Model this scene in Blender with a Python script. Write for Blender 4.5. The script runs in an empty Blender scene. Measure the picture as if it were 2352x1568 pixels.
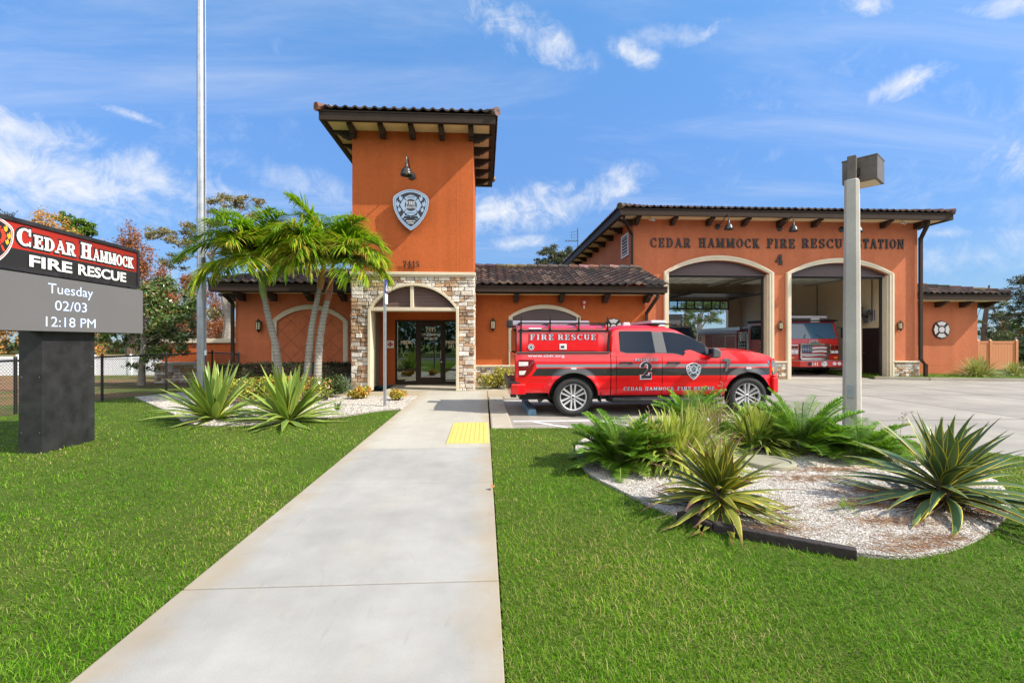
import bpy, bmesh, math, random
import numpy as np
from mathutils import Vector, Matrix

random.seed(7)
RNG = np.random.default_rng(11)
SC = bpy.context.scene
COL = SC.collection
R = math.radians

# ------------------------------------------------------------------ camera, sky, sun, exposure
EYE = 1.48
FPX, CX, CY = 1103.0, 1176.0, 784.0          # focal length and centre in measured photo pixels (2352 wide)
YAW = math.atan(64 / 1103)
cam_d = bpy.data.cameras.new('camera')
cam_d.sensor_width = 36.0
cam_d.lens = 36.0 * FPX / 2352
cam_d.clip_start, cam_d.clip_end = 0.05, 3000
cam = bpy.data.objects.new('camera', cam_d)
cam.location = (0, 0, EYE)
cam.rotation_euler = (R(90), 0, -YAW)
COL.objects.link(cam)
SC.camera = cam

SUN = Vector((2.27, -0.80, 2.32)).normalized()
SUN_EL = math.asin(SUN.z)
SUN_AZ = math.atan2(SUN.x, SUN.y)             # clockwise from +y

def pix_dir(u, v):
    dx, dz = (u - CX) / FPX, (CY - v) / FPX
    s, c = math.sin(YAW), math.cos(YAW)
    return Vector((s + dx * c, c - dx * s, dz)).normalized()

def make_world():
    w = bpy.data.worlds.new('World')
    SC.world = w
    w.use_nodes = True
    nt = w.node_tree
    nt.nodes.clear()
    N, L = nt.nodes.new, nt.links.new
    out = N('ShaderNodeOutputWorld')
    bg = N('ShaderNodeBackground')
    bg.inputs['Strength'].default_value = 0.145
    sky = N('ShaderNodeTexSky')
    sky.sky_type = 'NISHITA'
    sky.sun_disc = False
    sky.sun_elevation = SUN_EL
    sky.sun_rotation = SUN_AZ
    sky.altitude = 0
    sky.air_density, sky.dust_density, sky.ozone_density = 1.0, 0.15, 3.0
    tc = N('ShaderNodeTexCoord')
    D = tc.outputs['Generated']

    def math_(op, a, b=None, clamp=False):
        n = N('ShaderNodeMath'); n.operation = op; n.use_clamp = clamp
        for i, x in enumerate((a, b)):
            if x is None: continue
            if isinstance(x, (int, float)): n.inputs[i].default_value = x
            else: L(x, n.inputs[i])
        return n.outputs[0]

    def dot(vec, c):
        n = N('ShaderNodeVectorMath'); n.operation = 'DOT_PRODUCT'
        L(vec, n.inputs[0]); n.inputs[1].default_value = c
        return n.outputs['Value']

    def noise(vec, scale, detail, rough, dist=0.0):
        n = N('ShaderNodeTexNoise'); n.inputs['Scale'].default_value = scale
        n.inputs['Detail'].default_value = detail; n.inputs['Roughness'].default_value = rough
        n.inputs['Distortion'].default_value = dist
        L(vec, n.inputs['Vector'])
        return n.outputs['Fac']

    def ramp(x, lo, hi):
        n = N('ShaderNodeMapRange'); n.clamp = True; n.interpolation_type = 'SMOOTHSTEP'
        L(x, n.inputs[0]); n.inputs[1].default_value = lo; n.inputs[2].default_value = hi
        return n.outputs[0]

    # streaky cirrus on a high flat layer
    sep = N('ShaderNodeSeparateXYZ'); L(D, sep.inputs[0])
    zz = math_('MAXIMUM', sep.outputs['Z'], 0.03)
    den = math_('ADD', zz, 0.12)
    px = math_('DIVIDE', sep.outputs['X'], den); py = math_('DIVIDE', sep.outputs['Y'], den)
    comb = N('ShaderNodeCombineXYZ'); L(px, comb.inputs[0]); L(py, comb.inputs[1])
    mp = N('ShaderNodeMapping'); mp.inputs['Rotation'].default_value = (0, 0, R(-38)); mp.inputs['Scale'].default_value = (0.55, 2.3, 1)
    L(comb.outputs[0], mp.inputs['Vector'])
    cir = ramp(noise(mp.outputs[0], 1.0, 9, 0.62, 0.55), 0.44, 0.86)
    cir = math_('MULTIPLY', math_('MULTIPLY', cir, 0.42), ramp(sep.outputs['Z'], 0.04, 0.32))
    # cumulus puffs, each in its own direction
    puff = noise(D, 6.5, 12, 0.66, 0.9)
    puff2 = noise(D, 21.0, 10, 0.68, 0.8)
    pf = math_('ADD', math_('MULTIPLY', puff, 0.55), math_('MULTIPLY', puff2, 0.45))
    total = cir
    spots = [  # u, v, half width, half height, tilt, density
        (60, 385, 500, 120, 8, .95), (280, 390, 420, 80, 6, .8), (20, 285, 130, 85, 25, 1.0), (-300, 330, 420, 150, 0, 1.0),
        (1190, 68, 210, 56, 25, 1.0), (1455, 122, 70, 30, 25, .9), (1640, 68, 60, 24, -25, .75), (1990, 8, 70, 30, 25, .8),
        (2090, 188, 100, 38, -6, .95), (1160, 485, 190, 60, -12, 1.0), (1340, 455, 190, 52, -18, .9), (1180, 560, 120, 22, -5, .75),
        (2165, 536, 110, 20, 4, .7), (300, 265, 70, 14, 8, .8), (330, 470, 330, 36, 14, .5), (2240, 590, 260, 60, 0, .55),
        (2330, 5, 120, 36, 20, .7), (1540, 85, 110, 30, 10, .5), (2600, 300, 300, 90, 0, .8), (700, 430, 240, 50, 12, .45)]
    for (u, v, hw, hh, tilt, dens) in spots:
        c = pix_dir(u, v)
        right = Vector((c.y, -c.x, 0)).normalized(); up = right.cross(c).normalized()
        t = R(-tilt)
        e1 = right * math.cos(t) + up * math.sin(t); e2 = up * math.cos(t) - right * math.sin(t)
        k = FPX / c.y if c.y > .2 else FPX
        k = FPX * math.sqrt(1 + ((u - CX) / FPX) ** 2 + ((v - CY) / FPX) ** 2)
        a = math_('DIVIDE', math_('SUBTRACT', dot(D, e1), c.dot(e1)), hw / k)
        b = math_('DIVIDE', math_('SUBTRACT', dot(D, e2), c.dot(e2)), hh / k)
        r2 = math_('ADD', math_('MULTIPLY', a, a), math_('MULTIPLY', b, b))
        m = math_('SUBTRACT', 1.0, math_('SQRT', r2))
        m = math_('MULTIPLY', m, ramp(dot(D, c), 0.3, 0.5))
        x = math_('ADD', m, math_('MULTIPLY', math_('SUBTRACT', pf, 0.5), 6.0))
        x = math_('MULTIPLY', ramp(x, -0.2, 1.75), dens)
        x = math_('MULTIPLY', x, ramp(m, -0.25, 0.35))
        total = math_('MAXIMUM', total, x)
    hs = N('ShaderNodeHueSaturation'); hs.inputs['Hue'].default_value = 0.51; hs.inputs['Saturation'].default_value = 1.42
    hs.inputs['Value'].default_value = 1.3
    gm = N('ShaderNodeGamma'); gm.inputs['Gamma'].default_value = 0.60
    L(sky.outputs[0], gm.inputs['Color'])
    L(gm.outputs[0], hs.inputs['Color'])
    mx = N('ShaderNodeMix'); mx.data_type = 'RGBA'
    rp = N('ShaderNodeValToRGB')                      # clear dry winter air: deeper blue low down than the model's haze
    el = rp.color_ramp.elements
    el[0].position, el[0].color = 0.0, (.26, .36, .54, 1)
    el[1].position, el[1].color = 1.0, (.72, .92, 1.0, 1)
    for p_, c_ in ((.12, (.37, .49, .64, 1)), (.38, (.55, .71, .85, 1)), (.57, (.62, .85, .93, 1))):
        e_ = el.new(p_); e_.color = c_
    L(sep.outputs['Z'], rp.inputs[0])
    mt = N('ShaderNodeMix'); mt.data_type = 'RGBA'; mt.blend_type = 'MULTIPLY'; mt.inputs['Factor'].default_value = 1
    L(hs.outputs[0], mt.inputs['A']); L(rp.outputs[0], mt.inputs['B'])
    L(total, mx.inputs['Factor']); L(mt.outputs['Result'], mx.inputs['A'])
    mx.inputs['B'].default_value = (2.75, 2.8, 2.9, 1)
    # added bright cloud cover, unseen behind the viewer, as fill light for the facade
    fill_cloud = math_('MULTIPLY', ramp(math_('MULTIPLY', sep.outputs['Y'], -1.0), 0.10, 0.55), ramp(sep.outputs['Z'], 0.05, 0.3))
    fill_cloud = math_('MULTIPLY', fill_cloud, ramp(noise(D, 2.2, 7, 0.6, 0.5), 0.30, 0.62))
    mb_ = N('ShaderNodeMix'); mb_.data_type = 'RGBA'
    L(fill_cloud, mb_.inputs['Factor']); L(mx.outputs['Result'], mb_.inputs['A']); mb_.inputs['B'].default_value = (7.5, 7.2, 6.7, 1)
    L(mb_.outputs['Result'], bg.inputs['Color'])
    L(bg.outputs[0], out.inputs['Surface'])
make_world()

sun_d = bpy.data.lights.new('sun', 'SUN')
sun_d.energy = 2.9
sun_d.angle = R(0.5)
sun_d.color = (1.0, 0.915, 0.79)
sun = bpy.data.objects.new('sun', sun_d)
sun.location = (20, -10, 25)
sun.rotation_euler = (-SUN).to_track_quat('-Z', 'Y').to_euler()
COL.objects.link(sun)

SC.view_settings.view_transform = 'Standard'
SC.view_settings.look = 'None'
SC.view_settings.gamma = 1.0
SC.view_settings.use_curve_mapping = False
SC.view_settings.exposure = 1.28
SC.cycles.max_bounces = 12
SC.cycles.diffuse_bounces = 8
SC.cycles.transparent_max_bounces = 16
SC.cycles.caustics_reflective = False
SC.cycles.caustics_refractive = False

# ------------------------------------------------------------------ measuring helpers
SY, CYW = math.sin(YAW), math.cos(YAW)
def X(u, y):
    dx = (u - CX) / FPX
    t = y / (CYW - dx * SY)
    return t * (SY + dx * CYW)
def Z(v, y, u=1300):
    dx = (u - CX) / FPX
    t = y / (CYW - dx * SY)
    return EYE + t * (CY - v) / FPX
def G(u, v, z=0.0):
    t = (EYE - z) * FPX / (v - CY)
    dx = (u - CX) / FPX
    return (t * (SY + dx * CYW), t * (CYW - dx * SY))

# ------------------------------------------------------------------ materials
def lin(r, g, b):
    f = lambda c: (c / 255 / 12.92) if c / 255 <= .04045 else ((c / 255 + .055) / 1.055) ** 2.4
    return (f(r), f(g), f(b))

class NT:
    def __init__(s, m):
        s.t = m.node_tree; s.t.nodes.clear()
        s.out = s.t.nodes.new('ShaderNodeOutputMaterial')
    def n(s, typ, **kw):
        n = s.t.nodes.new('ShaderNode' + typ)
        for k, v in kw.items():
            if k in n.inputs: s.put(n.inputs[k], v)
            else: setattr(n, k, v)
        return n
    def put(s, sock, v):
        if hasattr(v, 'is_output'): s.t.links.new(v, sock)
        elif isinstance(v, tuple) and len(v) == 3 and sock.type == 'RGBA': sock.default_value = (*v, 1)
        else: sock.default_value = v
    def mix(s, fac, a, b, blend='MIX'):
        n = s.t.nodes.new('ShaderNodeMix'); n.data_type = 'RGBA'; n.blend_type = blend; n.clamp_factor = True
        s.put(n.inputs['Factor'], fac); s.put(n.inputs[6], a); s.put(n.inputs[7], b)
        return n.outputs[2]
    def math(s, op, a, b=0.0, clamp=False):
        n = s.t.nodes.new('ShaderNodeMath'); n.operation = op; n.use_clamp = clamp
        s.put(n.inputs[0], a); s.put(n.inputs[1], b)
        return n.outputs[0]
    def rng(s, x, a, b, c=0.0, d=1.0):
        n = s.n('MapRange'); n.clamp = True
        s.put(n.inputs[0], x); n.inputs[1].default_value = a; n.inputs[2].default_value = b
        n.inputs[3].default_value = c; n.inputs[4].default_value = d
        return n.outputs[0]
    def noise(s, scale, detail=4, rough=.55, vec=None, dist=0):
        n = s.n('TexNoise'); n.inputs['Scale'].default_value = scale; n.inputs['Detail'].default_value = detail
        n.inputs['Roughness'].default_value = rough; n.inputs['Distortion'].default_value = dist
        s.t.links.new(vec if vec is not None else s.obj(), n.inputs['Vector'])
        return n.outputs['Fac']
    def obj(s):
        if not hasattr(s, '_o'): s._o = s.n('TexCoord').outputs['Object']
        return s._o
    def mapped(s, scale, rot=(0, 0, 0)):
        n = s.n('Mapping'); n.inputs['Scale'].default_value = scale; n.inputs['Rotation'].default_value = rot
        s.t.links.new(s.obj(), n.inputs['Vector']); return n.outputs[0]
    def bump(s, h, strength, dist):
        n = s.n('Bump'); n.inputs['Strength'].default_value = strength; n.inputs['Distance'].default_value = dist
        s.put(n.inputs['Height'], h); return n.outputs[0]
    def pbr(s, col, rough=.6, metal=0.0, normal=None, spec=.5, coat=0.0, **kw):
        p = s.n('BsdfPrincipled')
        s.put(p.inputs['Base Color'], col); s.put(p.inputs['Roughness'], rough); p.inputs['Metallic'].default_value = metal
        p.inputs['Specular IOR Level'].default_value = spec; p.inputs['Coat Weight'].default_value = coat
        p.inputs['Coat Roughness'].default_value = .03
        if normal is not None: s.put(p.inputs['Normal'], normal)
        for k, v in kw.items(): s.put(p.inputs[k.replace('_', ' ')], v)
        return p.outputs[0]
    def done(s, sh): s.t.links.new(sh, s.out.inputs['Surface'])

M = {}
def newm(name):
    m = bpy.data.materials.new(name); m.use_nodes = True; M[name] = m
    return NT(m)

def mat(name, c, rough=.6, metal=0.0, var=0.0, vs=3.0, bump=0.0, bs=60.0, bd=.01, spec=.5, coat=0.0, attr=False):
    t = newm(name)
    col = tuple(c)
    if attr:
        a = t.n('Attribute', attribute_name='Col').outputs['Color']
        col = t.mix(1.0, a, tuple(c), 'MULTIPLY')
    if var:
        f = t.noise(vs, 5, .6)
        k = t.rng(f, .3, .7, 1 - var, 1 + var)
        n = t.n('VectorMath', operation='SCALE'); t.put(n.inputs[0], col if hasattr(col, 'is_output') else col); t.put(n.inputs['Scale'], k)
        col = n.outputs[0]
    nm = t.bump(t.noise(bs, 3, .6), bump, bd) if bump else None
    t.done(t.pbr(col, rough, metal, nm, spec, coat))
    return M[name]

def leafmat(name, trans=.3, rough=.45, edge=None, gloss=.35, fade=None):
    """Leaf: colour from the mesh (Col), optional pale margins across the blade (UV u), light passing through."""
    t = newm(name)
    col = t.n('Attribute', attribute_name='Col').outputs['Color']
    uv = t.n('UVMap', uv_map='UVMap').outputs[0]
    sep = t.n('SeparateXYZ'); t.put(sep.inputs[0], uv)
    if edge:
        d = t.math('ABSOLUTE', t.math('SUBTRACT', sep.outputs[0], .5))
        wob = t.math('MULTIPLY', t.math('SUBTRACT', t.noise(30, 2), .5), .05)
        col = t.mix(t.rng(t.math('ADD', d, wob), edge[1], edge[1] + .04), col, edge[0])
        if len(edge) > 2:                                   # dry brown tips
            k = t.math('ADD', sep.outputs[1], t.math('MULTIPLY', t.math('SUBTRACT', t.noise(4, 2), .5), .5))
            col = t.mix(t.rng(k, edge[3], edge[3] + .12), col, edge[2])
    p = t.pbr(col, rough, 0, None, gloss)
    tr = t.n('BsdfTranslucent'); t.put(tr.inputs[0], t.mix(1.0, col, (1.0, 1.0, .55), 'MULTIPLY'))
    mx = t.n('MixShader'); mx.inputs[0].default_value = trans
    t.t.links.new(p, mx.inputs[1]); t.t.links.new(tr.outputs[0], mx.inputs[2])
    t.done(mx.outputs[0])

def glassmat(name, tint, refl=.12, rough=0.0):
    t = newm(name)
    fr = t.n('Fresnel'); fr.inputs[0].default_value = 1.5
    f = t.math('ADD', fr.outputs[0], refl, True)
    tr = t.n('BsdfTransparent'); t.put(tr.inputs[0], tint)
    gl = t.n('BsdfGlossy'); gl.inputs['Roughness'].default_value = rough; t.put(gl.inputs[0], (.9, .95, 1.0))
    mx = t.n('MixShader'); t.put(mx.inputs[0], f)
    t.t.links.new(tr.outputs[0], mx.inputs[1]); t.t.links.new(gl.outputs[0], mx.inputs[2])
    t.done(mx.outputs[0])

def emitmat(name, c, s):
    t = newm(name)
    p = t.pbr((.05, .05, .05), .5, Emission_Color=tuple(c), Emission_Strength=s)
    t.done(p)

def stucco(name, c):
    t = newm(name)
    a = t.noise(.5, 5, .6); b = t.noise(9, 4, .6)
    k = t.math('ADD', t.rng(a, .3, .7, .90, 1.09), t.rng(b, .3, .7, -.07, .07))
    streak = t.noise(1.0, 4, .6, t.mapped((2.5, 2.5, .12)))
    k = t.math('MULTIPLY', k, t.rng(streak, .35, .75, 1.04, .88))
    n = t.n('VectorMath', operation='SCALE'); n.inputs[0].default_value = c; t.put(n.inputs['Scale'], k)
    h = t.math('ADD', t.noise(70, 3, .6), t.math('MULTIPLY', t.noise(22, 3, .6), .8))
    t.done(t.pbr(n.outputs[0], .88, 0, t.bump(h, .8, .014), .25))

# ------------------------------------------------------------------ objects
WPOS = {}
def thing(name, label, cat, loc=(0, 0, 0), rotz=0, group=None):
    o = bpy.data.objects.new(name, None); COL.objects.link(o)
    o.empty_display_size = .2
    o.location = loc; o.rotation_euler = (0, 0, rotz)
    WPOS[o.name] = Vector(loc)
    tag(o, label, cat, group)
    return o
def tag(o, label=None, cat=None, group=None, kind=None):
    if label: o['label'] = label
    if cat: o['category'] = cat
    if group: o['group'] = group
    if kind: o['kind'] = kind
    return o
KIDS = {}
def link(o, parent):
    COL.objects.link(o)
    if parent is not None:
        o.parent = parent
        KIDS.setdefault(parent.name, []).append(o)
        WPOS[o.name] = WPOS[parent.name]
def dup(root, loc=None, rotz=None, label=None, scale=None):
    def rec(o, par):
        c = o.copy(); COL.objects.link(c)
        if par is not None:
            c.parent = par; KIDS.setdefault(par.name, []).append(c)
        for k in KIDS.get(o.name, []): rec(k, c)
        return c
    r = rec(root, None)
    if loc is not None: r.location = loc
    if rotz is not None: r.rotation_euler = (0, 0, rotz)
    if scale is not None: r.scale = scale if isinstance(scale, tuple) else (scale,) * 3
    if label: r['label'] = label
    return r

class MB:
    """Collects shapes and links them as ONE mesh object."""
    def __init__(s): s.v = []; s.f = []; s.mi = []; s.c = []; s.hascol = False; s.cm = 0; s.cc = (1, 1, 1)
    def add(s, vs, fs, mi=None, col=None):
        b = len(s.v); s.v.extend([tuple(p) for p in vs])
        mi = s.cm if mi is None else mi; col = s.cc if col is None else col
        for f in fs: s.f.append(tuple(i + b for i in f)); s.mi.append(mi); s.c.append(col)
        return s
    def box(s, x0, x1, y0, y1, z0, z1, **k):
        x0, x1 = sorted((x0, x1)); y0, y1 = sorted((y0, y1)); z0, z1 = sorted((z0, z1))
        return s.add([(x0, y0, z0), (x1, y0, z0), (x1, y1, z0), (x0, y1, z0), (x0, y0, z1), (x1, y0, z1), (x1, y1, z1), (x0, y1, z1)],
              [(0, 3, 2, 1), (4, 5, 6, 7), (0, 1, 5, 4), (1, 2, 6, 5), (2, 3, 7, 6), (3, 0, 4, 7)], **k)
    def obox(s, c, size, rot=None, **k):
        c = Vector(c); hx, hy, hz = [q / 2 for q in size]; m = rot or Matrix.Identity(3)
        vs = [c + m @ Vector((sx * hx, sy * hy, sz * hz)) for sz in (-1, 1) for sx, sy in ((-1, -1), (1, -1), (1, 1), (-1, 1))]
        return s.add(vs, [(0, 3, 2, 1), (4, 5, 6, 7), (0, 1, 5, 4), (1, 2, 6, 5), (2, 3, 7, 6), (3, 0, 4, 7)], **k)
    def bar(s, a, b, w, h=None, **k):
        a, b = Vector(a), Vector(b); d = b - a; h = h or w
        q = d.to_track_quat('Y', 'Z').to_matrix()
        return s.obox((a + b) / 2, (w, d.length, h), q, **k)
    def prism(s, pts, a, b, axis='y', **k):
        if axis == 'y': f = lambda p, t: (p[0], t, p[1])
        elif axis == 'x': f = lambda p, t: (t, p[0], p[1])
        else: f = lambda p, t: (p[0], p[1], t)
        n = len(pts)
        ar = sum(pts[i][0] * pts[(i + 1) % n][1] - pts[(i + 1) % n][0] * pts[i][1] for i in range(n))
        if (ar < 0): pts = pts[::-1]
        lo, hi = min(a, b), max(a, b)
        vs = [f(p, lo) for p in pts] + [f(p, hi) for p in pts]
        fs = [tuple(range(n)), tuple(range(2 * n - 1, n - 1, -1))] + [(i + n, (i + 1) % n + n, (i + 1) % n, i) for i in range(n)]
        if axis in ('x', 'z'): fs = [q[::-1] for q in fs]
        return s.add(vs, fs, **k)
    def strip(s, A, B, a, b, axis='y', closed=False, **k):
        """solid band between the polylines A and B (2D), from depth a to b"""
        n = len(A)
        for i in range(n if closed else n - 1):
            j = (i + 1) % n
            s.prism([A[i], A[j], B[j], B[i]], a, b, axis, **k)
        return s
    def tube(s, pts, r, n=8, caps=True, **k):
        pts = [Vector(p) for p in pts]; m = len(pts)
        rs = r if isinstance(r, (list, tuple)) else [r] * m
        vs, fs = [], []
        prev = None
        for i, p in enumerate(pts):
            d = (pts[min(i + 1, m - 1)] - pts[max(i - 1, 0)]).normalized()
            if prev is None:
                u = d.orthogonal().normalized()
            else:
                u = (prev - d * prev.dot(d)).normalized()
            prev = u; w = d.cross(u)
            for q in range(n):
                a = 2 * math.pi * q / n
                vs.append(p + (u * math.cos(a) + w * math.sin(a)) * rs[i])
        for i in range(m - 1):
            for q in range(n):
                fs.append((i * n + q, i * n + (q + 1) % n, (i + 1) * n + (q + 1) % n, (i + 1) * n + q))
        if caps: fs += [tuple(range(n - 1, -1, -1)), tuple(range((m - 1) * n, m * n))]
        return s.add(vs, fs, **k)
    def lathe(s, prof, c=(0, 0, 0), n=20, axis=(0, 0, 1), caps=False, **k):
        c = Vector(c); ax = Vector(axis).normalized(); u = ax.orthogonal().normalized(); w = ax.cross(u)
        vs, fs = [], []
        for (r, h) in prof:
            for q in range(n):
                a = 2 * math.pi * q / n
                vs.append(c + ax * h + (u * math.cos(a) + w * math.sin(a)) * r)
        for i in range(len(prof) - 1):
            for q in range(n):
                fs.append((i * n + q, i * n + (q + 1) % n, (i + 1) * n + (q + 1) % n, (i + 1) * n + q))
        if caps: fs += [tuple(range(n - 1, -1, -1)), tuple(range((len(prof) - 1) * n, len(prof) * n))]
        return s.add(vs, fs, **k)
    def build(s, name, mats, parent=None, loc=None, smooth=False, bevel=0, sharp=35, local=False, label=None):
        if not isinstance(mats, (list, tuple)): mats = [mats]
        if parent is not None: org = Vector((0, 0, 0)) if local else WPOS[parent.name]
        elif loc is not None: org = Vector(loc)
        else:
            a = np.array(s.v); lo, hi = a.min(0), a.max(0)
            org = Vector(((lo[0] + hi[0]) / 2, (lo[1] + hi[1]) / 2, lo[2]))
        me = bpy.data.meshes.new(name)
        me.from_pydata([(p[0] - org.x, p[1] - org.y, p[2] - org.z) for p in s.v], [], s.f)
        for m in mats: me.materials.append(M[m] if isinstance(m, str) else m)
        if len(mats) > 1: me.polygons.foreach_set('material_index', s.mi)
        if s.hascol or any(c != (1, 1, 1) for c in s.c):
            at = me.color_attributes.new('Col', 'FLOAT_COLOR', 'CORNER')
            cnt = np.zeros(len(me.polygons), int); me.polygons.foreach_get('loop_total', cnt)
            cc = np.repeat(np.array(s.c, dtype=float), cnt, axis=0)
            at.data.foreach_set('color', np.hstack([cc, np.ones((len(cc), 1))]).ravel())
        if smooth:
            me.polygons.foreach_set('use_smooth', [True] * len(me.polygons))
            me.set_sharp_from_angle(angle=R(sharp))
        me.update()
        o = bpy.data.objects.new(name, me)
        if parent is None: o.location = org; WPOS[o.name] = org
        link(o, parent)
        if bevel:
            b = o.modifiers.new('bevel', 'BEVEL'); b.width = bevel; b.segments = 2; b.limit_method = 'ANGLE'; b.angle_limit = R(40)
        if label: o['label'] = label
        return o

def npmesh(name, V, F, mats, parent=None, loc=None, cols=None, uvs=None, smooth=False):
    """Fast mesh from numpy: V (n,3); F (m,4) quads; cols (n,3) per vertex; uvs (n,2) per vertex."""
    org = np.array(WPOS[parent.name]) if parent is not None else np.array(loc if loc is not None else (0, 0, 0), float)
    me = bpy.data.meshes.new(name)
    n, m = len(V), len(F); k = F.shape[1]
    me.vertices.add(n); me.vertices.foreach_set('co', (V - org).astype(np.float32).ravel())
    me.loops.add(m * k); me.loops.foreach_set('vertex_index', F.astype(np.int32).ravel())
    me.polygons.add(m); me.polygons.foreach_set('loop_start', np.arange(0, m * k, k, dtype=np.int32))
    me.polygons.foreach_set('loop_total', np.full(m, k, np.int32))
    if smooth: me.polygons.foreach_set('use_smooth', np.ones(m, bool))
    me.update(calc_edges=True)
    if cols is not None:
        at = me.color_attributes.new('Col', 'FLOAT_COLOR', 'POINT')
        at.data.foreach_set('color', np.hstack([cols, np.ones((n, 1))]).astype(np.float32).ravel())
    if uvs is not None:
        ul = me.uv_layers.new(name='UVMap')
        ul.data.foreach_set('uv', uvs[F.ravel()].astype(np.float32).ravel())
    me.materials.append(M[mats])
    o = bpy.data.objects.new(name, me)
    if parent is None: o.location = org; WPOS[o.name] = Vector(org)
    link(o, parent)
    return o

def nrm(a): return a / np.maximum(np.linalg.norm(a, axis=-1, keepdims=True), 1e-9)

def blades(base, dirs, L, W, droop, prof, cols, tip=None, side=None, fold=0.0, curl=None):
    """Many curved tapering blades at once. prof: widths along the blade (0..1). Returns V, F, cols, uv."""
    N = len(base); S = len(prof)
    dirs = nrm(dirs)
    L = np.broadcast_to(L, N)[:, None]; W = np.broadcast_to(W, N)[:, None]; droop = np.broadcast_to(droop, N)[:, None]
    if side is None:
        side = np.cross(dirs, np.array([0, 0, 1.0]))
        bad = np.linalg.norm(side, axis=1) < .05
        side[bad] = [1, 0, 0]
    side = nrm(side)
    na = 3 if fold else 2
    V = np.zeros((N, S, na, 3)); UV = np.zeros((N, S, na, 2)); C = np.zeros((N, S, na, 3))
    tipc = cols if tip is None else tip
    down = np.array([0, 0, -1.0])
    for i, p in enumerate(prof):
        t = i / (S - 1)
        c = base + dirs * L * t + down * droop * L * t * t
        if curl is not None: c = c + curl * L * t * t
        nrmv = nrm(np.cross(side, dirs + 2 * t * down * droop))
        hw = W * p / 2
        V[:, i, 0] = c - side * hw; V[:, i, na - 1] = c + side * hw
        if fold: V[:, i, 1] = c - nrmv * hw * fold
        for a in range(na): UV[:, i, a] = (a / (na - 1), t)
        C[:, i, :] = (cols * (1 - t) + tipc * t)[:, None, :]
    idx = np.arange(N * S * na).reshape(N, S, na)
    F = []
    for a in range(na - 1):
        F.append(np.stack([idx[:, :-1, a], idx[:, :-1, a + 1], idx[:, 1:, a + 1], idx[:, 1:, a]], -1).reshape(-1, 4))
    return V.reshape(-1, 3), np.concatenate(F), C.reshape(-1, 3), UV.reshape(-1, 2)

def join_np(parts):
    V, F, C, U, b = [], [], [], [], 0
    for (v, f, c, u) in parts:
        V.append(v); F.append(f + b); C.append(c); U.append(u); b += len(v)
    return np.concatenate(V), np.concatenate(F), np.concatenate(C), np.concatenate(U)

def leaves(P, size, cols, flat=0.0, up=0.0):
    """Diamond leaves at points P with random directions."""
    N = len(P)
    d = RNG.normal(size=(N, 3)); d[:, 2] = d[:, 2] * (1 - flat) + up; d = nrm(d)
    sd = nrm(np.cross(d, RNG.normal(size=(N, 3))))
    s = np.broadcast_to(size, N)[:, None] * RNG.uniform(.65, 1.3, (N, 1))
    V = np.stack([P - d * s * .5, P - sd * s * .26, P + d * s * .5, P + sd * s * .26], 1)
    F = np.arange(N * 4).reshape(N, 4)
    C = np.repeat(cols, 4, axis=0)
    U = np.tile(np.array([[.5, 0], [.3, .5], [.5, 1], [.7, .5]]), (N, 1))
    return V.reshape(-1, 3), F, C, U

def pal(N, cols, jit=.18):
    c = np.array(cols)[RNG.integers(0, len(cols), N)]
    return c * RNG.uniform(1 - jit, 1 + jit, (N, 1))

def pip(px, py, poly):
    """points in polygon"""
    poly = np.array(poly); n = len(poly); inside = np.zeros(len(px), bool); j = n - 1
    for i in range(n):
        xi, yi = poly[i]; xj, yj = poly[j]
        hit = ((yi > py) != (yj > py)) & (px < (xj - xi) * (py - yi) / ((yj - yi) + 1e-12) + xi)
        inside ^= hit; j = i
    return inside

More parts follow.
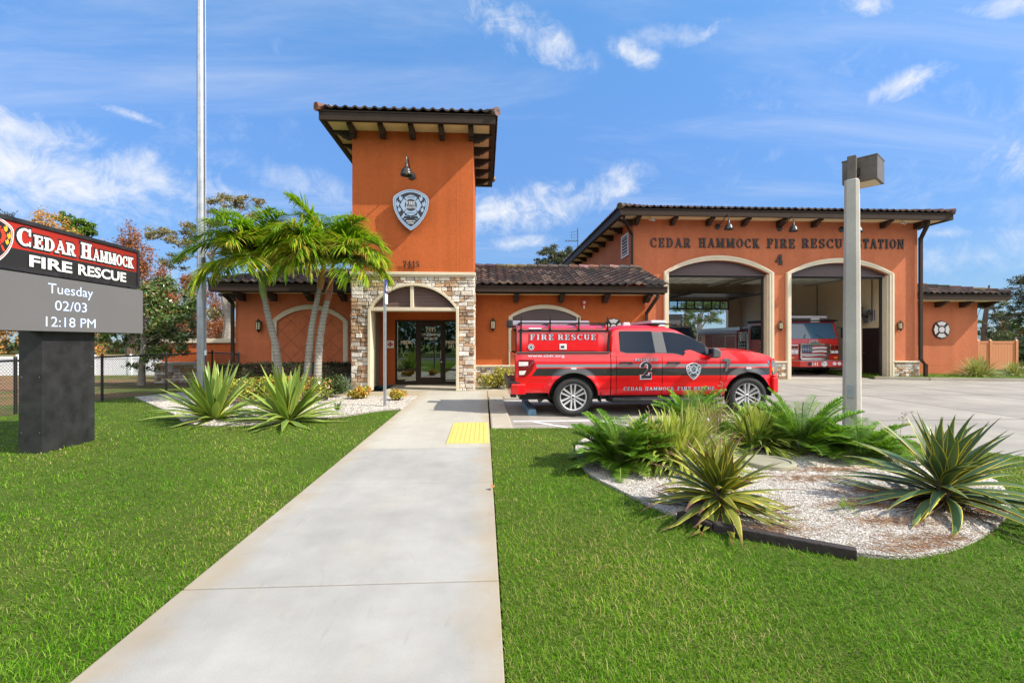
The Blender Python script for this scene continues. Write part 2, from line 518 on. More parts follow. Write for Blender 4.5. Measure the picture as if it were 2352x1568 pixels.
# ------------------------------------------------------------------ lettering
T_, t_, s_ = .21, .085, .085
def _V(x, y0=0, y1=1, w=T_): return ('q', [(x - w / 2, y0), (x + w / 2, y0), (x + w / 2, y1), (x - w / 2, y1)])
def _H(x0, x1, y, w=t_): return ('q', [(x0, y - w / 2), (x1, y - w / 2), (x1, y + w / 2), (x0, y + w / 2)])
def _S(x, y, h=.2): return _H(x - h, x + h, s_ / 2 if y == 0 else 1 - s_ / 2, s_)
def _D(x0, y0, x1, y1, w): return ('q', [(x0 - w / 2, y0), (x0 + w / 2, y0), (x1 + w / 2, y1), (x1 - w / 2, y1)])
def _A(cx, cy, rx, ry, a0, a1, T=T_, t=t_): return ('a', (cx, cy, rx, ry, a0, a1, T, t))
_m = 1 - t_ / 2; _b = t_ / 2
GLY = {
 'A': (.92, [_D(.16, 0, .46, 1, .1), _D(.76, 0, .46, 1, .22), _H(.28, .66, .32), _S(.16, 0, .15), _S(.78, 0, .17)]),
 'B': (.78, [_V(.22), _S(.22, 0), _S(.22, 1), _H(.2, .5, _b), _H(.2, .48, _m), _H(.2, .5, .52), _A(.47, .745, .17, .215, -90, 90), _A(.49, .27, .19, .225, -90, 90)]),
 'C': (.84, [_A(.44, .5, .31, .46, 52, 308), _V(.7, .62, 1.0, .08), _V(.7, 0.02, .26, .06)]),
 'D': (.86, [_V(.22), _S(.22, 0), _S(.22, 1), _H(.2, .45, _b), _H(.2, .45, _m), _A(.42, .5, .29, .455, -90, 90)]),
 'E': (.78, [_V(.22), _S(.22, 0), _S(.22, 1), _H(.2, .68, _b), _H(.2, .66, _m), _H(.2, .5, .52), _V(.64, .7, 1, .08), _V(.66, 0, .3, .08), _V(.5, .38, .66, .07)]),
 'F': (.74, [_V(.22), _S(.22, 0, .23), _S(.22, 1), _H(.2, .64, _m), _H(.2, .5, .52), _V(.63, .68, 1, .08), _V(.5, .38, .66, .07)]),
 'H': (.96, [_V(.24), _V(.72), _S(.24, 0), _S(.24, 1), _S(.72, 0), _S(.72, 1), _H(.24, .72, .52)]),
 'I': (.48, [_V(.24), _S(.24, 0), _S(.24, 1)]),
 'K': (.9, [_V(.22), _S(.22, 0), _S(.22, 1), _D(.3, .4, .68, 1, .1), _D(.72, 0, .42, .58, .22), _S(.72, 0, .17), _S(.66, 1, .15)]),
 'L': (.74, [_V(.22), _S(.22, 0), _S(.22, 1), _H(.2, .66, _b), _V(.64, 0, .34, .08)]),
 'M': (1.12, [_V(.18, w=.1), _V(.9, w=.22), _D(.5, .05, .24, 1, .2), _D(.5, .05, .84, 1, .1), _S(.18, 0, .14), _S(.9, 0, .2), _S(.2, 1, .14), _S(.88, 1, .2)]),
 'N': (.94, [_V(.18, w=.1), _V(.74, w=.1), _D(.74, 0, .22, 1, .22), _S(.18, 0, .15), _S(.2, 1, .17), _S(.74, 1, .15)]),
 'O': (.88, [_A(.44, .5, .32, .46, 0, 360)]),
 'R': (.88, [_V(.22), _S(.22, 0), _S(.22, 1), _H(.2, .48, _m), _H(.2, .48, .5), _A(.46, .73, .19, .23, -90, 90), _D(.7, 0, .5, .5, .2), _S(.72, 0, .13)]),
 'S': (.74, [_A(.36, .72, .22, .24, 40, 265, .2), _A(.38, .27, .23, .23, -140, 85, .2), _D(.5, .38, .24, .62, .22), _V(.6, .68, 1, .07), _V(.12, 0, .32, .07)]),
 'T': (.8, [_V(.4), _S(.4, 0, .22), _H(.06, .74, _m), _V(.09, .66, 1, .08), _V(.71, .66, 1, .08)]),
 'U': (.9, [_V(.22, .32, 1), _V(.7, .32, 1, .1), _A(.455, .34, .24, .3, 180, 360, .17), _S(.22, 1), _S(.7, 1, .16)]),
 '0': (.72, [_A(.36, .5, .24, .46, 0, 360)]),
 '1': (.56, [_V(.3), _S(.3, 0, .22), _D(.1, .78, .26, .98, .12)]),
 '2': (.74, [_A(.36, .7, .22, .26, -30, 185, .2), _D(.18, .1, .54, .58, .16), _H(.08, .64, .08, .15), _V(.61, .02, .3, .08)]),
 '3': (.7, [_A(.33, .74, .2, .22, -90, 150, .18), _A(.34, .27, .22, .23, -150, 90, .2)]),
 '4': (.78, [_V(.5, 0, 1), _S(.5, 0, .2), _H(.05, .72, .3, .1), _D(.1, .3, .46, 1, .12)]),
 '5': (.72, [_A(.34, .3, .22, .26, -140, 110, .19), _V(.2, .5, 1, .1), _H(.15, .6, .93, .14)]),
 '7': (.7, [_H(.06, .64, .92, .15), _D(.28, 0, .58, .9, .2), _V(.1, .68, 1, .08)]),
 '8': (.72, [_A(.35, .74, .18, .21, 0, 360, .17), _A(.35, .27, .21, .23, 0, 360, .19)]),
 ' ': (.5, []), '.': (.34, [_V(.16, 0, .2, .2)]), '-': (.5, [_H(.08, .42, .45, .12)]),
}
def slab_polys(txt, h, stretch=1.0, gap=.08, ext=0.0):
    """Slab-serif lettering as flat polygons; returns list of (polygon, glyph stroke number) and the total width."""
    out, x = [], 0.0
    for ch in txt:
        adv, strokes = GLY[ch]
        for i, (k, d) in enumerate(strokes):
            if k == 'q': out.append(([(x + px * h * stretch, py * h) for px, py in d], i))
            else:
                cx, cy, rx, ry, a0, a1, T, t = d
                n = max(4, int(abs(a1 - a0) / 18))
                pts = []
                for q in range(n + 1):
                    a = R(a0 + (a1 - a0) * q / n); w = (t + (T - t) * abs(math.cos(a)) ** 1.3) / 2 + ext / h
                    pts.append(((cx + (rx + w) * math.cos(a), cy + (ry + t / 2 + ext / h) * math.sin(a)), (cx + (rx - w) * math.cos(a), cy + (ry - t / 2 - ext / h) * math.sin(a))))
                for q in range(n):
                    quad = [pts[q][0], pts[q + 1][0], pts[q + 1][1], pts[q][1]]
                    out.append(([(x + px * h * stretch, py * h) for px, py in quad], -i - 1))
        x += (adv + gap) * h * stretch
    return out, x - gap * h * stretch

def put_slab(mb, txt, place, h, width=None, depth=.03, center=True, gap=.08, at=(0, 0), italic=0.0, ext=0.0, inc=.0006, **k):
    """place(a, b, d): 2D text position and height above the surface -> world point."""
    p, w = slab_polys(txt, h, 1.0, gap, ext)
    st = (width / w) if width else 1.0
    w *= st
    ox = at[0] - (w / 2 if center else 0); oy = at[1]
    for poly, i in p:
        arc = i < 0; i = -i - 1 if arc else i
        d1 = depth + i * inc
        q = [(ox + px * st + italic * py, oy + py) for px, py in poly]
        if ext and not arc:
            cx_ = sum(a for a, _ in q) / len(q); cy_ = sum(b for _, b in q) / len(q)
            q = [(a + (ext if a > cx_ else -ext), b + (ext if b > cy_ else -ext)) for a, b in q]
        n = len(q)
        vs = [place(a, b, d1) for a, b in q] + [place(a, b, 0.0) for a, b in q]
        mb.add(vs, [tuple(range(n))] + [(j, j + n, (j + 1) % n + n, (j + 1) % n) for j in range(n)], **k)
    return w

def put_text(mb, txt, place, h, width=None, depth=.004, center=True, at=(0, 0), offset=0.0, shear=0.0, **k):
    """Sans lettering from Blender's built-in font."""
    cu = bpy.data.curves.new('text', 'FONT'); cu.body = txt; cu.size = 1; cu.offset = offset; cu.shear = shear
    cu.resolution_u = 3
    ob = bpy.data.objects.new('text', cu)
    me = ob.to_mesh()
    vs = [tuple(v.co) for v in me.vertices]; fs = [tuple(p.vertices) for p in me.polygons]
    ob.to_mesh_clear(); bpy.data.objects.remove(ob); bpy.data.curves.remove(cu)
    xs = [v[0] for v in vs]; s = h / .70
    w = (max(xs) - min(xs)) * s; st = (width / w) if width else 1.0
    ox = at[0] - (w * st / 2 if center else 0) - min(xs) * s * st
    mb.add([place(ox + v[0] * s * st, at[1] + v[1] * s, depth) for v in vs], fs, **k)
    return w * st

def on_front(x0, z0, y):      # facing -y
    return lambda a, b, d: (x0 + a, y - d, z0 + b)
def arc_pts(cx, hw, zs, rise, n=24, grow=0.0):
    """segmental arch, left to right: springing at zs, half width hw, rise; grow offsets outward"""
    Rr = (hw * hw + rise * rise) / (2 * rise); zc = zs + rise - Rr
    a = math.asin(min(1, hw / Rr)); r = Rr + grow
    return [(cx + r * math.sin(-a + 2 * a * i / n), zc + r * math.cos(-a + 2 * a * i / n)) for i in range(n + 1)]

# ------------------------------------------------------------------ material set
stucco('stucco_tower', (.47, .113, .030))
stucco('stucco_bay', (.48, .152, .070))
stucco('stucco_panel', (.56, .165, .070))
mat('cream', (.62, .55, .41), .7, var=.06, bump=.15, bs=40)
mat('soffit_cream', (.72, .60, .37), .7, var=.04)
mat('bronze', (.040, .028, .021), .55, var=.1, spec=.12)
mat('bracket_wood', (.030, .016, .011), .6, var=.25, vs=8)
mat('purple_panel', (.085, .055, .055), .45, var=.08)
mat('louver_brown', (.17, .11, .10), .55)
mat('mortar', (.20, .16, .12), .95, bump=.4, bs=50)
mat('stone', (1, 1, 1), .85, var=.22, vs=9, bump=.9, bs=26, bd=.03, attr=True, spec=.3)
mat('roof_tile', (1, 1, 1), .8, var=.35, vs=5, bump=.3, bs=40, attr=True, spec=.3)
mat('black_metal', (.012, .012, .013), .42)
mat('dark_gray_metal', (.035, .034, .033), .35, metal=.3)
mat('fixture_brown', (.115, .095, .075), .5, var=.2, vs=9)
mat('windscreen_reflect_blue', (.05, .12, .20), .06, spec=.6)  # bright blue reflection put into the glass colour
mat('letter_black', (.018, .014, .013), .45)
mat('brown_door', (.035, .022, .020), .4)
mat('lamp_glass', (.62, .56, .36), .3)
mat('silver_blue', (.34, .44, .56), .35, metal=.45)
mat('badge_black', (.018, .018, .024), .4)
mat('badge_text', (.72, .78, .84), .4)
mat('door_cream', (.75, .66, .48), .5)
mat('white_paint', (.78, .78, .76), .5, var=.05)
mat('red_small', (.45, .05, .03), .4)
mat('white_vent', (.72, .70, .68), .5)
mat('vent_dark', (.05, .045, .045), .6)
mat('chrome', (.80, .80, .82), .12, metal=1.0)
mat('brushed', (.55, .56, .58), .3, metal=1.0, var=.1, vs=14)
mat('rubber', (.017, .017, .018), .75, bump=.3, bs=90)
mat('plastic_black', (.016, .016, .017), .5)
mat('plastic_gray', (.10, .10, .105), .45)
mat('rail_black', (.012, .012, .012), .35)
mat('beige_block', (.84, .70, .48), .8, var=.05)
mat('white_ceiling', (.78, .80, .74), .7)
mat('bay_floor', (.52, .49, .45), .35, var=.1)
mat('panel_white', (.74, .78, .70), .5)
mat('lobby_wall', (.55, .48, .36), .8)
mat('lobby_floor', (.30, .26, .2), .4)
mat('sign_black', (.022, .022, .024), .5, var=.55, vs=5, bump=.15, bs=120)
mat('sign_face_black', (.022, .022, .022), .4)
mat('sign_red', (.50, .030, .018), .42)
mat('sign_red_dark', (.24, .018, .014), .42)
mat('sign_white', (.80, .80, .78), .4)
mat('flame_yellow', (.75, .42, .03), .5)
mat('flame_red', (.62, .05, .02), .5)
emitmat('led_text', (.60, .72, 1.0), .75)
mat('steel_pole', (.42, .44, .46), .36, metal=.85, var=.15, vs=6)
mat('galvanised', (.36, .38, .40), .45, metal=.5, var=.15, vs=20)
mat('sign_blue', (.02, .03, .22), .4)
mat('fence_black', (.012, .012, .013), .5)
mat('vinyl_white', (.74, .76, .80), .45)
mat('vinyl_orange', (.52, .21, .09), .6)
mat('timber_dark', (.030, .022, .019), .8, var=.35, vs=10, bump=.6, bs=30, bd=.02)
mat('driftwood', (.34, .24, .15), .85, var=.3, vs=12)
mat('wheel_stop_blue', (.11, .21, .30), .75, var=.15, vs=8, bump=.3)
mat('tactile_yellow', (.60, .48, .13), .6, var=.08, vs=5)
mat('line_white', (.62, .63, .64), .7, var=.15, vs=12)
mat('dry_leaf', (.35, .14, .05), .8)
glassmat('door_glass', (.55, .62, .56), .16)
glassmat('cab_glass', (.10, .14, .17), .10)
glassmat('clear_glass', (.75, .8, .8), .05)

def led_panel():
    t = newm('led_panel')
    w = t.n('TexWave'); w.inputs['Scale'].default_value = 20; w.inputs['Distortion'].default_value = 0
    w.bands_direction = 'Z'; t.put(w.inputs['Vector'], t.obj())
    w2 = t.n('TexWave'); w2.inputs['Scale'].default_value = 20; w2.bands_direction = 'Y'; t.put(w2.inputs['Vector'], t.obj())
    k = t.math('MULTIPLY', w.outputs['Fac'], w2.outputs['Fac'])
    f = t.noise(1.2, 3)
    c = t.mix(k, (.095, .092, .088), (.14, .138, .135))
    c = t.mix(t.rng(f, .3, .7, 0, .25), c, (.15, .14, .15))
    t.done(t.pbr(c, .55, Emission_Color=(.5, .5, .52), Emission_Strength=.05))
led_panel()

def sign_red_face():
    t = newm('sign_red_face')                         # printed red face with darker diagonal sweep and pinstripes
    w = t.n('TexWave'); w.inputs['Scale'].default_value = 14; w.bands_direction = 'Z'; t.put(w.inputs['Vector'], t.obj())
    s = t.n('SeparateXYZ'); t.put(s.inputs[0], t.obj())
    d = t.math('ADD', t.math('MULTIPLY', s.outputs[2], 1.0), t.math('MULTIPLY', s.outputs[1], .42))
    k = t.rng(d, 2.35, 3.9)
    k2 = t.math('MULTIPLY', k, t.rng(w.outputs['Fac'], .25, .75, .55, 1.0))
    t.done(t.pbr(t.mix(k2, (.50, .030, .016), (.12, .014, .012)), .4))
sign_red_face()

def concrete(name, c, stain=.12, tint=(.42, .35, .24), edge=False):
    t = newm(name)
    big = t.noise(.55, 6, .62); mid = t.noise(3.5, 6, .65); fine = t.noise(180, 3, .7)
    band = t.noise(.7, 5, .6, t.mapped((2.4, .28, 1)))
    k = t.math('ADD', t.rng(big, .3, .7, 1 - stain, 1 + stain * .6), t.rng(mid, .3, .7, -.05, .05))
    k = t.math('ADD', k, t.rng(band, .3, .72, -.10, .07))
    k = t.math('ADD', k, t.rng(fine, .25, .75, -.16, .16))
    n = t.n('VectorMath', operation='SCALE'); n.inputs[0].default_value = c; t.put(n.inputs['Scale'], k)
    col = t.mix(t.rng(t.noise(.9, 6, .65, dist=.6), .56, .78, 0, .35), n.outputs[0], tint)
    if edge:                                             # soil stained margins along the lawn, and old scuff marks
        s = t.n('SeparateXYZ'); t.put(s.inputs[0], t.obj())
        e = t.math('ABSOLUTE', t.math('ADD', s.outputs[0], .855))
        e = t.math('ADD', e, t.math('MULTIPLY', t.math('SUBTRACT', t.noise(2.6, 5, .7), .5), .55))
        col = t.mix(t.rng(e, .70, .98, 0, .62), col, (.33, .25, .14))
        sc = t.noise(1.1, 7, .72, t.mapped((3.2, 1.0, 1), (0, 0, .5)), 1.6)
        col = t.mix(t.rng(sc, .60, .72, 0, .30), col, (.17, .155, .135))
        sp = t.noise(24, 3, .6)
        col = t.mix(t.rng(sp, .74, .80, 0, .6), col, (.14, .12, .10))
    t.done(t.pbr(col, .88, 0, t.bump(t.math('ADD', fine, t.math('MULTIPLY', mid, .4)), .28, .004), .3))
concrete('concrete_path', (.352, .343, .314), .24, edge=True)
concrete('concrete_new', (.41, .39, .33), .10, (.40, .33, .22), edge=True)
concrete('concrete_lot', (.305, .285, .25), .24, (.40, .34, .24))
concrete('concrete_kerb', (.40, .365, .295), .16, (.36, .29, .19))
concrete('concrete_pole', (.47, .445, .40), .25, (.36, .34, .30))
concrete('concrete_mossy', (.30, .29, .21), .2, (.17, .17, .07))

def soil_grass():
    t = newm('lawn_ground')
    a = t.noise(2.2, 6, .65); b = t.noise(40, 5, .7)
    c = t.mix(t.rng(a, .3, .7), (.055, .10, .010), (.09, .14, .018))
    c = t.mix(t.rng(b, .45, .72, 0, .7), c, (.10, .09, .03))
    t.done(t.pbr(c, .95, 0, t.bump(b, .8, .03), .15))
soil_grass()
def gravel_mat():
    t = newm('gravel')
    v = t.n('TexVoronoi'); v.inputs['Scale'].default_value = 75; t.put(v.inputs['Vector'], t.obj())
    sep = t.n('SeparateColor'); t.put(sep.inputs[0], v.outputs['Color'])
    c = t.mix(sep.outputs[0], (.36, .34, .30), (.55, .53, .49))
    c = t.mix(t.rng(sep.outputs[1], .86, .95), c, (.22, .19, .16))
    gap = t.rng(v.outputs['Distance'], .42, .75)
    c = t.mix(gap, c, (.27, .235, .19))
    n1 = t.noise(1.6, 6, .68, dist=.8); n2 = t.noise(14, 5, .7)
    deb = t.math('MULTIPLY', t.rng(n1, .55, .68), t.rng(n2, .40, .62))
    c = t.mix(t.math('MULTIPLY', deb, .92), c, (.23, .105, .045))
    h = t.math('SUBTRACT', 1.0, v.outputs['Distance'])
    t.done(t.pbr(c, .9, 0, t.bump(h, 1.0, .014), .25))
gravel_mat()
mat('pebble', (1, 1, 1), .8, attr=True, spec=.3)
def rough_ground():
    t = newm('earth')                                    # worn grass with red brown mulch patches
    a = t.noise(.35, 6, .65); b = t.noise(30, 5, .7)
    c = t.mix(t.rng(a, .42, .58), (.085, .12, .03), (.26, .14, .085))
    c = t.mix(t.rng(b, .45, .72, 0, .6), c, (.19, .17, .08))
    t.done(t.pbr(c, .95, 0, t.bump(b, .8, .03), .15))
rough_ground()
mat('asphalt', (.06, .06, .062), .9, var=.15, vs=6, bump=.3, bs=80)

leafmat('grass_blade', .42, .75, gloss=.12)
leafmat('palm_leaf', .40, .42, gloss=.35)
leafmat('agave_yellow_edge', .12, .38, ((.62, .50, .055), .40, (.16, .075, .045), .97))
leafmat('agave_brown_tip', .12, .40, ((.62, .50, .055), .39, (.17, .075, .045), .78))
leafmat('furcraea_leaf', .2, .35, ((.58, .56, .08), .41))
leafmat('cycad_leaf', .32, .45, gloss=.3)
leafmat('flax_leaf', .3, .4, ((.66, .62, .22), .36))
leafmat('tree_leaf', .3, .5)
leafmat('gloss_leaf', .15, .28, gloss=.6)
mat('bark_gray', (.26, .23, .20), .9, var=.3, vs=7, bump=.8, bs=18, bd=.03)
mat('bark_brown', (.13, .09, .065), .9, var=.3, vs=7, bump=.8, bs=18, bd=.03)
mat('palm_green', (.22, .30, .07), .4, var=.15, vs=5)
mat('palm_orange', (.45, .23, .07), .5, var=.4, vs=7)
mat('palm_red', (.30, .10, .06), .5, var=.4, vs=7)
def palm_bark():
    t = newm('palm_bark')
    w = t.n('TexWave'); w.bands_direction = 'Z'; w.inputs['Scale'].default_value = 3.6; w.inputs['Distortion'].default_value = 1.2
    w.inputs['Detail'].default_value = 3; w.inputs['Detail Scale'].default_value = 2.0
    t.put(w.inputs['Vector'], t.obj())
    c = t.mix(t.rng(w.outputs['Fac'], .1, .9), (.24, .22, .19), (.32, .30, .26))
    c = t.mix(t.rng(t.noise(9, 4), .5, .7, 0, .6), c, (.36, .35, .32))
    t.done(t.pbr(c, .9, 0, t.bump(w.outputs['Fac'], .4, .012), .2))
palm_bark()

def truck_paint():
    t = newm('truck_paint')                            # red paint with the grey and black livery stripes, by height on the body
    s = t.n('SeparateXYZ'); t.put(s.inputs[0], t.obj())
    x, z = s.outputs[0], s.outputs[2]
    ends = t.math('MULTIPLY', t.math('GREATER_THAN', x, .50), t.math('LESS_THAN', x, 5.62))
    blk = t.math('MULTIPLY', t.math('GREATER_THAN', z, .852), t.math('LESS_THAN', z, 1.012))
    lead = t.math('GREATER_THAN', x, t.math('ADD', .40, t.math('MULTIPLY', t.math('SUBTRACT', z, .852), .7)))
    gry = t.math('MULTIPLY', t.math('GREATER_THAN', z, 1.033), t.math('LESS_THAN', z, 1.097))
    c = t.mix(t.math('MULTIPLY', t.math('MULTIPLY', blk, lead), t.math('LESS_THAN', x, 5.62)), (.70, .006, .012), (.022, .021, .022))
    c = t.mix(t.math('MULTIPLY', gry, ends), c, (.24, .25, .27))
    t.done(t.pbr(c, .28, 0, None, .4, .9))
truck_paint()
mat('red_paint', (.70, .006, .012), .28, coat=.9)
mat('engine_red', (.52, .018, .016), .3, coat=1.0)
mat('tail_red', (.17, .003, .005), .15, coat=1.0)
mat('tail_white', (.70, .68, .68), .15, coat=1.0)
mat('headlight', (.25, .28, .32), .08, metal=.6, coat=1.0)
mat('amber', (.75, .30, .03), .3)
mat('machined', (.66, .66, .68), .3, metal=.45)
mat('wheel_dark', (.03, .03, .032), .4, metal=.4)
mat('decal_gray', (.56, .58, .66), .45)
mat('decal_dark', (.02, .02, .022), .45)
mat('window_dark', (.008, .015, .030), .03, spec=.24)
mat('awning_gray', (.42, .44, .50), .35, metal=.4)
mat('light_clear', (.72, .70, .74), .15, coat=1.0)
mat('ambulance_gray', (.20, .21, .22), .35, coat=.6)
mat('ladder', (.62, .63, .64), .35, metal=.7)
mat('flag_blue', (.03, .05, .14), .4)
mat('flag_white', (.62, .62, .64), .4)
mat('flag_red', (.33, .04, .04), .4)
mat('hi_vis', (.35, .75, .05), .5)

# ------------------------------------------------------------------ ground, lawn, paths, paving
def poly_slab(name, pts, ztop, thick, m, kind='structure', label=None):
    mb = MB(); mb.prism(pts, ztop - thick, ztop, 'z')
    o = mb.build(name, m, loc=(0, 0, 0)); o['kind'] = kind
    return o
def px_poly(pts, z=0.0): return [G(u, v, z) for u, v in pts]
def smooth_poly(p, n=2, closed=True):
    for _ in range(n):
        q = []
        for i in range(len(p) if closed else len(p) - 1):
            a, b = p[i], p[(i + 1) % len(p)]
            q += [(a[0] * .75 + b[0] * .25, a[1] * .75 + b[1] * .25), (a[0] * .25 + b[0] * .75, a[1] * .25 + b[1] * .75)]
        p = q if closed else [p[0]] + q + [p[-1]]
    return p

PATH_L, PATH_R = -1.80, .09
LOT_Z = -.06
LOT = [(.50, 8.35), (5.6, 8.35), (6.35, 8.4), (6.6, 7.9), (6.55, 7.0), (6.35, 6.55), (6.95, 6.1), (8.2, 4.2), (9.2, 1.0), (9.8, -13.5), (40, -13.5), (60, 60), (-5.0, 60), (-5.0, 37), (5.6, 37), (5.6, 14.9), (7.6, 14.9), (7.6, 12.75), (.50, 12.75)]
BED_R = smooth_poly(px_poly([(1322, 1008), (1322, 1045), (1345, 1085), (1430, 1126), (1520, 1172), (1660, 1208), (1850, 1246), (1965, 1268), (2100, 1278), (2230, 1246), (2310, 1190), (2328, 1140), (2270, 1085), (2080, 1042), (1900, 1022), (1650, 998), (1420, 990)]), 3)
BED_LF = smooth_poly(px_poly([(400, 950), (425, 971), (480, 977), (560, 974), (640, 969), (700, 963), (800, 953), (870, 941), (918, 938)]), 2, False)
BED_L = BED_LF + [(PATH_L, 10.6), (PATH_L, 13.25), (-5.0, 13.25), (-5.0, 14.35), (-4.2, 14.35), (-4.2, 15.95), (-8.2, 15.95), (-9.4, 13.5)]

gr = MB(); gr.box(-900, 900, -300, 1500, -.9, -.5)
o = gr.build('ground', 'lawn_ground', loc=(0, 0, 0)); o['kind'] = 'structure'
LAWN_L = [(PATH_L - .01, -3.0), (PATH_L - .01, 10.6)] + BED_LF[::-1] + [BED_L[-1], (-8.2, 15.95), (-8.2, 19), (-9.6, 19.5), (-9.75, 6.0), (-9.75, -3.0)]
poly_slab('lawn', LAWN_L, -.03, .45, 'lawn_ground')
LAWN_R = [(PATH_R + .035, -3.0), (PATH_R + .035, 8.05), (.50, 8.33)] + [p for p in LOT[1:10]] + [(9.8, -3.0)]
LAWN_R = [(PATH_R + .014, -3.0), (PATH_R + .014, 8.33), (.49, 8.34), (5.6, 8.34), (6.34, 8.39), (6.59, 7.9), (6.54, 7.0), (6.34, 6.55), (6.94, 6.1), (8.19, 4.2), (9.19, 1.0), (9.4, -3.0)]
poly_slab('lawn', LAWN_R, -.03, .45, 'lawn_ground')
poly_slab('ground', [(-60, -3), (-9.76, -3), (-9.76, 19.3), (-8.3, 19.3), (-8.3, 60), (-60, 60)], -.06, .44, 'earth')
poly_slab('gravel_bed', BED_R, -.004, .2, 'gravel')
poly_slab('gravel_bed', BED_L, -.004, .2, 'gravel')

# front walk: slabs with open joints
pm = MB()
ys = [-3.0, -.6, 1.2, 2.98, 5.08, 6.75]
for a, b in zip(ys[:-1], ys[1:]): pm.box(PATH_L, PATH_R, a + .006, b - .006, -.12, 0)
pm.build('path', 'concrete_path', loc=(0, 0, 0), bevel=.006)['kind'] = 'structure'
pm = MB()
for a, b in ((6.75, 10.62), (10.62, 12.3)): pm.box(PATH_L, PATH_R, a + .004, b - .004, -.12, 0)
pm.prism([(PATH_L, 12.304), (PATH_R, 12.304), (PATH_R, 14.46), (-3.95, 14.46), (-3.95, 14.36), (-4.99, 14.36), (-4.99, 13.26), (PATH_L, 13.26)], -.12, 0, 'z')
pm.box(PATH_R + .012, 7.5, 12.90, 14.55, -.12, 0)
pm.build('path', 'concrete_new', loc=(0, 0, 0), bevel=.006)['kind'] = 'structure'
pm = MB(); pm.box(-3.0, .9, 14.47, 18.2, -.2, .004)
pm.build('porch_floor', 'concrete_kerb', loc=(0, 0, 0))['kind'] = 'structure'
pm = MB()
pm.box(PATH_R + .03, .50, 8.35, 12.88, -.3, .0)
pm.box(.51, 7.6, 12.76, 12.89, -.3, -.004)
pm.build('kerb', 'concrete_kerb', loc=(0, 0, 0), bevel=.03)['kind'] = 'structure'
poly_slab('parking_lot', LOT, LOT_Z, .3, 'concrete_lot')
jm = MB()
for x in (3.6, 7.2, 10.8, 14.4, 18): jm.box(x, x + .018, 9.0, 18.9, LOT_Z - .01, LOT_Z + .002)
for y in (8.9, 13.0, 16.2): jm.box(6.6 if y > 13 else .55, 30, y, y + .018, LOT_Z - .01, LOT_Z + .0025)
jm.build('pavement_joints', 'timber_dark', loc=(0, 0, 0))['kind'] = 'structure'
lm = MB()
def ln(a, b, w=.11, z=LOT_Z + .006):
    a, b = Vector((*a, z)), Vector((*b, z)); d = (b - a).normalized(); n = Vector((-d.y, d.x, 0)) * w / 2
    lm.add([a - n, b - n, b + n, a + n], [(0, 1, 2, 3)])
ln((.56, 9.22), (6.6, 9.22), .12); ln((.56, 12.42), (7.0, 12.42), .12)
for k in range(3): ln((.95 + 1.3 * k, 9.15), (1.55 + 1.3 * k, 8.45), .10, LOT_Z + .004)
lm.build('road_markings', 'line_white', loc=(0, 0, 0))['kind'] = 'structure'
# grass island beside the bays with its kerb
ISL = [(16.0, 18.85), (17.6, 18.1), (21.0, 17.35), (26, 16.6), (40, 16.2), (40, 24), (16.0, 24)]
poly_slab('lawn', ISL, .03, .4, 'lawn_ground')
km = MB()
for a, b in zip(ISL[:4], ISL[1:5]):
    d = (Vector(b) - Vector(a)).normalized(); n = Vector((d.y, -d.x)) * .16
    km.prism([a, b, (b[0] + n.x, b[1] + n.y), (a[0] + n.x, a[1] + n.y)], -.35, .05, 'z')
km.build('kerb', 'concrete_kerb', loc=(0, 0, 0))['kind'] = 'structure'
# street behind the viewer
sm = MB(); sm.box(-80, 80, -16, -7, -.5, -.14); sm.build('street', 'asphalt', loc=(0, 0, 0))['kind'] = 'structure'
sm = MB(); sm.box(-80, 9.3, -7, -3.0, -.5, -.05); sm.box(-80, 80, -60, -16, -.5, -.05); sm.build('lawn', 'lawn_ground', loc=(0, 0, 0))['kind'] = 'structure'

# grass blades
def grass(name, region, holes, N, rmin=1.0, rmax=16, a0=-75, a1=75, ztop=-.03, dens=2.0, hk=1.0):
    u = RNG.uniform(0, 1, N)
    r = rmin * (rmax / rmin) ** u
    a = RNG.uniform(R(a0), R(a1), N) + YAW
    x, y = r * np.sin(a), r * np.cos(a)
    ok = pip(x, y, region)
    for h in holes: ok &= ~pip(x, y, h)
    x, y, r = x[ok], y[ok], r[ok]; n = len(x)
    patch = np.sin(x * 2.1 + 1.3 * np.sin(y * 1.7)) * np.sin(y * 2.6 + 1.1 * np.sin(x * 2.3)) + .6 * np.sin(x * 6.1 + y * 4.7) * np.sin(y * 7.3 - x * 3.1)
    big = np.sin(x * .9 + 2.0 * np.sin(y * .55 + .7)) * np.sin(y * .8 - 1.4 * np.sin(x * .6)) + .5 * np.sin(x * 2.9 + y * 1.7)
    az = RNG.uniform(0, 2 * np.pi, n); tilt = np.abs(RNG.normal(0, .62, n)) + .32
    d = np.stack([np.cos(az) * np.sin(tilt), np.sin(az) * np.sin(tilt), np.cos(tilt)], 1)
    L = RNG.uniform(.028, .078, n) * (1 + .12 * patch) * hk
    W = np.clip(.0018 * r ** .66, .0020, .016) * RNG.uniform(.7, 1.3, n)
    base = np.stack([x, y, np.full(n, ztop - .008)], 1)
    c = pal(n, [(.082, .225, .005), (.115, .275, .008), (.170, .325, .022), (.058, .180, .003), (.24, .365, .05)], .2)
    dry = RNG.uniform(0, 1, n) < np.clip(.05 + .12 * big, .0, .35)
    c[dry] = np.array([.40, .37, .15]) * RNG.uniform(.7, 1.2, (dry.sum(), 1))
    c *= (1 + .12 * patch + .07 * big)[:, None]; c[:, 0] *= 1 + .10 * big
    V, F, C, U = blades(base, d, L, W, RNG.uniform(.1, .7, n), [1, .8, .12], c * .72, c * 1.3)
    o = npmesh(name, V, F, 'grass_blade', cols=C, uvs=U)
    o['kind'] = 'stuff'; return o
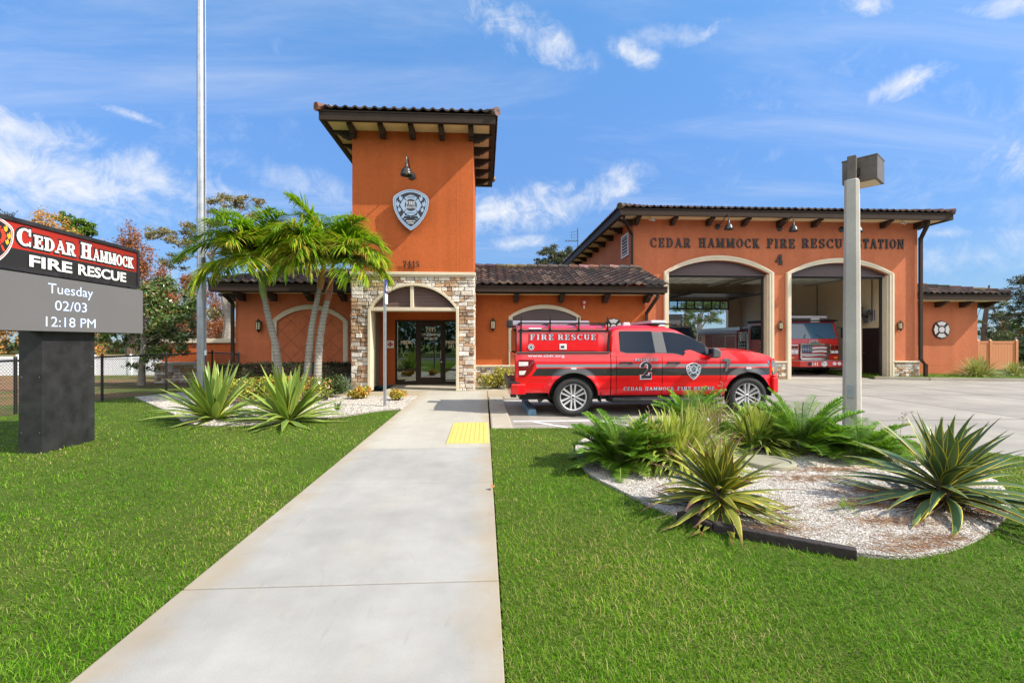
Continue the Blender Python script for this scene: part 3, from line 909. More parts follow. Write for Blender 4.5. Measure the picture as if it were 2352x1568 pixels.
PATHP = [(PATH_L, -4), (PATH_R + .004, -4), (PATH_R + .004, 15), (PATH_L, 15)]
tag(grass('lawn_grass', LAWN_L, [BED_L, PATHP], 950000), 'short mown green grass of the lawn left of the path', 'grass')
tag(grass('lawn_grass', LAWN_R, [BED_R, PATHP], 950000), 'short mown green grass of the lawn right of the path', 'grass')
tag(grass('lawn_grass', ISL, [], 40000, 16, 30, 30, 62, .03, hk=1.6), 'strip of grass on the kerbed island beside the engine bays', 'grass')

# loose stones over the beds
def pebbles(name, region, n, box, smin, smax, ground_z, label):
    x = RNG.uniform(box[0], box[1], n); y = RNG.uniform(box[2], box[3], n)
    ok = pip(x, y, region); x, y = x[ok], y[ok]; n = len(x)
    s = RNG.uniform(smin, smax, n) * np.clip(np.sqrt(x * x + y * y) / 4.5, .8, 1.8)
    a = RNG.uniform(0, 6.28, n)
    base = np.array([[1, 0, 0], [0, 1, 0], [-1, 0, 0], [0, -1, 0], [0, 0, .7]], float)
    base = base[None] * RNG.uniform(.6, 1.3, (n, 5, 1)) * s[:, None, None] * .5
    ca, sa = np.cos(a)[:, None], np.sin(a)[:, None]
    V = np.stack([base[..., 0] * ca - base[..., 1] * sa + x[:, None], base[..., 0] * sa + base[..., 1] * ca + y[:, None], base[..., 2] + ground_z], -1)
    idx = np.arange(n * 5).reshape(n, 5)
    F = np.concatenate([np.stack([idx[:, i], idx[:, (i + 1) % 4], idx[:, 4]], -1) for i in range(4)])
    C = pal(n, [(.52, .49, .44), (.43, .40, .35), (.34, .31, .26), (.59, .57, .53), (.48, .45, .40), (.24, .20, .16)], .15)
    o = npmesh(name, V.reshape(-1, 3), F, 'pebble', cols=np.repeat(C, 5, 0))
    tag(o, label, 'gravel', kind='stuff')
bx = np.array(BED_R); pebbles('gravel', BED_R, 130000, (bx[:, 0].min(), bx[:, 0].max(), bx[:, 1].min(), bx[:, 1].max()), .007, .019, -.003, 'pale crushed stones of the planting bed right of the path')
bx = np.array(BED_L); pebbles('gravel', BED_L, 45000, (bx[:, 0].min(), bx[:, 0].max(), bx[:, 1].min(), 13.4), .010, .022, -.003, 'white crushed stones of the planting bed left of the path')
# needle litter lying in drifts on the right bed
n = 4200
cl = np.array([G(1980, 1160), G(2050, 1200), G(1900, 1080), G(2150, 1240), G(1850, 1100), G(2200, 1130), G(1750, 1220), G(2260, 1180), G(1990, 1130), G(2100, 1265)])
p = cl[RNG.integers(0, len(cl), n)] + RNG.normal(0, 1, (n, 2)) * np.array([.24, .07])
p = p[pip(p[:, 0], p[:, 1], BED_R)]; n = len(p); az = RNG.normal(.5, .9, n)
V, F, C, U = blades(np.column_stack([p, np.full(n, .012)]), np.column_stack([np.cos(az), np.sin(az), RNG.uniform(-.05, .12, n)]), RNG.uniform(.04, .09, n), .0024, 0, [1, 1], pal(n, [(.30, .13, .05), (.20, .10, .05), (.42, .25, .12)]), side=np.tile([[0.3, .3, .9]], (n, 1)))
tag(npmesh('pine_needles', V, F, 'tree_leaf', cols=C, uvs=U), 'drifts of brown pine needles on the pale gravel', 'needle litter', kind='stuff')

# ------------------------------------------------------------------ small things on the paving
mb = MB(); x0, y0 = G(1033, 998); x1, y1 = G(1125, 968)
x1 = PATH_R - .02; x0 = x1 - .62; y0, y1 = 7.0, 8.75
mb.box(x0, x1, y0, y1, -.01, .012)
for i in range(8):
    xx = x0 + .045 + i * (x1 - x0 - .05) / 8
    mb.box(xx, xx + .035, y0 + .03, y1 - .03, .011, .018)
tag(mb.build('tactile_paving', 'tactile_yellow', bevel=.003), 'yellow ribbed tactile paving panel set in the concrete path', 'tactile paving')
mb = MB(); prof = [(-.10, 0), (-.075, .12), (.075, .12), (.10, 0)]
ax, ay, bx_, by_ = .98, 10.0, .86, 11.75
mb.prism([(ax + .02 + p, LOT_Z + q) for p, q in prof], 9.95, 11.75, 'y')
tag(mb.build('wheel_stop', 'wheel_stop_blue', bevel=.01), 'worn blue concrete wheel stop behind the red pickup truck', 'wheel stop')

# ------------------------------------------------------------------ fire station
YT, YW, YB, YR = 14.5, 16.0, 19.0, 20.5
TXL, TXR = X(809, YT), X(1087, YT)
st = thing('fire_station', 'orange stucco fire station with square entrance tower, brown tiled roofs and two arched engine bays', 'building', (0, YT, 0))
TILE = [(.070, .044, .036), (.050, .036, .032), (.095, .062, .048), (.038, .030, .029), (.135, .098, .076), (.062, .047, .043)]

def tile_roof(A, B, C, D, lift=.035, pitch=.27, course=.36, sub=6, pal_=TILE):
    """barrel tile plane; A-B eave (left to right), D-C upper edge"""
    A, B, C, D = map(Vector, (A, B, C, D))
    e = (B - A).normalized(); n = e.cross(D - A).normalized()
    if n.z < 0: n = -n
    up = n.cross(e).normalized()
    if up.dot(D - A) < 0: up = -up
    P2 = lambda p: ((p - A).dot(e), (p - A).dot(up))
    (sb, _), (sc, tc_), (sd, td) = P2(B), P2(C), P2(D)
    T = max(td, 1e-3)
    mb = MB()
    nk = int(T / course) + 1
    smin, smax = min(0, sd), max(sb, sc)
    ns = int((smax - smin) / pitch * sub) + 2
    wave = lambda s: .030 + .042 * max(-.25, math.cos(2 * math.pi * s / pitch)) if True else 0
    for k in range(nk):
        t0, t1 = k * course, min((k + 1) * course + .02, T)
        if t0 >= T: break
        rows = []
        for (t, h) in ((t0, -.01), (t0, lift), (t1, 0.0)):
            L = sd * t / T; Rr = sb + (sc - sb) * t / T
            row = []
            for i in range(ns):
                s0 = smin + i * pitch / sub
                s = min(max(s0, L), Rr)
                row.append((s, A + e * s + up * t + n * (wave(s0) + h)))
            rows.append(row)
        for i in range(ns - 1):
            if rows[0][i][0] == rows[0][i + 1][0] and rows[2][i][0] == rows[2][i + 1][0]: continue
            tile = int((smin + i * pitch / sub) / pitch + .5)
            rr = random.Random(tile * 131 + k * 7 + int(A.x * 100))
            c = rr.choice(pal_); j = rr.uniform(.75, 1.25); c = tuple(q * j for q in c)
            for a, b in ((0, 1), (1, 2)):
                mb.add([rows[a][i][1], rows[a][i + 1][1], rows[b][i + 1][1], rows[b][i][1]], [(0, 1, 2, 3)], col=c)
    return mb

def ridge_caps(mb, a, b, r=.10, pal_=TILE, lift=.03):
    a, b = Vector(a), Vector(b); d = b - a; n = max(1, int(d.length / .38))
    for i in range(n):
        p, q = a + d * (i / n), a + d * ((i + 1.12) / n)
        c = random.choice(pal_); c = tuple(min(1, x * random.uniform(1.0, 1.9)) for x in c)
        up = Vector((0, 0, lift))
        mb.tube([p + up * 1.6, q + up], [r * 1.12, r * .92], 9, True, col=c)

def roof_obj(name, planes, caps, parent=None):
    mb = MB()
    for pl in planes:
        q = tile_roof(*pl); b = len(mb.v)
        mb.v += q.v; mb.f += [tuple(i + b for i in f) for f in q.f]; mb.mi += q.mi; mb.c += q.c
    for c in caps: ridge_caps(mb, *c)
    mb.hascol = True
    return mb.build(name, 'roof_tile', st)

STONE = [(.68, .62, .54), (.62, .55, .46), (.50, .40, .29), (.40, .25, .15), (.46, .30, .19), (.32, .21, .14), (.52, .46, .40), (.72, .68, .62), (.50, .33, .20), (.60, .52, .43), (.70, .65, .58)]
def stones(mb, u0, u1, z0, z1, place, arch=None, seed=1, hmin=.06, hmax=.15):
    """ledge-stone courses; place(u, z, d) -> world; arch = (centre, halfwidth, spring, rise, grow): nothing inside it"""
    rr = random.Random(seed); z = z0
    fa = None
    if arch:
        cx, hw, zs, rise, gr_ = arch
        Rr = (hw * hw + rise * rise) / (2 * rise); zc = zs + rise - Rr; ro = Rr + gr_
        def fa(u):
            du = abs(u - cx)
            if du > hw + gr_: return -1e9
            return max(zs, zc + math.sqrt(max(0, ro * ro - du * du)))
    while z < z1 - .01:
        h = rr.uniform(hmin, hmax)
        if z1 - z - h < hmin * .8: h = z1 - z
        u = u0
        while u < u1 - .01:
            w = rr.choice((rr.uniform(.09, .20), rr.uniform(.16, .38)))
            if u1 - u - w < .11: w = u1 - u
            subs = [(z, z + h)] if rr.random() < .72 or h < .14 else [(z, z + h * .48), (z + h * .48, z + h)]
            for (a, b) in subs:
                g = .006
                c = rr.choice(STONE); j = rr.uniform(.85, 1.12); c = tuple(q * j for q in c)
                d = rr.uniform(.025, .062)
                xs0, xs1 = u + g, u + w - g
                if fa is None or (max(fa(xs0), fa(xs1), fa((xs0 + xs1) / 2)) <= a + g):
                    pts = [(xs0, a + g), (xs1, a + g), (xs1, b - g), (xs0, b - g)]
                else:
                    n = 10; lo = []
                    for i in range(n + 1):
                        uu = xs0 + (xs1 - xs0) * i / n
                        q = max(a + g, fa(uu))
                        if q < b - g - .012: lo.append((uu, q))
                    if len(lo) < 2: continue
                    pts = lo + [(lo[-1][0], b - g), (lo[0][0], b - g)]
                n = len(pts)
                mu = sum(p[0] for p in pts) / n; mz = sum(p[1] for p in pts) / n
                k = 1 - .014 / max(.05, min(w, b - a))
                inner = [(mu + (p[0] - mu) * k + 0, mz + (p[1] - mz) * k, d + rr.uniform(-.008, .008)) for p in pts]
                vs = [place(p[0], p[1], .0) for p in pts] + [place(p[0], p[1], d * .7) for p in pts] + [place(*p) for p in inner]
                fs = [(i, (i + 1) % n, (i + 1) % n + n, i + n) for i in range(n)] + [(i + n, (i + 1) % n + n, (i + 1) % n + 2 * n, i + 2 * n) for i in range(n)] + [tuple(range(2 * n, 3 * n))]
                mb.add(vs, fs, col=c)
            u += w
        z += h

# --- tower
ZS0 = Z(632, YT, 950); ZS1 = Z(625, YT, 950); ZSOF = 7.74
SIDE_D = 4.15
mb = MB(); mb.box(TXL, TXR, YT, YT + SIDE_D, ZS1 - .02, ZSOF)
mb.build('tower_wall', 'stucco_tower', st)
mb = MB(); jx = X(1050, YT)
mb.box(jx, jx + .012, YT - .004, YT + .01, ZS1, ZSOF - .3); mb.build('control_joint', 'stucco_panel', st)
mb = MB(); mb.box(TXL - .07, TXR + .07, YT - .07, YT + 1.55, ZS0, ZS1); mb.box(TXL - .045, TXR + .045, YT - .045, YT + 1.52, ZS0 - .05, ZS0 - .002)
mb.build('ledge', 'cream', st, bevel=.012)
# stone ground storey with arched opening
AX0, AX1 = X(845, YT), X(1054, YT)                    # outer edges of the cream arch
acx, ahw = (AX0 + AX1) / 2, (AX1 - AX0) / 2
AZS = Z(711, YT, 950); ARISE = Z(650, YT, 950) - AZS
TW = .085
arc_o = arc_pts(acx, ahw, AZS, ARISE, 28)
arc_i = arc_pts(acx, ahw - TW, AZS, ARISE - TW, 28)
mb = MB()
outl = [(TXL, 0), (TXL, ZS0 - .002), (TXR, ZS0 - .002), (TXR, 0), (AX1 - .02, 0), (AX1 - .02, AZS)] + [(x, z) for x, z in arc_pts(acx, ahw - .02, AZS, ARISE - .02, 28)[::-1]] + [(AX0 + .02, 0)]
mb.prism(outl, YT + .03, YT + .42, 'y')
for x0, x1 in ((TXL, TXL + .34), (TXR - .34, TXR)):
    mb.box(x0 + .002, x1 - .002, YT + .42, YW + .9, 2.36, ZS0 - .01)
    mb.box(x0 + .002, x1 - .002, YT + 1.42, YW + .9, 0, 2.358)
mb.build('stone_core', 'mortar', st)
mb = MB()
fr = lambda u, z, d: (u, YT + .03 - d, z)
stones(mb, TXL - .03, TXR + .03, .0, ZS0 - .05, fr, (acx, ahw, AZS, ARISE, .0), 3)
mb2 = MB()
# remove stones that fall inside the doorway below the springing
def carve(m, test):
    keep = [i for i, f in enumerate(m.f) if not test([m.v[j] for j in f])]
    m.f = [m.f[i] for i in keep]; m.mi = [m.mi[i] for i in keep]; m.c = [m.c[i] for i in keep]
mb = MB()
stones(mb, TXL - .03, AX0, .0, AZS, fr, None, 3); stones(mb, AX1, TXR + .03, .0, AZS, fr, None, 4)
stones(mb, TXL - .03, TXR + .03, AZS, ZS0 - .05, fr, (acx, ahw, AZS, ARISE, 0), 5)
sr = lambda u, z, d: (TXR + d, u, z); sl = lambda u, z, d: (TXL - d, u, z)
for f in (sr, sl):
    stones(mb, YT, YT + .40, 0, 2.36, f, None, 6); stones(mb, YT, YW, 2.42, ZS0 - .05, f, None, 7)
mb.hascol = True
mb.build('stone_cladding', 'stone', st)
mb = MB()                                              # cream arch, jambs, beam and mullion
mb.strip([(AX0, 0)] + arc_o + [(AX1, 0)], [(AX0 + TW, 0)] + arc_i + [(AX1 - TW, 0)], YT - .06, YT + .40)
BZ0, BZ1 = Z(714, YT, 950), Z(706, YT, 950)
mb.box(AX0 + TW, AX1 - TW, YT - .03, YT + .38, BZ0, BZ1)
mx0, mx1 = X(942, YT), X(950, YT)
mb.prism([(mx0, BZ1), (mx1, BZ1), (mx1, AZS + ARISE - TW), (mx0, AZS + ARISE - TW)], YT - .02, YT + .2, 'y')
for xs, sgn in ((TXR, 1), (TXL, -1)):                 # side openings of the porch
    mb.box(xs - .36 * sgn, xs + .05 * sgn, YT + .40, YT + .48, 0, 2.36); mb.box(xs - .36 * sgn, xs + .05 * sgn, YT + 1.35, YT + 1.43, 0, 2.36)
    mb.box(xs - .36 * sgn, xs + .05 * sgn, YT + .40, YT + 1.43, 2.362, 2.44)
mb.build('arch_trim', 'cream', st, bevel=.01)
mb = MB()
Rr_ = (ahw ** 2 + ARISE ** 2) / (2 * ARISE); azc = AZS + ARISE - Rr_; ri = Rr_ - TW
nl = 15
for i in range(nl):
    z = BZ1 + .02 + i * (AZS + ARISE - TW - BZ1) / nl
    hw = min(math.sqrt(max(0, ri * ri - (z + .05 - azc) ** 2)), ahw - TW)
    for a, b in ((acx - hw, mx0), (mx1, acx + hw)):
        if b - a > .04:
            q = Matrix.Rotation(R(-35), 3, 'X')
            mb.obox(((a + b) / 2, YT + .13, z + .02), (b - a, .012, .075), q)
mb.build('louver', 'louver_brown', st)
mb = MB(); mb.prism(arc_pts(acx, ahw - TW * .6, AZS, ARISE - TW * .6, 24) , YT + .22, YT + .25); mb.build('louver_backing', 'vent_dark', st)
# porch back wall, ceiling
YD = 16.7
DX0, DX1 = X(908, YD), X(1052, YD); DZ = Z(735, YD, 980)
ix0, ix1 = TXL + .343, TXR - .343
mb = MB()
mb.box(ix0, DX0, YD, YD + .2, .004, 2.6); mb.box(DX1, ix1 + .3, YD, YD + .2, .004, 2.6); mb.box(DX0, DX1, YD, YD + .2, DZ, 2.6)
mb.build('porch_wall', 'stucco_tower', st)
mb = MB(); mb.box(ix0 - .3, ix1 + .3, YT + .42, YD + .01, 2.55, 2.62); mb.build('porch_ceiling', 'soffit_cream', st)
# storefront
fd = MB(); y0, y1 = YD - .02, YD + .06
dx = [DX0, X(956, YD), X(962, YD), X(1013, YD), X(1020, YD), DX1]
for x in (DX0, dx[1] - .01, dx[4] - .02, DX1 - .06): fd.box(x, x + .065, y0, y1, .01, DZ)
fd.box(DX0, DX1, y0 + .002, y1 - .002, DZ - .06, DZ - .001); fd.box(DX0, DX1, y0 + .002, y1 - .002, .01, .10)
zr = Z(849, YD, 980)
fd.box(DX0 + .06, dx[1], y0 + .002, y1 - .002, zr - .03, zr + .03); fd.box(dx[4], DX1 - .05, y0 + .002, y1 - .002, zr - .03, zr + .03)
fd.build('entrance_frame', 'bronze', st)
dl, dr = dx[1] + .06, dx[4] - .025
ed = MB()
ed.box(dl, dl + .10, y0 - .01, y1, .02, DZ - .07); ed.box(dr - .10, dr, y0 - .01, y1, .02, DZ - .07)
ed.box(dl + .1, dr - .1, y0 - .009, y1, .02, .24); ed.box(dl + .1, dr - .1, y0 - .009, y1, DZ - .2, DZ - .071)
edo = ed.build('entrance_door', 'bronze', st)
g = MB(); g.box(dl + .1, dr - .1, YD + .015, YD + .022, .24, DZ - .2); g.build('door_pane', 'door_glass', edo)
g = MB(); hx = dr - .06
g.tube([(hx, y0 - .01, 1.18), (hx - .02, y0 - .07, 1.17), (hx - .02, y0 - .07, .90), (hx, y0 - .01, .89)], .014, 8); g.build('handle', 'brushed', edo, smooth=True)
g = MB(); g.lathe([(0, 0), (.025, 0), (.025, .02), (0, .02)], (hx, y0 - .01, .78), 12, (0, -1, 0)); g.build('lock', 'brushed', edo)
g = MB(); g.box(DX0 + .065, dx[1] - .012, YD + .015, YD + .022, .1, DZ - .06); g.build('window', 'door_glass', st)
g = MB(); g.box(dx[4] + .045, DX1 - .06, YD + .015, YD + .022, .1, DZ - .06); g.build('window', 'door_glass', st)
dc = (dl + dr) / 2; pl = on_front(0, 0, YD + .0145)
g = MB()
put_slab(g, '7415', pl, .16, .36, .003, at=(dc, DZ - .40))
put_slab(g, 'CEDAR HAMMOCK', pl, .075, .62, .003, at=(dc, 1.68), gap=.12); put_slab(g, 'FIRE RESCUE', pl, .075, .46, .003, at=(dc, 1.55), gap=.12)
lc = (DX0 + .065 + dx[1]) / 2; rc = (dx[4] + DX1) / 2
put_text(g, 'MEDIC', pl, .11, .40, .003, at=(lc, 1.40), offset=.03); put_slab(g, '8', pl, .12, .09, .003, at=(lc, 1.25))
put_text(g, 'ENGINE', pl, .11, .44, .003, at=(rc, 1.40), offset=.03); put_slab(g, '241', pl, .12, .22, .003, at=(rc, 1.25))
g.build('door_lettering', 'door_cream', st)
# lobby behind the glass
lb = MB(); a0, a1, b0, b1 = DX0 - 1.2, DX1 + 1.2, YD + .21, YD + 5.0
lb.box(a0, a1, b1, b1 + .1, 0, 2.6); lb.box(a0 - .1, a0, b0, b1, 0, 2.6); lb.box(a1, a1 + .1, b0, b1, 0, 2.6); lb.box(a0 - .1, a1 + .1, b0, b1, 2.62, 2.7)
lb.build('lobby_wall', 'lobby_wall', st)
lb = MB(); lb.box(a0, a1, YD + .07, b1, -.05, .012); lb.build('lobby_floor', 'lobby_floor', st)
lb = MB(); lb.box(DX0 + .36, DX0 + .62, b0 + 1.6, b0 + 1.7, 0, 1.25); lb.build('reception_panel', 'stucco_panel', st)

# --- soffits, gutters, brackets
def eave(x0, x1, y0, y1, zs, zg0, zg1, wall, holes_right=None):
    """soffit board, fascia and gutter round a rectangular eave; wall = (x0, x1, y0, y1)"""
    s = MB(); s.box(x0 + .12, x1 - .12, y0 + .12, y1 - .12, zs, zs + .05); s.build('soffit', 'soffit_cream', st)
    g = MB()
    for a in (0, 1):
        d0, d1, lo, hi = ((.12, .17, zs - .02, zg1 - .03), (.0, .118, zg0, zg1))[a]
        g.box(x0 + d0, x1 - d0, y0 + d0, y0 + d1, lo, hi); g.box(x0 + d0, x1 - d0, y1 - d1, y1 - d0, lo, hi)
        g.box(x0 + d0, x0 + d1, y0 + d1, y1 - d1, lo, hi); g.box(x1 - d1, x1 - d0, y0 + d1, y1 - d1, lo, hi)
    g.box(x0 - .02, x1 + .02, y0 - .02, y0 + .03, zg1 - .035, zg1 + .003)
    g.box(x0 - .02, x0 + .03, y0 + .03, y1, zg1 - .035, zg1 + .003); g.box(x1 - .03, x1 + .02, y0 + .03, y1, zg1 - .035, zg1 + .003)
    g.build('gutter', 'bronze', st)
BR = [(0, 0), (.56, 0), (.56, -.075), (.47, -.085), (.40, -.11), (.33, -.165), (.29, -.18), (.29, -.205), (.20, -.205), (.20, -.25), (0, -.25)]
mb = MB(); mb.prism([(-d, z) for d, z in BR], -.075, .075, 'x')
br0 = mb.build('bracket', 'bracket_wood', st, bevel=.006, local=True)
BRN = [0]
def bracket(x, y, z, rz, k=1.0):
    if BRN[0] == 0: o = br0
    else:
        o = br0.copy(); COL.objects.link(o); o.parent = st; KIDS[st.name].append(o)
    BRN[0] += 1
    o.location = Vector((x, y, z)) - WPOS[st.name]; o.rotation_euler = (0, 0, rz); o.scale = (1, k, 1)
TEX0, TEX1, TEY0 = X(732, 13.75), X(1138, 13.75), 13.75
TEY1 = YT + SIDE_D + .75
eave(TEX0, TEX1, TEY0, TEY1, ZSOF, 7.70, 7.96, None)
for i in range(5):
    bracket(TXL + .06 + i * (TXR - TXL - .12) / 4, YT, ZSOF, 0)
for i in range(5):
    y = YT + .08 + i * (SIDE_D - .16) / 4
    bracket(TXR, y, ZSOF, R(90)); bracket(TXL, y, ZSOF, R(-90))
tc = ((TEX0 + TEX1) / 2, (TEY0 + TEY1) / 2, 8.0 + .30 * (TEX1 - TEX0) / 2)
ze = 7.985; o_ = .06
c4 = [(TEX0 - o_, TEY0 - o_, ze), (TEX1 + o_, TEY0 - o_, ze), (TEX1 + o_, TEY1 + o_, ze), (TEX0 - o_, TEY1 + o_, ze)]
roof_obj('tower_roof', [(c4[i], c4[(i + 1) % 4], tc, tc) for i in range(4)], [(c, tc, .11) for c in c4])

# --- low wings
WZS = 3.03
WXL = X(541, YW); WXR = X(1482, YW)
mb = MB(); mb.box(WXL, TXL - .001, YW, YW + 5, -.2, WZS); mb.build('wing_wall', 'stucco_panel', st)
mb = MB(); mb.box(TXR + .001, WXR, YW, YB + 3, -.2, WZS + .05); mb.build('wing_wall', 'stucco_tower', st)
ZSILL = Z(838, YW, 1130)
mb = MB(); stones(mb, TXR + .03, WXR, -.1, ZSILL - .07, lambda u, z, d: (u, YW - d - .002, z), None, 9)
mb.box(TXR + .02, WXR + .03, YW - .02, YW - .001, -.2, ZSILL - .07, col=(.3, .25, .2))
mb.hascol = True; mb.build('stone_base', 'stone', st)
mb = MB(); mb.box(TXR + .01, WXR + .06, YW - .10, YW + .0, ZSILL - .07, ZSILL); mb.build('sill', 'cream', st, bevel=.012)
# blind arch, left wing
def arch_frame(u0, u1, vs, va, y, w, z0, proud, name='arch_trim'):
    x0, x1 = X(u0, y), X(u1, y); cx, hw = (x0 + x1) / 2, (x1 - x0) / 2
    zs = Z(vs, y, (u0 + u1) / 2); rise = Z(va, y, (u0 + u1) / 2) - zs
    ao, ai = arc_pts(cx, hw, zs, rise, 26), arc_pts(cx, hw - w, zs - .02, rise - w + .02, 26)
    mb = MB()
    mb.strip([(x0, z0)] + ao + [(x1, z0)], [(x0 + w, z0)] + ai + [(x1 - w, z0)], y - proud, y + .02)
    ai2 = arc_pts(cx, hw - w * .42, zs - .01, rise - w * .42 + .01, 26); ao2 = arc_pts(cx, hw - w * .18, zs, rise - w * .18, 26)
    mb.strip([(x0 + w * .18, z0)] + ao2 + [(x1 - w * .18, z0)], [(x0 + w * .42, z0)] + ai2 + [(x1 - w * .42, z0)], y - proud - .015, y - proud + .002)
    mb.build(name, 'cream', st)
    return cx, hw, zs, rise, ai
cx, hw, zs, rise, ai = arch_frame(626, 800, 737, 700, YW, .15, 0, .07)
mb = MB(); mb.prism([(cx - hw + .15, 0)] + ai + [(cx + hw - .15, 0)], YW - .012, YW + .01); mb.build('wall_panel', 'stucco_panel', st)
mb = MB()
for s in (-1, 1):
    for k in range(-9, 10):
        pts = []
        for q in range(60):
            x = cx - hw + .17 + (2 * hw - .34) * q / 59; z = .9 + s * (x - cx) + k * .62
            Rr = ((hw - .15) ** 2 + (rise - .13) ** 2) / (2 * (rise - .13)); zc = zs - .02 + (rise - .13) - Rr
            zmax = zc + math.sqrt(max(0, Rr * Rr - (x - cx) ** 2)) - .02
            if .1 < z < zmax: pts.append((x, z))
        if len(pts) > 1: mb.bar((pts[0][0], YW - .0125 - .0006 * (s + 1), pts[0][1]), (pts[-1][0], YW - .0125 - .0006 * (s + 1), pts[-1][1]), .012, .004)
mb.build('panel_groove', 'bracket_wood', st)
# arched window, right wing
cx, hw, zs, rise, ai = arch_frame(1168, 1333, 727, 700, YW, .13, ZSILL, .07)
mb = MB(); mb.prism([(cx - hw + .13, zs - .36)] + ai + [(cx + hw - .13, zs - .36)], YW - .02, YW + .01); mb.build('transom_panel', 'purple_panel', st)
mb = MB(); mb.box(cx - hw + .13, cx + hw - .13, YW - .012, YW - .004, ZSILL, zs - .36); wino = mb.build('window', 'window_dark', st)
mb = MB()
for x in (cx - hw + .13, cx - .03, cx + hw - .19): mb.box(x, x + .06, YW - .05, YW - .013, ZSILL, zs - .362)
mb.box(cx - hw + .13, cx + hw - .13, YW - .049, YW - .0135, zs - .42, zs - .361); mb.build('frame', 'bronze', wino)

EYW = 15.25
# right wing eave, roof
def front_eave(x0, x1, y0, y1, zs, zg0, zg1, endcaps=True):
    s = MB(); s.box(x0 + .02, x1 - .06, y0 + .12, y1, zs, zs + .05); s.build('soffit', 'soffit_cream', st)
    g = MB(); g.box(x0, x1, y0, y0 + .118, zg0, zg1); g.box(x0, x1 - .04, y0 + .12, y0 + .17, zs - .02, zg1 - .03)
    g.box(x0, x1 + .01, y0 - .02, y0 + .03, zg1 - .03, zg1 + .003)
    g.build('gutter', 'bronze', st)
RX0, RX1 = TXR + .002, X(1533, EYW)
ZG1 = Z(657, EYW, 1300); ZG0 = Z(671, EYW, 1300)
front_eave(RX0, RX1, EYW, YW, WZS, ZG0, ZG1)
for u in (1211, 1313, 1414, 1513 - 5):
    bracket(X(u - 26, YW), YW, WZS, 0)
yr, zr_ = 18.05, ZG1 + .35 * (18.05 - EYW)
roof_obj('wing_roof', [((RX0, EYW - .05, ZG1 + .03), (RX1 + .02, EYW - .05, ZG1 + .03), (RX1 + .02, yr, zr_), (RX0, yr, zr_)),
                       ((RX1, 21.2, ZG1 + .03), (RX0, 21.2, ZG1 + .03), (RX0, yr, zr_), (RX1, yr, zr_))], [((RX0, yr, zr_ + .02), (RX1, yr, zr_ + .02), .10)])
mb = MB(); mb.prism([(EYW + .14, WZS + .051), (yr, zr_ - .04), (21, WZS + .051)], RX1 - .06, RX1 - .02, 'x'); mb.build('gable_end', 'stucco_bay', st)
mb = MB(); mb.box(X(1484, EYW), X(1524, EYW), EYW - .005, EYW + .09, ZG1 + .004, ZG1 + .19); mb.build('flashing', 'dark_gray_metal', st)
# left wing eave, hipped roof
LX0 = X(478, EYW); LX1 = TXL - .002
front_eave(LX0, LX1, EYW, YW, WZS, ZG0 - .02, ZG1)
mb = MB(); mb.box(LX0, LX0 + .118, EYW + .12, 21.5, ZG0 - .02, ZG1); mb.box(LX0 + .12, WXL, YW + .001, 21.4, WZS + .001, WZS + .045); mb.build('gutter', 'bronze', st)
yl = 16.9; zl = ZG1 + .35 * (yl - EYW)
roof_obj('wing_roof', [((LX0 - .05, EYW - .05, ZG1 + .03), (LX1, EYW - .05, ZG1 + .03), (LX1, yl, zl), (LX0 + 1.7, yl, zl)),
                       ((LX0 - .05, 2 * yl - EYW, ZG1 + .03), (LX0 - .05, EYW - .05, ZG1 + .03), (LX0 + 1.7, yl, zl), (LX0 + 1.7, yl, zl)),
                       ((LX1, 2 * yl - EYW, ZG1 + .03), (LX0 - .05, 2 * yl - EYW, ZG1 + .03), (LX0 + 1.7, yl, zl), (LX1, yl, zl))],
         [((LX0, EYW, ZG1 + .05), (LX0 + 1.7, yl, zl + .02), .1), ((LX0 + 1.7, yl, zl + .02), (LX1, yl, zl + .02), .1)])
for u in (560, 632, 716, 792): bracket(X(u, YW), YW, WZS, 0)
for k in range(3): bracket(WXL, YW + .1 + k * 1.2, WZS, R(-90))
def downspout(pts, w=.09, d=.075, name='downspout'):
    mb = MB()
    for a, b in zip(pts[:-1], pts[1:]): mb.bar(a, b, w, d)
    for p in pts[1:-1]: mb.obox(p, (w + .004, d + .004, d + .004))
    mb.build(name, 'bronze', st)
x = X(541, YW) - .06
downspout([(x, YW - .06, -.02), (x, YW - .06, 2.7), (x, EYW + .2, 2.95)])
x = X(1484, YW)
downspout([(x + .16, EYW + .08, ZG0), (x + .16, EYW + .08, ZG0 - .12), (x - .01, YW - .07, ZG0 - .62), (x - .01, YW - .07, 0)])

# --- engine bays
BX0, BX1 = X(1454, YB), X(2107, YB)
BZS = 6.40
bo = []
for (uo0, uo1, vsp, vap) in ((1523, 1775, 627, 589), (1804, 2050, 627, 592)):
    x0, x1 = X(uo0, YB), X(uo1, YB); zs = Z(vsp, YB, 1790); bo.append(((x0 + x1) / 2, (x1 - x0) / 2, zs, Z(vap, YB, 1790) - zs))
BW = .19
z0 = LOT_Z
pts = [(BX0, z0), (BX0, BZS), (BX1, BZS), (BX1, z0)]
for (cx, hw, zs, rise) in bo[::-1]:
    inn = arc_pts(cx, hw - BW, zs - .03, rise - BW + .03, 26)
    pts += [(cx + hw - BW, z0)] + inn[::-1] + [(cx - hw + BW, z0)]
mb = MB(); mb.prism(pts, YB, YB + .32, 'y')
YBK = 32.4
mb.box(BX0, BX0 + .28, YB + .321, YBK, z0, BZS); mb.box(BX1 - .28, BX1, YB + .321, YBK, z0, BZS)
mb.build('bay_wall', 'stucco_bay', st)
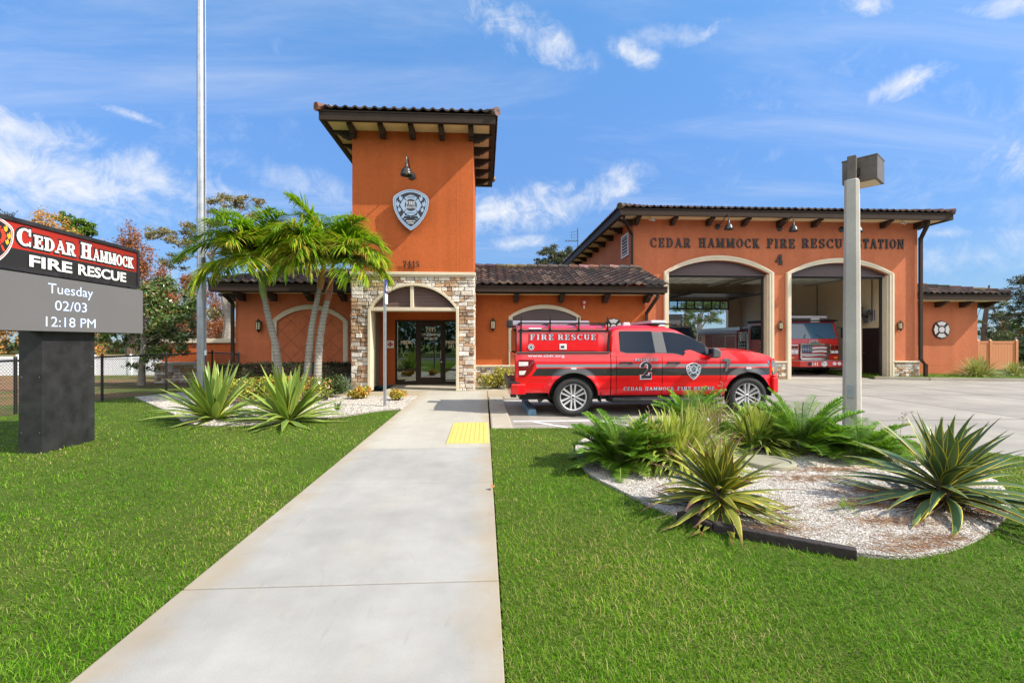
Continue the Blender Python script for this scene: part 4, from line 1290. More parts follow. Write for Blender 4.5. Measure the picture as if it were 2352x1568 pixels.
for i, (cx, hw, zs, rise) in enumerate(bo):
    ao, ai = arc_pts(cx, hw, zs, rise, 26), arc_pts(cx, hw - BW, zs - .03, rise - BW + .03, 26)
    mb = MB()
    mb.strip([(cx - hw, z0)] + ao + [(cx + hw, z0)], [(cx - hw + BW - .002, z0)] + ai + [(cx + hw - BW + .002, z0)], YB - .10, YB - .001)
    b1, b2 = arc_pts(cx, hw - .035, zs, rise - .035, 26), arc_pts(cx, hw - .095, zs - .01, rise - .095 + .01, 26)
    mb.strip([(cx - hw + .035, z0)] + b1 + [(cx + hw - .035, z0)], [(cx - hw + .095, z0)] + b2 + [(cx + hw - .095, z0)], YB - .118, YB - .098)
    for s in (-1, 1):
        xe = cx + s * (hw - BW)
        mb.box(xe, xe - s * .05, YB - .0, YB + .33, z0, zs - .05)
    mb.build('arch_trim', 'cream', st)
    zt = Z(633, YB + .2, 1790)
    mb = MB(); mb.prism([(cx - hw + BW - .03, zt)] + arc_pts(cx, hw - BW + .03, zs - .03, rise - BW + .06, 26) + [(cx + hw - BW + .03, zt)], YB + .16, YB + .22)
    mb.box(cx - hw + BW, cx + hw - BW, YB + .10, YB + .159, zt - .03, zt + .03)
    mb.build('transom_panel', 'purple_panel', st)
    mb = MB()
    for s in (-1, 1): mb.box(cx + s * (hw - BW - .05), cx + s * (hw - BW - .12), YB + .24, YB + .33, z0, zt)
    mb.box(cx - hw + BW, cx + hw - BW, YB + .23, YB + .33, zt - .10, zt + .1)
    mb.build('door_track', 'dark_gray_metal', st)
    # raised sectional door under the ceiling
    ddo = MB(); w0, w1 = cx - hw + BW + .06, cx + hw - BW - .06; zd = zt + .12
    for k in range(7):
        ya = YB + .55 + k * .62
        ddo.box(w0, w1, ya, ya + .60, zd + .12, zd + .165)
        for q in range(8): ddo.box(w0 + (w1 - w0 - .06) * q / 7, w0 + (w1 - w0 - .06) * q / 7 + .06, ya, ya + .6, zd + .075, zd + .12)
        ddo.box(w0, w1, ya + .27, ya + .33, zd + .07, zd + .074)
    dob = ddo.build('overhead_door', 'panel_white', st)
    ddo = MB()
    for s in (w0 - .05, w1 + .0): ddo.box(s, s + .05, YB + .35, YB + 5.2, zd, zd + .06)
    for s in (w0, w1): ddo.bar((s, YB + 5.1, zd + .03), (s, YB + 5.1, 5.9), .03)
    ddo.box((w0 + w1) / 2 - .05, (w0 + w1) / 2 + .05, YB + .5, YB + 6.5, zd + .30, zd + .42)
    ddo.build('track', 'brushed', dob)
    # rear opening and its half rolled door
mb = MB()
pts = [(BX0 + .28, z0), (BX0 + .28, BZS), (BX1 - .28, BZS), (BX1 - .28, z0)]
for (cx, hw, zs, rise) in bo[::-1]: pts += [(cx + hw - BW, z0), (cx + hw - BW, 4.25), (cx - hw + BW, 4.25), (cx - hw + BW, z0)]
mb.prism(pts, YBK - .3, YBK, 'y')
for x in (BX0 + .283, BX1 - .283 - .04): mb.box(x, x + .04, YB + .33, YBK - .31, z0, 5.95)
for a, b in ((BX0 + .33, bo[0][0] - bo[0][1] + .15), (bo[0][0] + bo[0][1] - .15, bo[1][0] - bo[1][1] + .15), (bo[1][0] + bo[1][1] - .15, BX1 - .33)): mb.box(a, b, YB + .324, YB + .36, z0, 5.95)
mb.box(BX0 + .33, BX1 - .33, YB + .324, YB + .36, 4.55, 5.95)
mb.build('bay_interior_wall', 'beige_block', st)
for (cx, hw, zs, rise) in bo:
    w0, w1 = cx - hw + BW, cx + hw - BW
    mb = MB()
    mb.box(w0, w1, YBK - .42, YBK - .36, 3.65, 3.74); mb.box(w0, w1, YBK - .42, YBK - .36, 4.2, 4.3)
    for q in range(8): mb.box(w0 + (w1 - w0 - .08) * q / 7, w0 + (w1 - w0 - .08) * q / 7 + .08, YBK - .415, YBK - .365, 3.741, 4.199)
    for k in range(5):
        mb.box(w0, w1, YBK - 1.1 - k * .62, YBK - .52 - k * .62, 4.42, 4.47)
    mb.box(w0 - .06, w0 - .01, YBK - 4.2, YBK - .35, 4.32, 4.40); mb.box(w1 + .01, w1 + .06, YBK - 4.2, YBK - .35, 4.32, 4.40)
    mb.build('overhead_door', 'plastic_gray', st)
    mb = MB(); mb.box(w0 + .05, w1 - .05, YBK - .395, YBK - .385, 3.745, 4.195); mb.build('window', 'clear_glass', st)
mb = MB(); mb.box(BX0 + .285, BX1 - .285, YB + .33, YBK - .31, 5.96, 6.05)
mb.build('bay_ceiling', 'white_ceiling', st)
mb = MB()
for k in range(9): mb.box(BX0 + .34, BX1 - .34, YB + 1.2 + k * 1.5, YB + 1.34 + k * 1.5, 5.62, 5.95)
mb.build('ceiling_joist', 'panel_white', st)
mb = MB(); mb.box(BX0 + .2, BX1 - .2, YB + .1, YBK - .1, z0 - .1, z0 + .012); mb.build('bay_floor', 'bay_floor', st)
# stone bases
ZB = Z(829, YB, 1900)
mb = MB(); caps = MB()
f = lambda u, z, d: (u, YB - .03 - d, z)
(c0, h0, _, _), (c1, h1, _, _) = bo
for a, b, sd in ((WXR + .02, c0 - h0 - .002, 11), (c0 + h0 + .004, c1 - h1 - .004, 12), (c1 + h1 + .004, BX1 + .05, 13)):
    mb, caps = MB(), MB()
    stones(mb, a, b, z0, ZB - .06, f, None, sd, .07, .16); mb.box(a, b, YB - .028, YB - .001, z0, ZB - .06, col=(.3, .25, .2))
    caps.box(a - .03 if sd != 12 else a + .0, b + .05 if sd == 13 else b, YB - .14, YB - .001, ZB - .06, ZB)
    if sd == 13: stones(mb, YB - .03, YB + 1.4, z0, ZB - .06, lambda u, z, d: (BX1 + .02 + d, u, z), None, 14)
    mb.hascol = True; mb.build('stone_base', 'stone', st); caps.build('sill', 'cream', st, bevel=.012)
# bay eaves and roof
BEY0 = 18.25; BEX0, BEX1 = X(1425, BEY0), X(2190, BEY0); BEY1 = YBK + .7
eave(BEX0, BEX1, BEY0, BEY1, BZS, 6.36, 6.62, None)
for i in range(9): bracket(BX0 + .1 + i * (BX1 - BX0 - .2) / 8, YB, BZS, 0)
for i in range(9):
    y = YB + .1 + i * 1.46
    bracket(BX0, y, BZS, R(-90))
    if i < 4: bracket(BX1, y, BZS, R(90))
ze = 6.65; w = (BEX1 - BEX0) / 2; zr2 = ze + .24 * w; xm = (BEX0 + BEX1) / 2; y1, y2 = BEY0 + w, BEY1 - w
c4 = [(BEX0 - .05, BEY0 - .05, ze), (BEX1 + .05, BEY0 - .05, ze), (BEX1 + .05, BEY1 + .05, ze), (BEX0 - .05, BEY1 + .05, ze)]
r1, r2 = (xm, y1, zr2), (xm, y2, zr2)
roof_obj('bay_roof', [(c4[0], c4[1], r1, r1), (c4[1], c4[2], r2, r1), (c4[3], c4[0], r1, r2), (c4[2], c4[3], r2, r2)], [(c4[0], r1, .11), (c4[1], r1, .11), (c4[2], r2, .11), (c4[3], r2, .11), (r1, r2, .11)])
x = BX0 - .07
downspout([(X(1436, BEY0), BEY0 + .18, 6.37), (X(1436, BEY0), BEY0 + .18, 6.25), (x, YB - .08, 5.75), (x, YB - .08, 3.5)])
x = BX1 + .03
xd = X(2131, BEY0 + .2)
downspout([(xd, BEY0 + .2, 6.37), (xd, BEY0 + .2, 6.22), (x, YB - .12, 5.72), (x, YB - .12, .75), (x + .12, YB - .22, .5), (x + .12, YB - .22, LOT_Z)], .12, .1)
# side vent
mb = MB(); xv = BX0 - .012; ya, yb, za, zb = YB + .55, YB + 1.55, 5.05, 6.0
mb.box(xv - .03, xv, ya, ya + .08, za, zb); mb.box(xv - .03, xv, yb - .08, yb, za, zb); mb.box(xv - .029, xv, ya + .08, yb - .08, za, za + .08); mb.box(xv - .029, xv, ya + .08, yb - .08, zb - .08, zb)
for k in range(6): mb.obox((xv - .012, (ya + yb) / 2, za + .15 + k * .13), (.012, yb - ya - .16, .075), Matrix.Rotation(R(35), 3, 'Y'))
vo = mb.build('wall_vent', 'white_vent', st)
mb = MB(); mb.box(xv + .001, xv + .011, ya, yb, za, zb); mb.build('vent_backing', 'vent_dark', vo)
# right low wing
QX0, QX1 = BX1 + .001, X(2245, YR)
mb = MB(); mb.box(QX0, QX1, YR, YR + 6, -.2, 3.25); mb.build('wing_wall', 'stucco_bay', st)
mb = MB(); zj = Z(838, YR, 2180); mb.box(QX0 + .05, QX1, YR - .006, YR + .01, zj, zj + .02); mb.build('control_joint', 'stucco_panel', st)
ey = 19.8; ex1 = X(2322, ey); zg1, zg0 = Z(676, ey, 2220), Z(688, ey, 2220)
s = MB(); s.box(QX0, ex1 - .1, ey + .12, YR + 6, 3.26, 3.31); s.build('soffit', 'soffit_cream', st)
g = MB(); g.box(QX0, ex1, ey, ey + .118, zg0, zg1); g.box(ex1 - .118, ex1, ey + .12, YR + 6.5, zg0, zg1); g.box(QX0, ex1 + .02, ey - .02, ey + .03, zg1 - .03, zg1 + .004); g.build('gutter', 'bronze', st)
for u in (2170, 2226, 2282): bracket(X(u - 20, YR), YR, 3.26, 0)
for k in range(3): bracket(QX1, YR + .1 + 1.4 * k, 3.26, R(90))
zt_ = zg1 + .03; yq = 23.4; zq = zt_ + .25 * (yq - ey)
roof_obj('wing_roof', [((QX0, ey - .05, zt_), (ex1 + .05, ey - .05, zt_), (ex1 - 3.2, yq, zq), (QX0, yq, zq)), ((ex1 + .05, ey - .05, zt_), (ex1 + .05, 2 * yq - ey, zt_), (ex1 - 3.2, yq, zq), (ex1 - 3.2, yq, zq))],
         [((ex1, ey, zt_ + .04), (ex1 - 3.2, yq, zq), .11), ((QX0, yq, zq), (ex1 - 3.2, yq, zq), .1)])
# service door and air grille on the side wall of the right bay, seen through its opening
xi = BX1 - .325
SW = lambda u: xi / math.tan(math.atan((u - CX) / FPX) + YAW)
ya, yb = SW(2026), SW(1983); zt = Z(754, yb, 1983)
mb = MB(); mb.box(xi - .05, xi - .002, ya, yb, z0 + .015, zt); sd = mb.build('service_door', 'brown_door', st, bevel=.008)
mb = MB(); mb.lathe([(0, 0), (.03, 0), (.03, .06), (0, .06)], (xi - .05, yb - .1, .95), 10, (-1, 0, 0)); mb.build('handle', 'brushed', sd)
ya, yb = SW(2014), SW(1987); zv0, zv1 = Z(734, 20, 2000), Z(708, 20, 2000)
mb = MB()
for k in range(6): mb.box(xi - .05, xi - .002, ya + (yb - ya - .04) * k / 5, ya + (yb - ya - .04) * k / 5 + .04, zv0, zv1)
mb.box(xi - .051, xi - .003, ya, yb, zv0 - .06, zv0 - .001); mb.box(xi - .051, xi - .003, ya, yb, zv1 + .001, zv1 + .06)
gv = mb.build('air_grille', 'white_vent', st); mb = MB(); mb.box(xi - .012, xi - .004, ya, yb, zv0, zv1); mb.build('grille_backing', 'vent_dark', gv)
for yy in (20.9, 24.5, 28.5):
    mb = MB(); mb.tube([(xi - .06, yy, 5.9), (xi - .06, yy, 2.4)], .022, 6); mb.build('conduit', 'plastic_gray', st)

# ------------------------------------------------------------------ lamps on the walls
def gooseneck(loc, label, reach=.95):
    t = thing('gooseneck_lamp', label, 'wall lamp', loc, 0, 'gooseneck lamps over the signs')
    m = MB(); m.lathe([(0, 0), (.115, 0), (.115, .03), (.05, .05), (0, .05)], (0, 0, 0), 20, (0, -1, 0)); m.build('wall_plate', 'dark_gray_metal', t, local=True, smooth=True)
    m = MB()
    pts = [(0, -.04, 0), (0, -.3, .09), (0, -reach + .13, .27)] + [(0, -reach + .13 - .13 * math.sin(a), .14 + .13 * math.cos(a)) for a in [R(q) for q in (10, 35, 60, 90)]] + [(0, -reach, -.02)]
    m.tube(pts, .018, 8); m.build('arm', 'dark_gray_metal', t, local=True, smooth=True)
    m = MB(); m.lathe([(.02, .04), (.038, .02), (.042, -.07), (.052, -.09), (.105, -.125), (.135, -.18), (.138, -.215), (.155, -.235), (.168, -.285), (.166, -.32), (.155, -.32), (.125, -.21), (.05, -.12), (0, -.11)], (0, -reach, 0), 24)
    sh = m.build('shade', 'dark_gray_metal', t, local=True, smooth=True, sharp=50)
    m = MB(); m.lathe([(0, -.29), (.03, -.28), (.04, -.25), (.025, -.18), (0, -.16)], (0, -reach, 0), 12); m.build('bulb', 'lamp_glass', sh, local=True, smooth=True)
    return t
gooseneck((X(946, YT), YT, Z(405, YT, 946)), 'dark gooseneck lamp on the tower above the shield badge', 1.0)
gooseneck((X(1648, YB), YB, Z(521, YB, 1648)), 'dark gooseneck lamp above the word HAMMOCK, left of the other two over the bays', .9)
gooseneck((X(1790, YB), YB, Z(525, YB, 1790)), 'middle gooseneck lamp over the engine bays, straight above the numeral 4', .9)
gooseneck((X(1932, YB), YB, Z(527, YB, 1932)), 'gooseneck lamp partly hidden behind the concrete light pole', .9)

def lantern(loc, label):
    t = thing('wall_lantern', label, 'wall lamp', loc, 0, 'lanterns on the station walls')
    m = MB(); y = -.10
    m.lathe([(0, .24), (.012, .22), (.02, .19), (.09, .13), (.098, .115), (0, .115)], (0, y, 0), 8, caps=False)
    m.lathe([(0, -.24), (.015, -.21), (.06, -.145), (.09, -.12), (0, -.12)], (0, y, 0), 8)
    for k in range(6):
        a = R(60 * k + 30); m.bar((.078 * math.cos(a), y + .078 * math.sin(a), -.125), (.088 * math.cos(a), y + .088 * math.sin(a), .12), .013)
    m.box(-.05, .05, -.02, 0, -.14, .14); m.bar((0, -.01, -.10), (0, y, -.15), .02)
    m.build('frame', 'bronze', t, local=True)
    m = MB(); m.lathe([(.071, -.12), (.079, .115)], (0, y, 0), 6, caps=True); m.build('glass', 'lamp_glass', t, local=True)
    return t
lantern((X(597, YW), YW, Z(748, YW, 597)), 'black wall lantern left of the blind arch on the left wing')
lantern((X(1132, YW), YW, Z(746, YW, 1132)), 'black wall lantern between the stone tower and the arched window')
lantern((X(1790, YB), YB, Z(748, YB, 1790)), 'black wall lantern on the orange pier between the two engine bays')
lantern((X(2064, YB), YB, Z(748, YB, 2064)), 'black wall lantern right of the right engine bay')

# ------------------------------------------------------------------ badge, letters, emblems
SH = [(0, 1), (.09, .993), (.18, .968), (.26, .93), (.34, .885), (.395, .84), (.425, .79), (.432, .74), (.427, .64), (.405, .52), (.36, .40), (.30, .29), (.22, .185), (.12, .085), (0, 0)]
def shield_pts(k=1.0, cy=.56):
    r = [(x * k, cy + (z - cy) * k) for x, z in SH]
    return r + [(-x, z) for x, z in r[1:-1][::-1]]
def plate(mb, pts, place, h, d0, d1, **k):
    n = len(pts); P = lambda p, d: place((p[0]) * h, (p[1]) * h, d)
    mb.add([P(p, d1) for p in pts] + [P(p, d0) for p in pts], [tuple(range(n))] + [(i, i + n, (i + 1) % n + n, (i + 1) % n) for i in range(n)], **k)
def ring(mb, A, B, place, h, d0, d1, **k):
    n = len(A)
    for i in range(n): plate(mb, [A[i], A[(i + 1) % n], B[(i + 1) % n], B[i]], place, h, d0, d1, **k)
def polar(cx, cz, r, a): return (cx + r * math.cos(R(a)), cz + r * math.sin(R(a)))
CZ = .618
def cross_arms():
    arms = []
    for base in (0, 180):
        inner = [polar(0, CZ, .160, base + a) for a in range(-42, 43, 12)]
        outer = [polar(0, CZ, .215, base + 42), polar(0, CZ, .235, base + 40), polar(0, CZ, .262, base), polar(0, CZ, .235, base - 40), polar(0, CZ, .215, base - 42)]
        arms.append(inner + outer)
    arms.append([polar(0, CZ, .160, a) for a in range(48, 133, 12)] + [(-.155, .80), (-.06, .855), (0, .868), (.06, .855), (.155, .80)])
    arms.append([polar(0, CZ, .160, a) for a in range(-132, -47, 12)] + [(.158, .455), (.09, .385), (0, .36), (-.09, .385), (-.158, .455)])
    return arms
def flame(cx, cz, s, f=1):
    return [(cx + f * x * s, cz + z * s) for x, z in ((0, -.08), (.035, -.04), (.04, .01), (.02, .05), (.035, .09), (-.0, .05), (-.015, .01), (-.03, .04), (-.045, -.0), (-.03, -.05))]
def shield(light, dark, place, h, t=.02, words=True, lm=None):
    """light / dark: MB collecting the bright and the dark pieces; place(a, b, d)"""
    plate(light, shield_pts(1.0), place, h, 0, t)
    ring(dark, shield_pts(.935), shield_pts(.915), place, h, t * .5, t + .001)
    plate(dark, shield_pts(.84), place, h, t * .5, t + .002)
    e = t + .003
    for arm in cross_arms(): plate(light, arm, place, h, t, e + .001)
    ring(light, [polar(0, CZ, .163, a) for a in range(0, 360, 12)], [polar(0, CZ, .146, a) for a in range(0, 360, 12)], place, h, t, e + .0015)
    for s in (-1, 1):
        plate(light, flame(s * .245, .79, 1.0, s), place, h, t, e); plate(light, flame(s * .315, .655, 1.0, s), place, h, t, e); plate(light, flame(s * .275, .515, .9, s), place, h, t, e)
        plate(light, [(s * .17, .43), (s * .235, .315), (s * .185, .295), (s * .155, .36), (s * .14, .395)], place, h, t, e)
        plate(light, [(s * .165, .375), (-s * .165, .28), (-s * .16, .262), (0, .335), (s * .17, .352)], place, h, t, e + .0004 * s)
    if words:
        P = lambda a, b, d: place(a, b, e + .001 + d)
        put_slab(lm or light, 'FIRE', P, .085 * h, .225 * h, .001, at=(0, .625 * h)); put_slab(lm or light, 'RESCUE', P, .062 * h, .245 * h, .001, at=(0, .535 * h))
        Q = lambda a, b, d: place(a, b, e + .002 + d)
        put_text(dark, 'CEDAR', Q, .042 * h, .19 * h, .001, at=(0, .79 * h)); put_text(dark, 'HAMMOCK', Q, .034 * h, .20 * h, .001, at=(0, .408 * h))
        put_text(lm or light, 'BRADENTON', P, .030 * h, .21 * h, .001, at=(0, .215 * h), offset=.02); put_text(lm or light, 'FLORIDA', P, .030 * h, .15 * h, .001, at=(0, .165 * h), offset=.02)

# tower badge
zb0, zb1 = Z(533, YT, 946), Z(440, YT, 946); hb = zb1 - zb0; xb = X(946, YT)
t = thing('shield_badge', 'large silver blue and black fire rescue shield badge mounted on the orange tower', 'badge', (xb, YT, zb0))
a, b, c = MB(), MB(), MB()
shield(a, b, lambda p, q, d: (p, -.17 - d, q), hb, .03, True, c)
a.build('shield_plate', 'silver_blue', t, local=True); b.build('dark_inlay', 'badge_black', t, local=True); c.build('lettering', 'badge_text', t, local=True)
m = MB(); m.prism([(x * hb * .97, .56 * hb + (z - .56) * hb * .97) for x, z in shield_pts(1)], -.169, -.12, 'y'); m.build('shield_edge', 'dark_gray_metal', t, local=True)
m = MB()
for dx_ in (-.25, .25): m.tube([(dx_ * hb, -.121, .7 * hb), (dx_ * hb, 0, .7 * hb)], .02, 8)
m.tube([(0, -.121, .25 * hb), (0, 0, .25 * hb)], .02, 8); m.build('standoff', 'dark_gray_metal', t, local=True)

def words(name, label, txts, y, mats='letter_black', depth=.045):
    m = MB()
    for (txt, u0, u1, v0, v1, gap) in txts:
        um = (u0 + u1) / 2
        x0, x1, zz0, zz1 = X(u0, y), X(u1, y), Z(v1, y, um), Z(v0, y, um)
        put_slab(m, txt, on_front((x0 + x1) / 2, zz0, y), zz1 - zz0, x1 - x0, depth, gap=gap)
    o = m.build(name, mats); tag(o, label, 'lettering'); return o
m = MB(); xm = X(945, YT)
x0, x1, zz0, zz1 = X(926, YT), X(965, YT), Z(614, YT, 945), Z(600, YT, 945)
put_slab(m, '7415', lambda a, b, d: (xm + a, YT - .05 - d, zz0 + b), zz1 - zz0, x1 - x0, .02, italic=.0)
for q in (-.18, .0, .18): m.tube([(xm + q, YT - .05, zz0 + .08), (xm + q, YT, zz0 + .08)], .008, 6)
tag(m.build('house_number', 'letter_black'), 'black numerals 7415 standing off the tower wall above the stone', 'lettering')
words('station_lettering', 'long row of black slab serif letters reading CEDAR HAMMOCK FIRE RESCUE STATION', [('CEDAR', 1493, 1586, 547, 568, .16), ('HAMMOCK', 1604, 1744, 548, 569, .16), ('FIRE', 1761, 1826, 549, 570, .16), ('RESCUE', 1841, 1953, 549, 570, .16), ('STATION', 1966, 2076, 549.5, 571, .16)], YB)
words('station_number', 'single black numeral 4 between the arches of the engine bays', [('4', 1779, 1799, 585, 608, .1)], YB)

def maltese(loc, s, label):
    t = thing('maltese_emblem', label, 'emblem', loc, 0, 'maltese cross emblems on the low wings')
    HALF = [(.505, 0), (.49, .05), (.462, .12), (.447, .19), (.43, .255), (.405, .31)]
    ARM = [(x, -y) for x, y in HALF[1:]][::-1] + HALF
    rot = lambda p, q, k=1: ((p[0] * math.cos(R(q)) - p[1] * math.sin(R(q))) * k * s, (p[0] * math.sin(R(q)) + p[1] * math.cos(R(q))) * k * s)
    def out(k): return [rot(p, 90 * q, k) for q in range(4) for p in ARM + [(.335, .335)]]
    P = lambda a, b, d: (a, -d, b)
    m = MB(); plate(m, out(1.0), P, 1, 0, .06); m.build('dark_backing', 'bracket_wood', t, local=True)
    m = MB()
    for q in range(4):
        inn = [polar(0, 0, .235, a) for a in range(-30, 31, 10)]
        plate(m, [rot(p, 90 * q) for p in inn + [(x * .93, y * .93 - (.022 if y > 0 else -.022 if y < 0 else 0)) for x, y in ARM[::-1]]], P, 1, .055, .072)
    plate(m, [polar(0, 0, .165 * s, a) for a in range(0, 360, 15)], P, 1, .055, .072)
    m.build('cross', 'white_vent' , t, local=True)
    return t
maltese((X(1408, YW), YW - .001, Z(751, YW, 1408)), .60, 'maltese cross emblem on the orange wall just behind the red pickup cab')
maltese((X(2160, YR), YR - .001, Z(757, YR, 2160)), .80, 'whole white maltese cross emblem on the low right wing')

# fire alarm, cameras, door symbol
t = thing('fire_alarm', 'small red fire alarm horn under the eave of the right wing', 'alarm', (X(1341, YW), YW, Z(696, YW, 1341)))
m = MB(); m.box(-.075, .075, -.07, 0, -.08, .13); m.build('housing', 'red_small', t, local=True, bevel=.012)
m = MB(); m.lathe([(0, 0), (.045, 0), (.03, .04), (0, .05)], (0, -.07, .02), 14, (0, -1, 0)); m.build('strobe', 'white_paint', t, local=True)
m = MB(); m.box(-.02, .02, -.05, -.01, -.18, -.085); m.build('test_plug', 'white_paint', t, local=True)
def camera_unit(loc, label, rz):
    t = thing('security_camera', label, 'camera', loc, rz, 'security cameras under the bay eave')
    m = MB(); m.tube([(0, 0, 0), (0, 0, -.10)], .022, 10); m.build('mount', 'white_paint', t, local=True)
    m = MB(); m.tube([(0, .10, -.08), (0, -.16, -.16)], .05, 12); m.build('housing', 'white_paint', t, local=True, smooth=True)
    m = MB(); m.tube([(0, -.161, -.1605), (0, -.166, -.162)], .036, 12); m.build('lens', 'badge_black', t, local=True)
camera_unit((X(1496, YB - .4), YB - .4, BZS), 'white security camera under the left end of the bay eave', R(25))
camera_unit((X(2074, YB - .45), YB - .45, BZS), 'white security camera under the right end of the bay eave', R(-20))
m = MB(); x0, x1, z0_, z1_ = X(889, YD), X(904.5, YD), Z(799, YD, 896), Z(782, YD, 896)
cx_, cz_ = (x0 + x1) / 2, (z0_ + z1_) / 2; s_n = (x1 - x0) / 2
m.box(x0, x1, YD - .012, YD - .001, z0_, z1_, mi=0)
for q in range(4):
    b_ = 90 * q + 45 - 45
    plate(m, [polar(cx_, cz_, s_n * r, b_ + a) for r, a in ((.18, -60), (.72, -30), (.78, 0), (.72, 30), (.18, 60))], lambda a, b, d: (a, YD - .012 - d, b), 1, 0, .003 + .0004 * q, mi=1)
o = m.build('symbol_plate', ['white_paint', 'red_small']); tag(o, 'small white plate with red fire cross left of the glass entrance', 'sign')
# tv antenna behind the roof
ya = 30
m = MB(); xa = X(1327, ya); za = Z(575, ya, 1327)
m.tube([(xa, ya, za - 2.5), (xa, ya, Z(524, ya, 1327))], .03, 6)
za1 = Z(553, ya, 1320); m.bar((X(1298, ya), ya, za1 - .03), (xa + .06, ya, za1), .03)
for k in range(5): m.bar((X(1300 + k * 6, ya), ya - .35, za1), (X(1300 + k * 6, ya), ya + .35, za1), .02)
z2, z3 = Z(531, ya, 1320), Z(544, ya, 1320); xq = X(1312, ya)
for z_ in (z2, z3, (z2 + z3) / 2): m.bar((xq, ya, z_ - .08), (xa, ya, z_), .025)
m.bar((xq, ya, z2 - .1), (xq, ya, z3 - .1), .025); m.bar((X(1300, ya), ya, Z(566, ya, 1310)), (xa, ya, Z(566, ya, 1310)), .02)
tag(m.build('antenna', 'plastic_gray'), 'thin television antenna rising behind the tiled roof left of the bays', 'antenna')

# ------------------------------------------------------------------ monument sign with message board
t = thing('monument_sign', 'black pylon sign with CEDAR HAMMOCK FIRE RESCUE panel and grey message board', 'sign', (-6.0, 6.75, -.05))
gx, gy = G(98, 1041, -.03); SXF = gx + .05
m = MB(); m.box(gx - .31, gx, gy, gy + .87, -.2, 1.63); m.build('pillar', 'sign_black', t, bevel=.006)
for zz in (.25, 1.0):
    for xx in (gx - .27, gx - .04):
        m = MB(); m.lathe([(0, 0), (.009, 0), (.009, .004), (0, .004)], (xx, gy, zz), 8, (0, -1, 0)); m.build('rivet', 'brushed', t)
    m = MB(); m.lathe([(0, 0), (.009, 0), (.009, .004), (0, .004)], (gx, gy + .82, zz + .1), 8, (1, 0, 0)); m.build('rivet', 'brushed', t)
ysg = 1112
def SYU(u, xf): return xf / math.tan(math.atan((u - CX) / FPX) + YAW)
def sz(v, y, u=325): return Z(v, y, u)
y1s = SYU(321, SXF); y0s = 2 * (gy + .435) - y1s
zc1 = sz(575, y1s); zc0 = sz(664, y1s)
m = MB(); m.box(SXF - .42, SXF - .03, y0s, y1s, zc0, zc1)
for (a, b, c_, d) in ((y0s, y1s, zc0, zc0 + .05), (y0s, y1s, zc1 - .05, zc1)): m.box(SXF - .031, SXF, a, b, c_, d)
for (a, b) in ((y0s, y0s + .05), (y1s - .05, y1s)): m.box(SXF - .031, SXF, a, b, zc0 + .05, zc1 - .05)
m.build('cabinet', 'sign_black', t)
zmid = zc0 + (zc1 - zc0) * .42
m = MB(); m.box(SXF - .029, SXF - .02, y0s + .05, y1s - .05, zmid, zc1 - .05); m.build('red_face', 'sign_red_face', t)
m = MB(); m.box(SXF - .029, SXF - .021, y0s + .05, y1s - .05, zc0 + .05, zmid - .0005); m.build('black_face', 'sign_face_black', t)
onx = lambda xf: (lambda a, b, d: (xf + d, a, b))
m = MB(); d = MB()
zl0, zl1 = zmid + .055, zc1 - .11
ya_, yb_ = SYU(40, SXF), SYU(308, SXF)
P = onx(SXF - .010); Pd = onx(SXF - .0195)
segs = [('C', 0, .105, 1.0), ('EDAR', .113, .435, .76), ('H', .475, .575, 1.0), ('AMMOCK', .583, 1.0, .76)]
for tx, a, b, k in segs:
    w0, w1 = ya_ + (yb_ - ya_) * a, ya_ + (yb_ - ya_) * b
    put_slab(m, tx, P, (zl1 - zl0) * k, w1 - w0, .002, at=((w0 + w1) / 2, zl0), gap=.035, ext=.005, inc=.00012)
    put_slab(d, tx, Pd, (zl1 - zl0) * k + .03, w1 - w0 + .03, .001, at=((w0 + w1) / 2, zl0 - .015), gap=.035, ext=.015, inc=.00008)
yf0, yf1 = SYU(69, SXF), SYU(291, SXF)
zf = zc0 + .085; hf = zmid - zc0 - .135
yt = yf0 + (yf1 - yf0) * .385
put_text(m, 'FIRE', P, hf, yt - yf0, .002, at=((yf0 + yt) / 2, zf), offset=.03)
yt2 = yf0 + (yf1 - yf0) * .445
put_text(m, 'RESCUE', P, hf, yf1 - yt2, .002, at=((yt2 + yf1) / 2, zf), offset=.03)
m.build('lettering', 'sign_white', t); d.build('letter_shadow', 'sign_face_black', t)
a, b, c_, e_ = MB(), MB(), MB(), MB()
ysh = SYU(-12, SXF); hs = (zc1 - zc0) * .88; zs_ = zc0 + (zc1 - zc0) * .06
Ps = lambda p, q, dd: (SXF - .016 + dd, ysh + p, zs_ + q)
plate(a, shield_pts(1.0), Ps, hs, 0, .003); plate(c_, shield_pts(.94), Ps, hs, 0, .004); plate(a, shield_pts(.89), Ps, hs, 0, .005); plate(b, shield_pts(.86), Ps, hs, 0, .006)
for arm in cross_arms(): plate(c_, arm, Ps, hs, 0, .008)
for s in (-1, 1):
    for (fx_, fz_, k) in ((.245, .79, 1.0), (.315, .655, 1.0), (.275, .515, .9)): plate(e_, flame(s * fx_, fz_, k, s), Ps, hs, 0, .008)
    plate(c_, [(s * .17, .43), (s * .235, .315), (s * .185, .295), (s * .155, .36), (s * .14, .395)], Ps, hs, 0, .008)
a.build('emblem_rim', 'sign_white', t); b.build('emblem_field', 'sign_face_black', t); c_.build('emblem_cross', 'flame_red', t); e_.build('emblem_flame', 'flame_yellow', t)
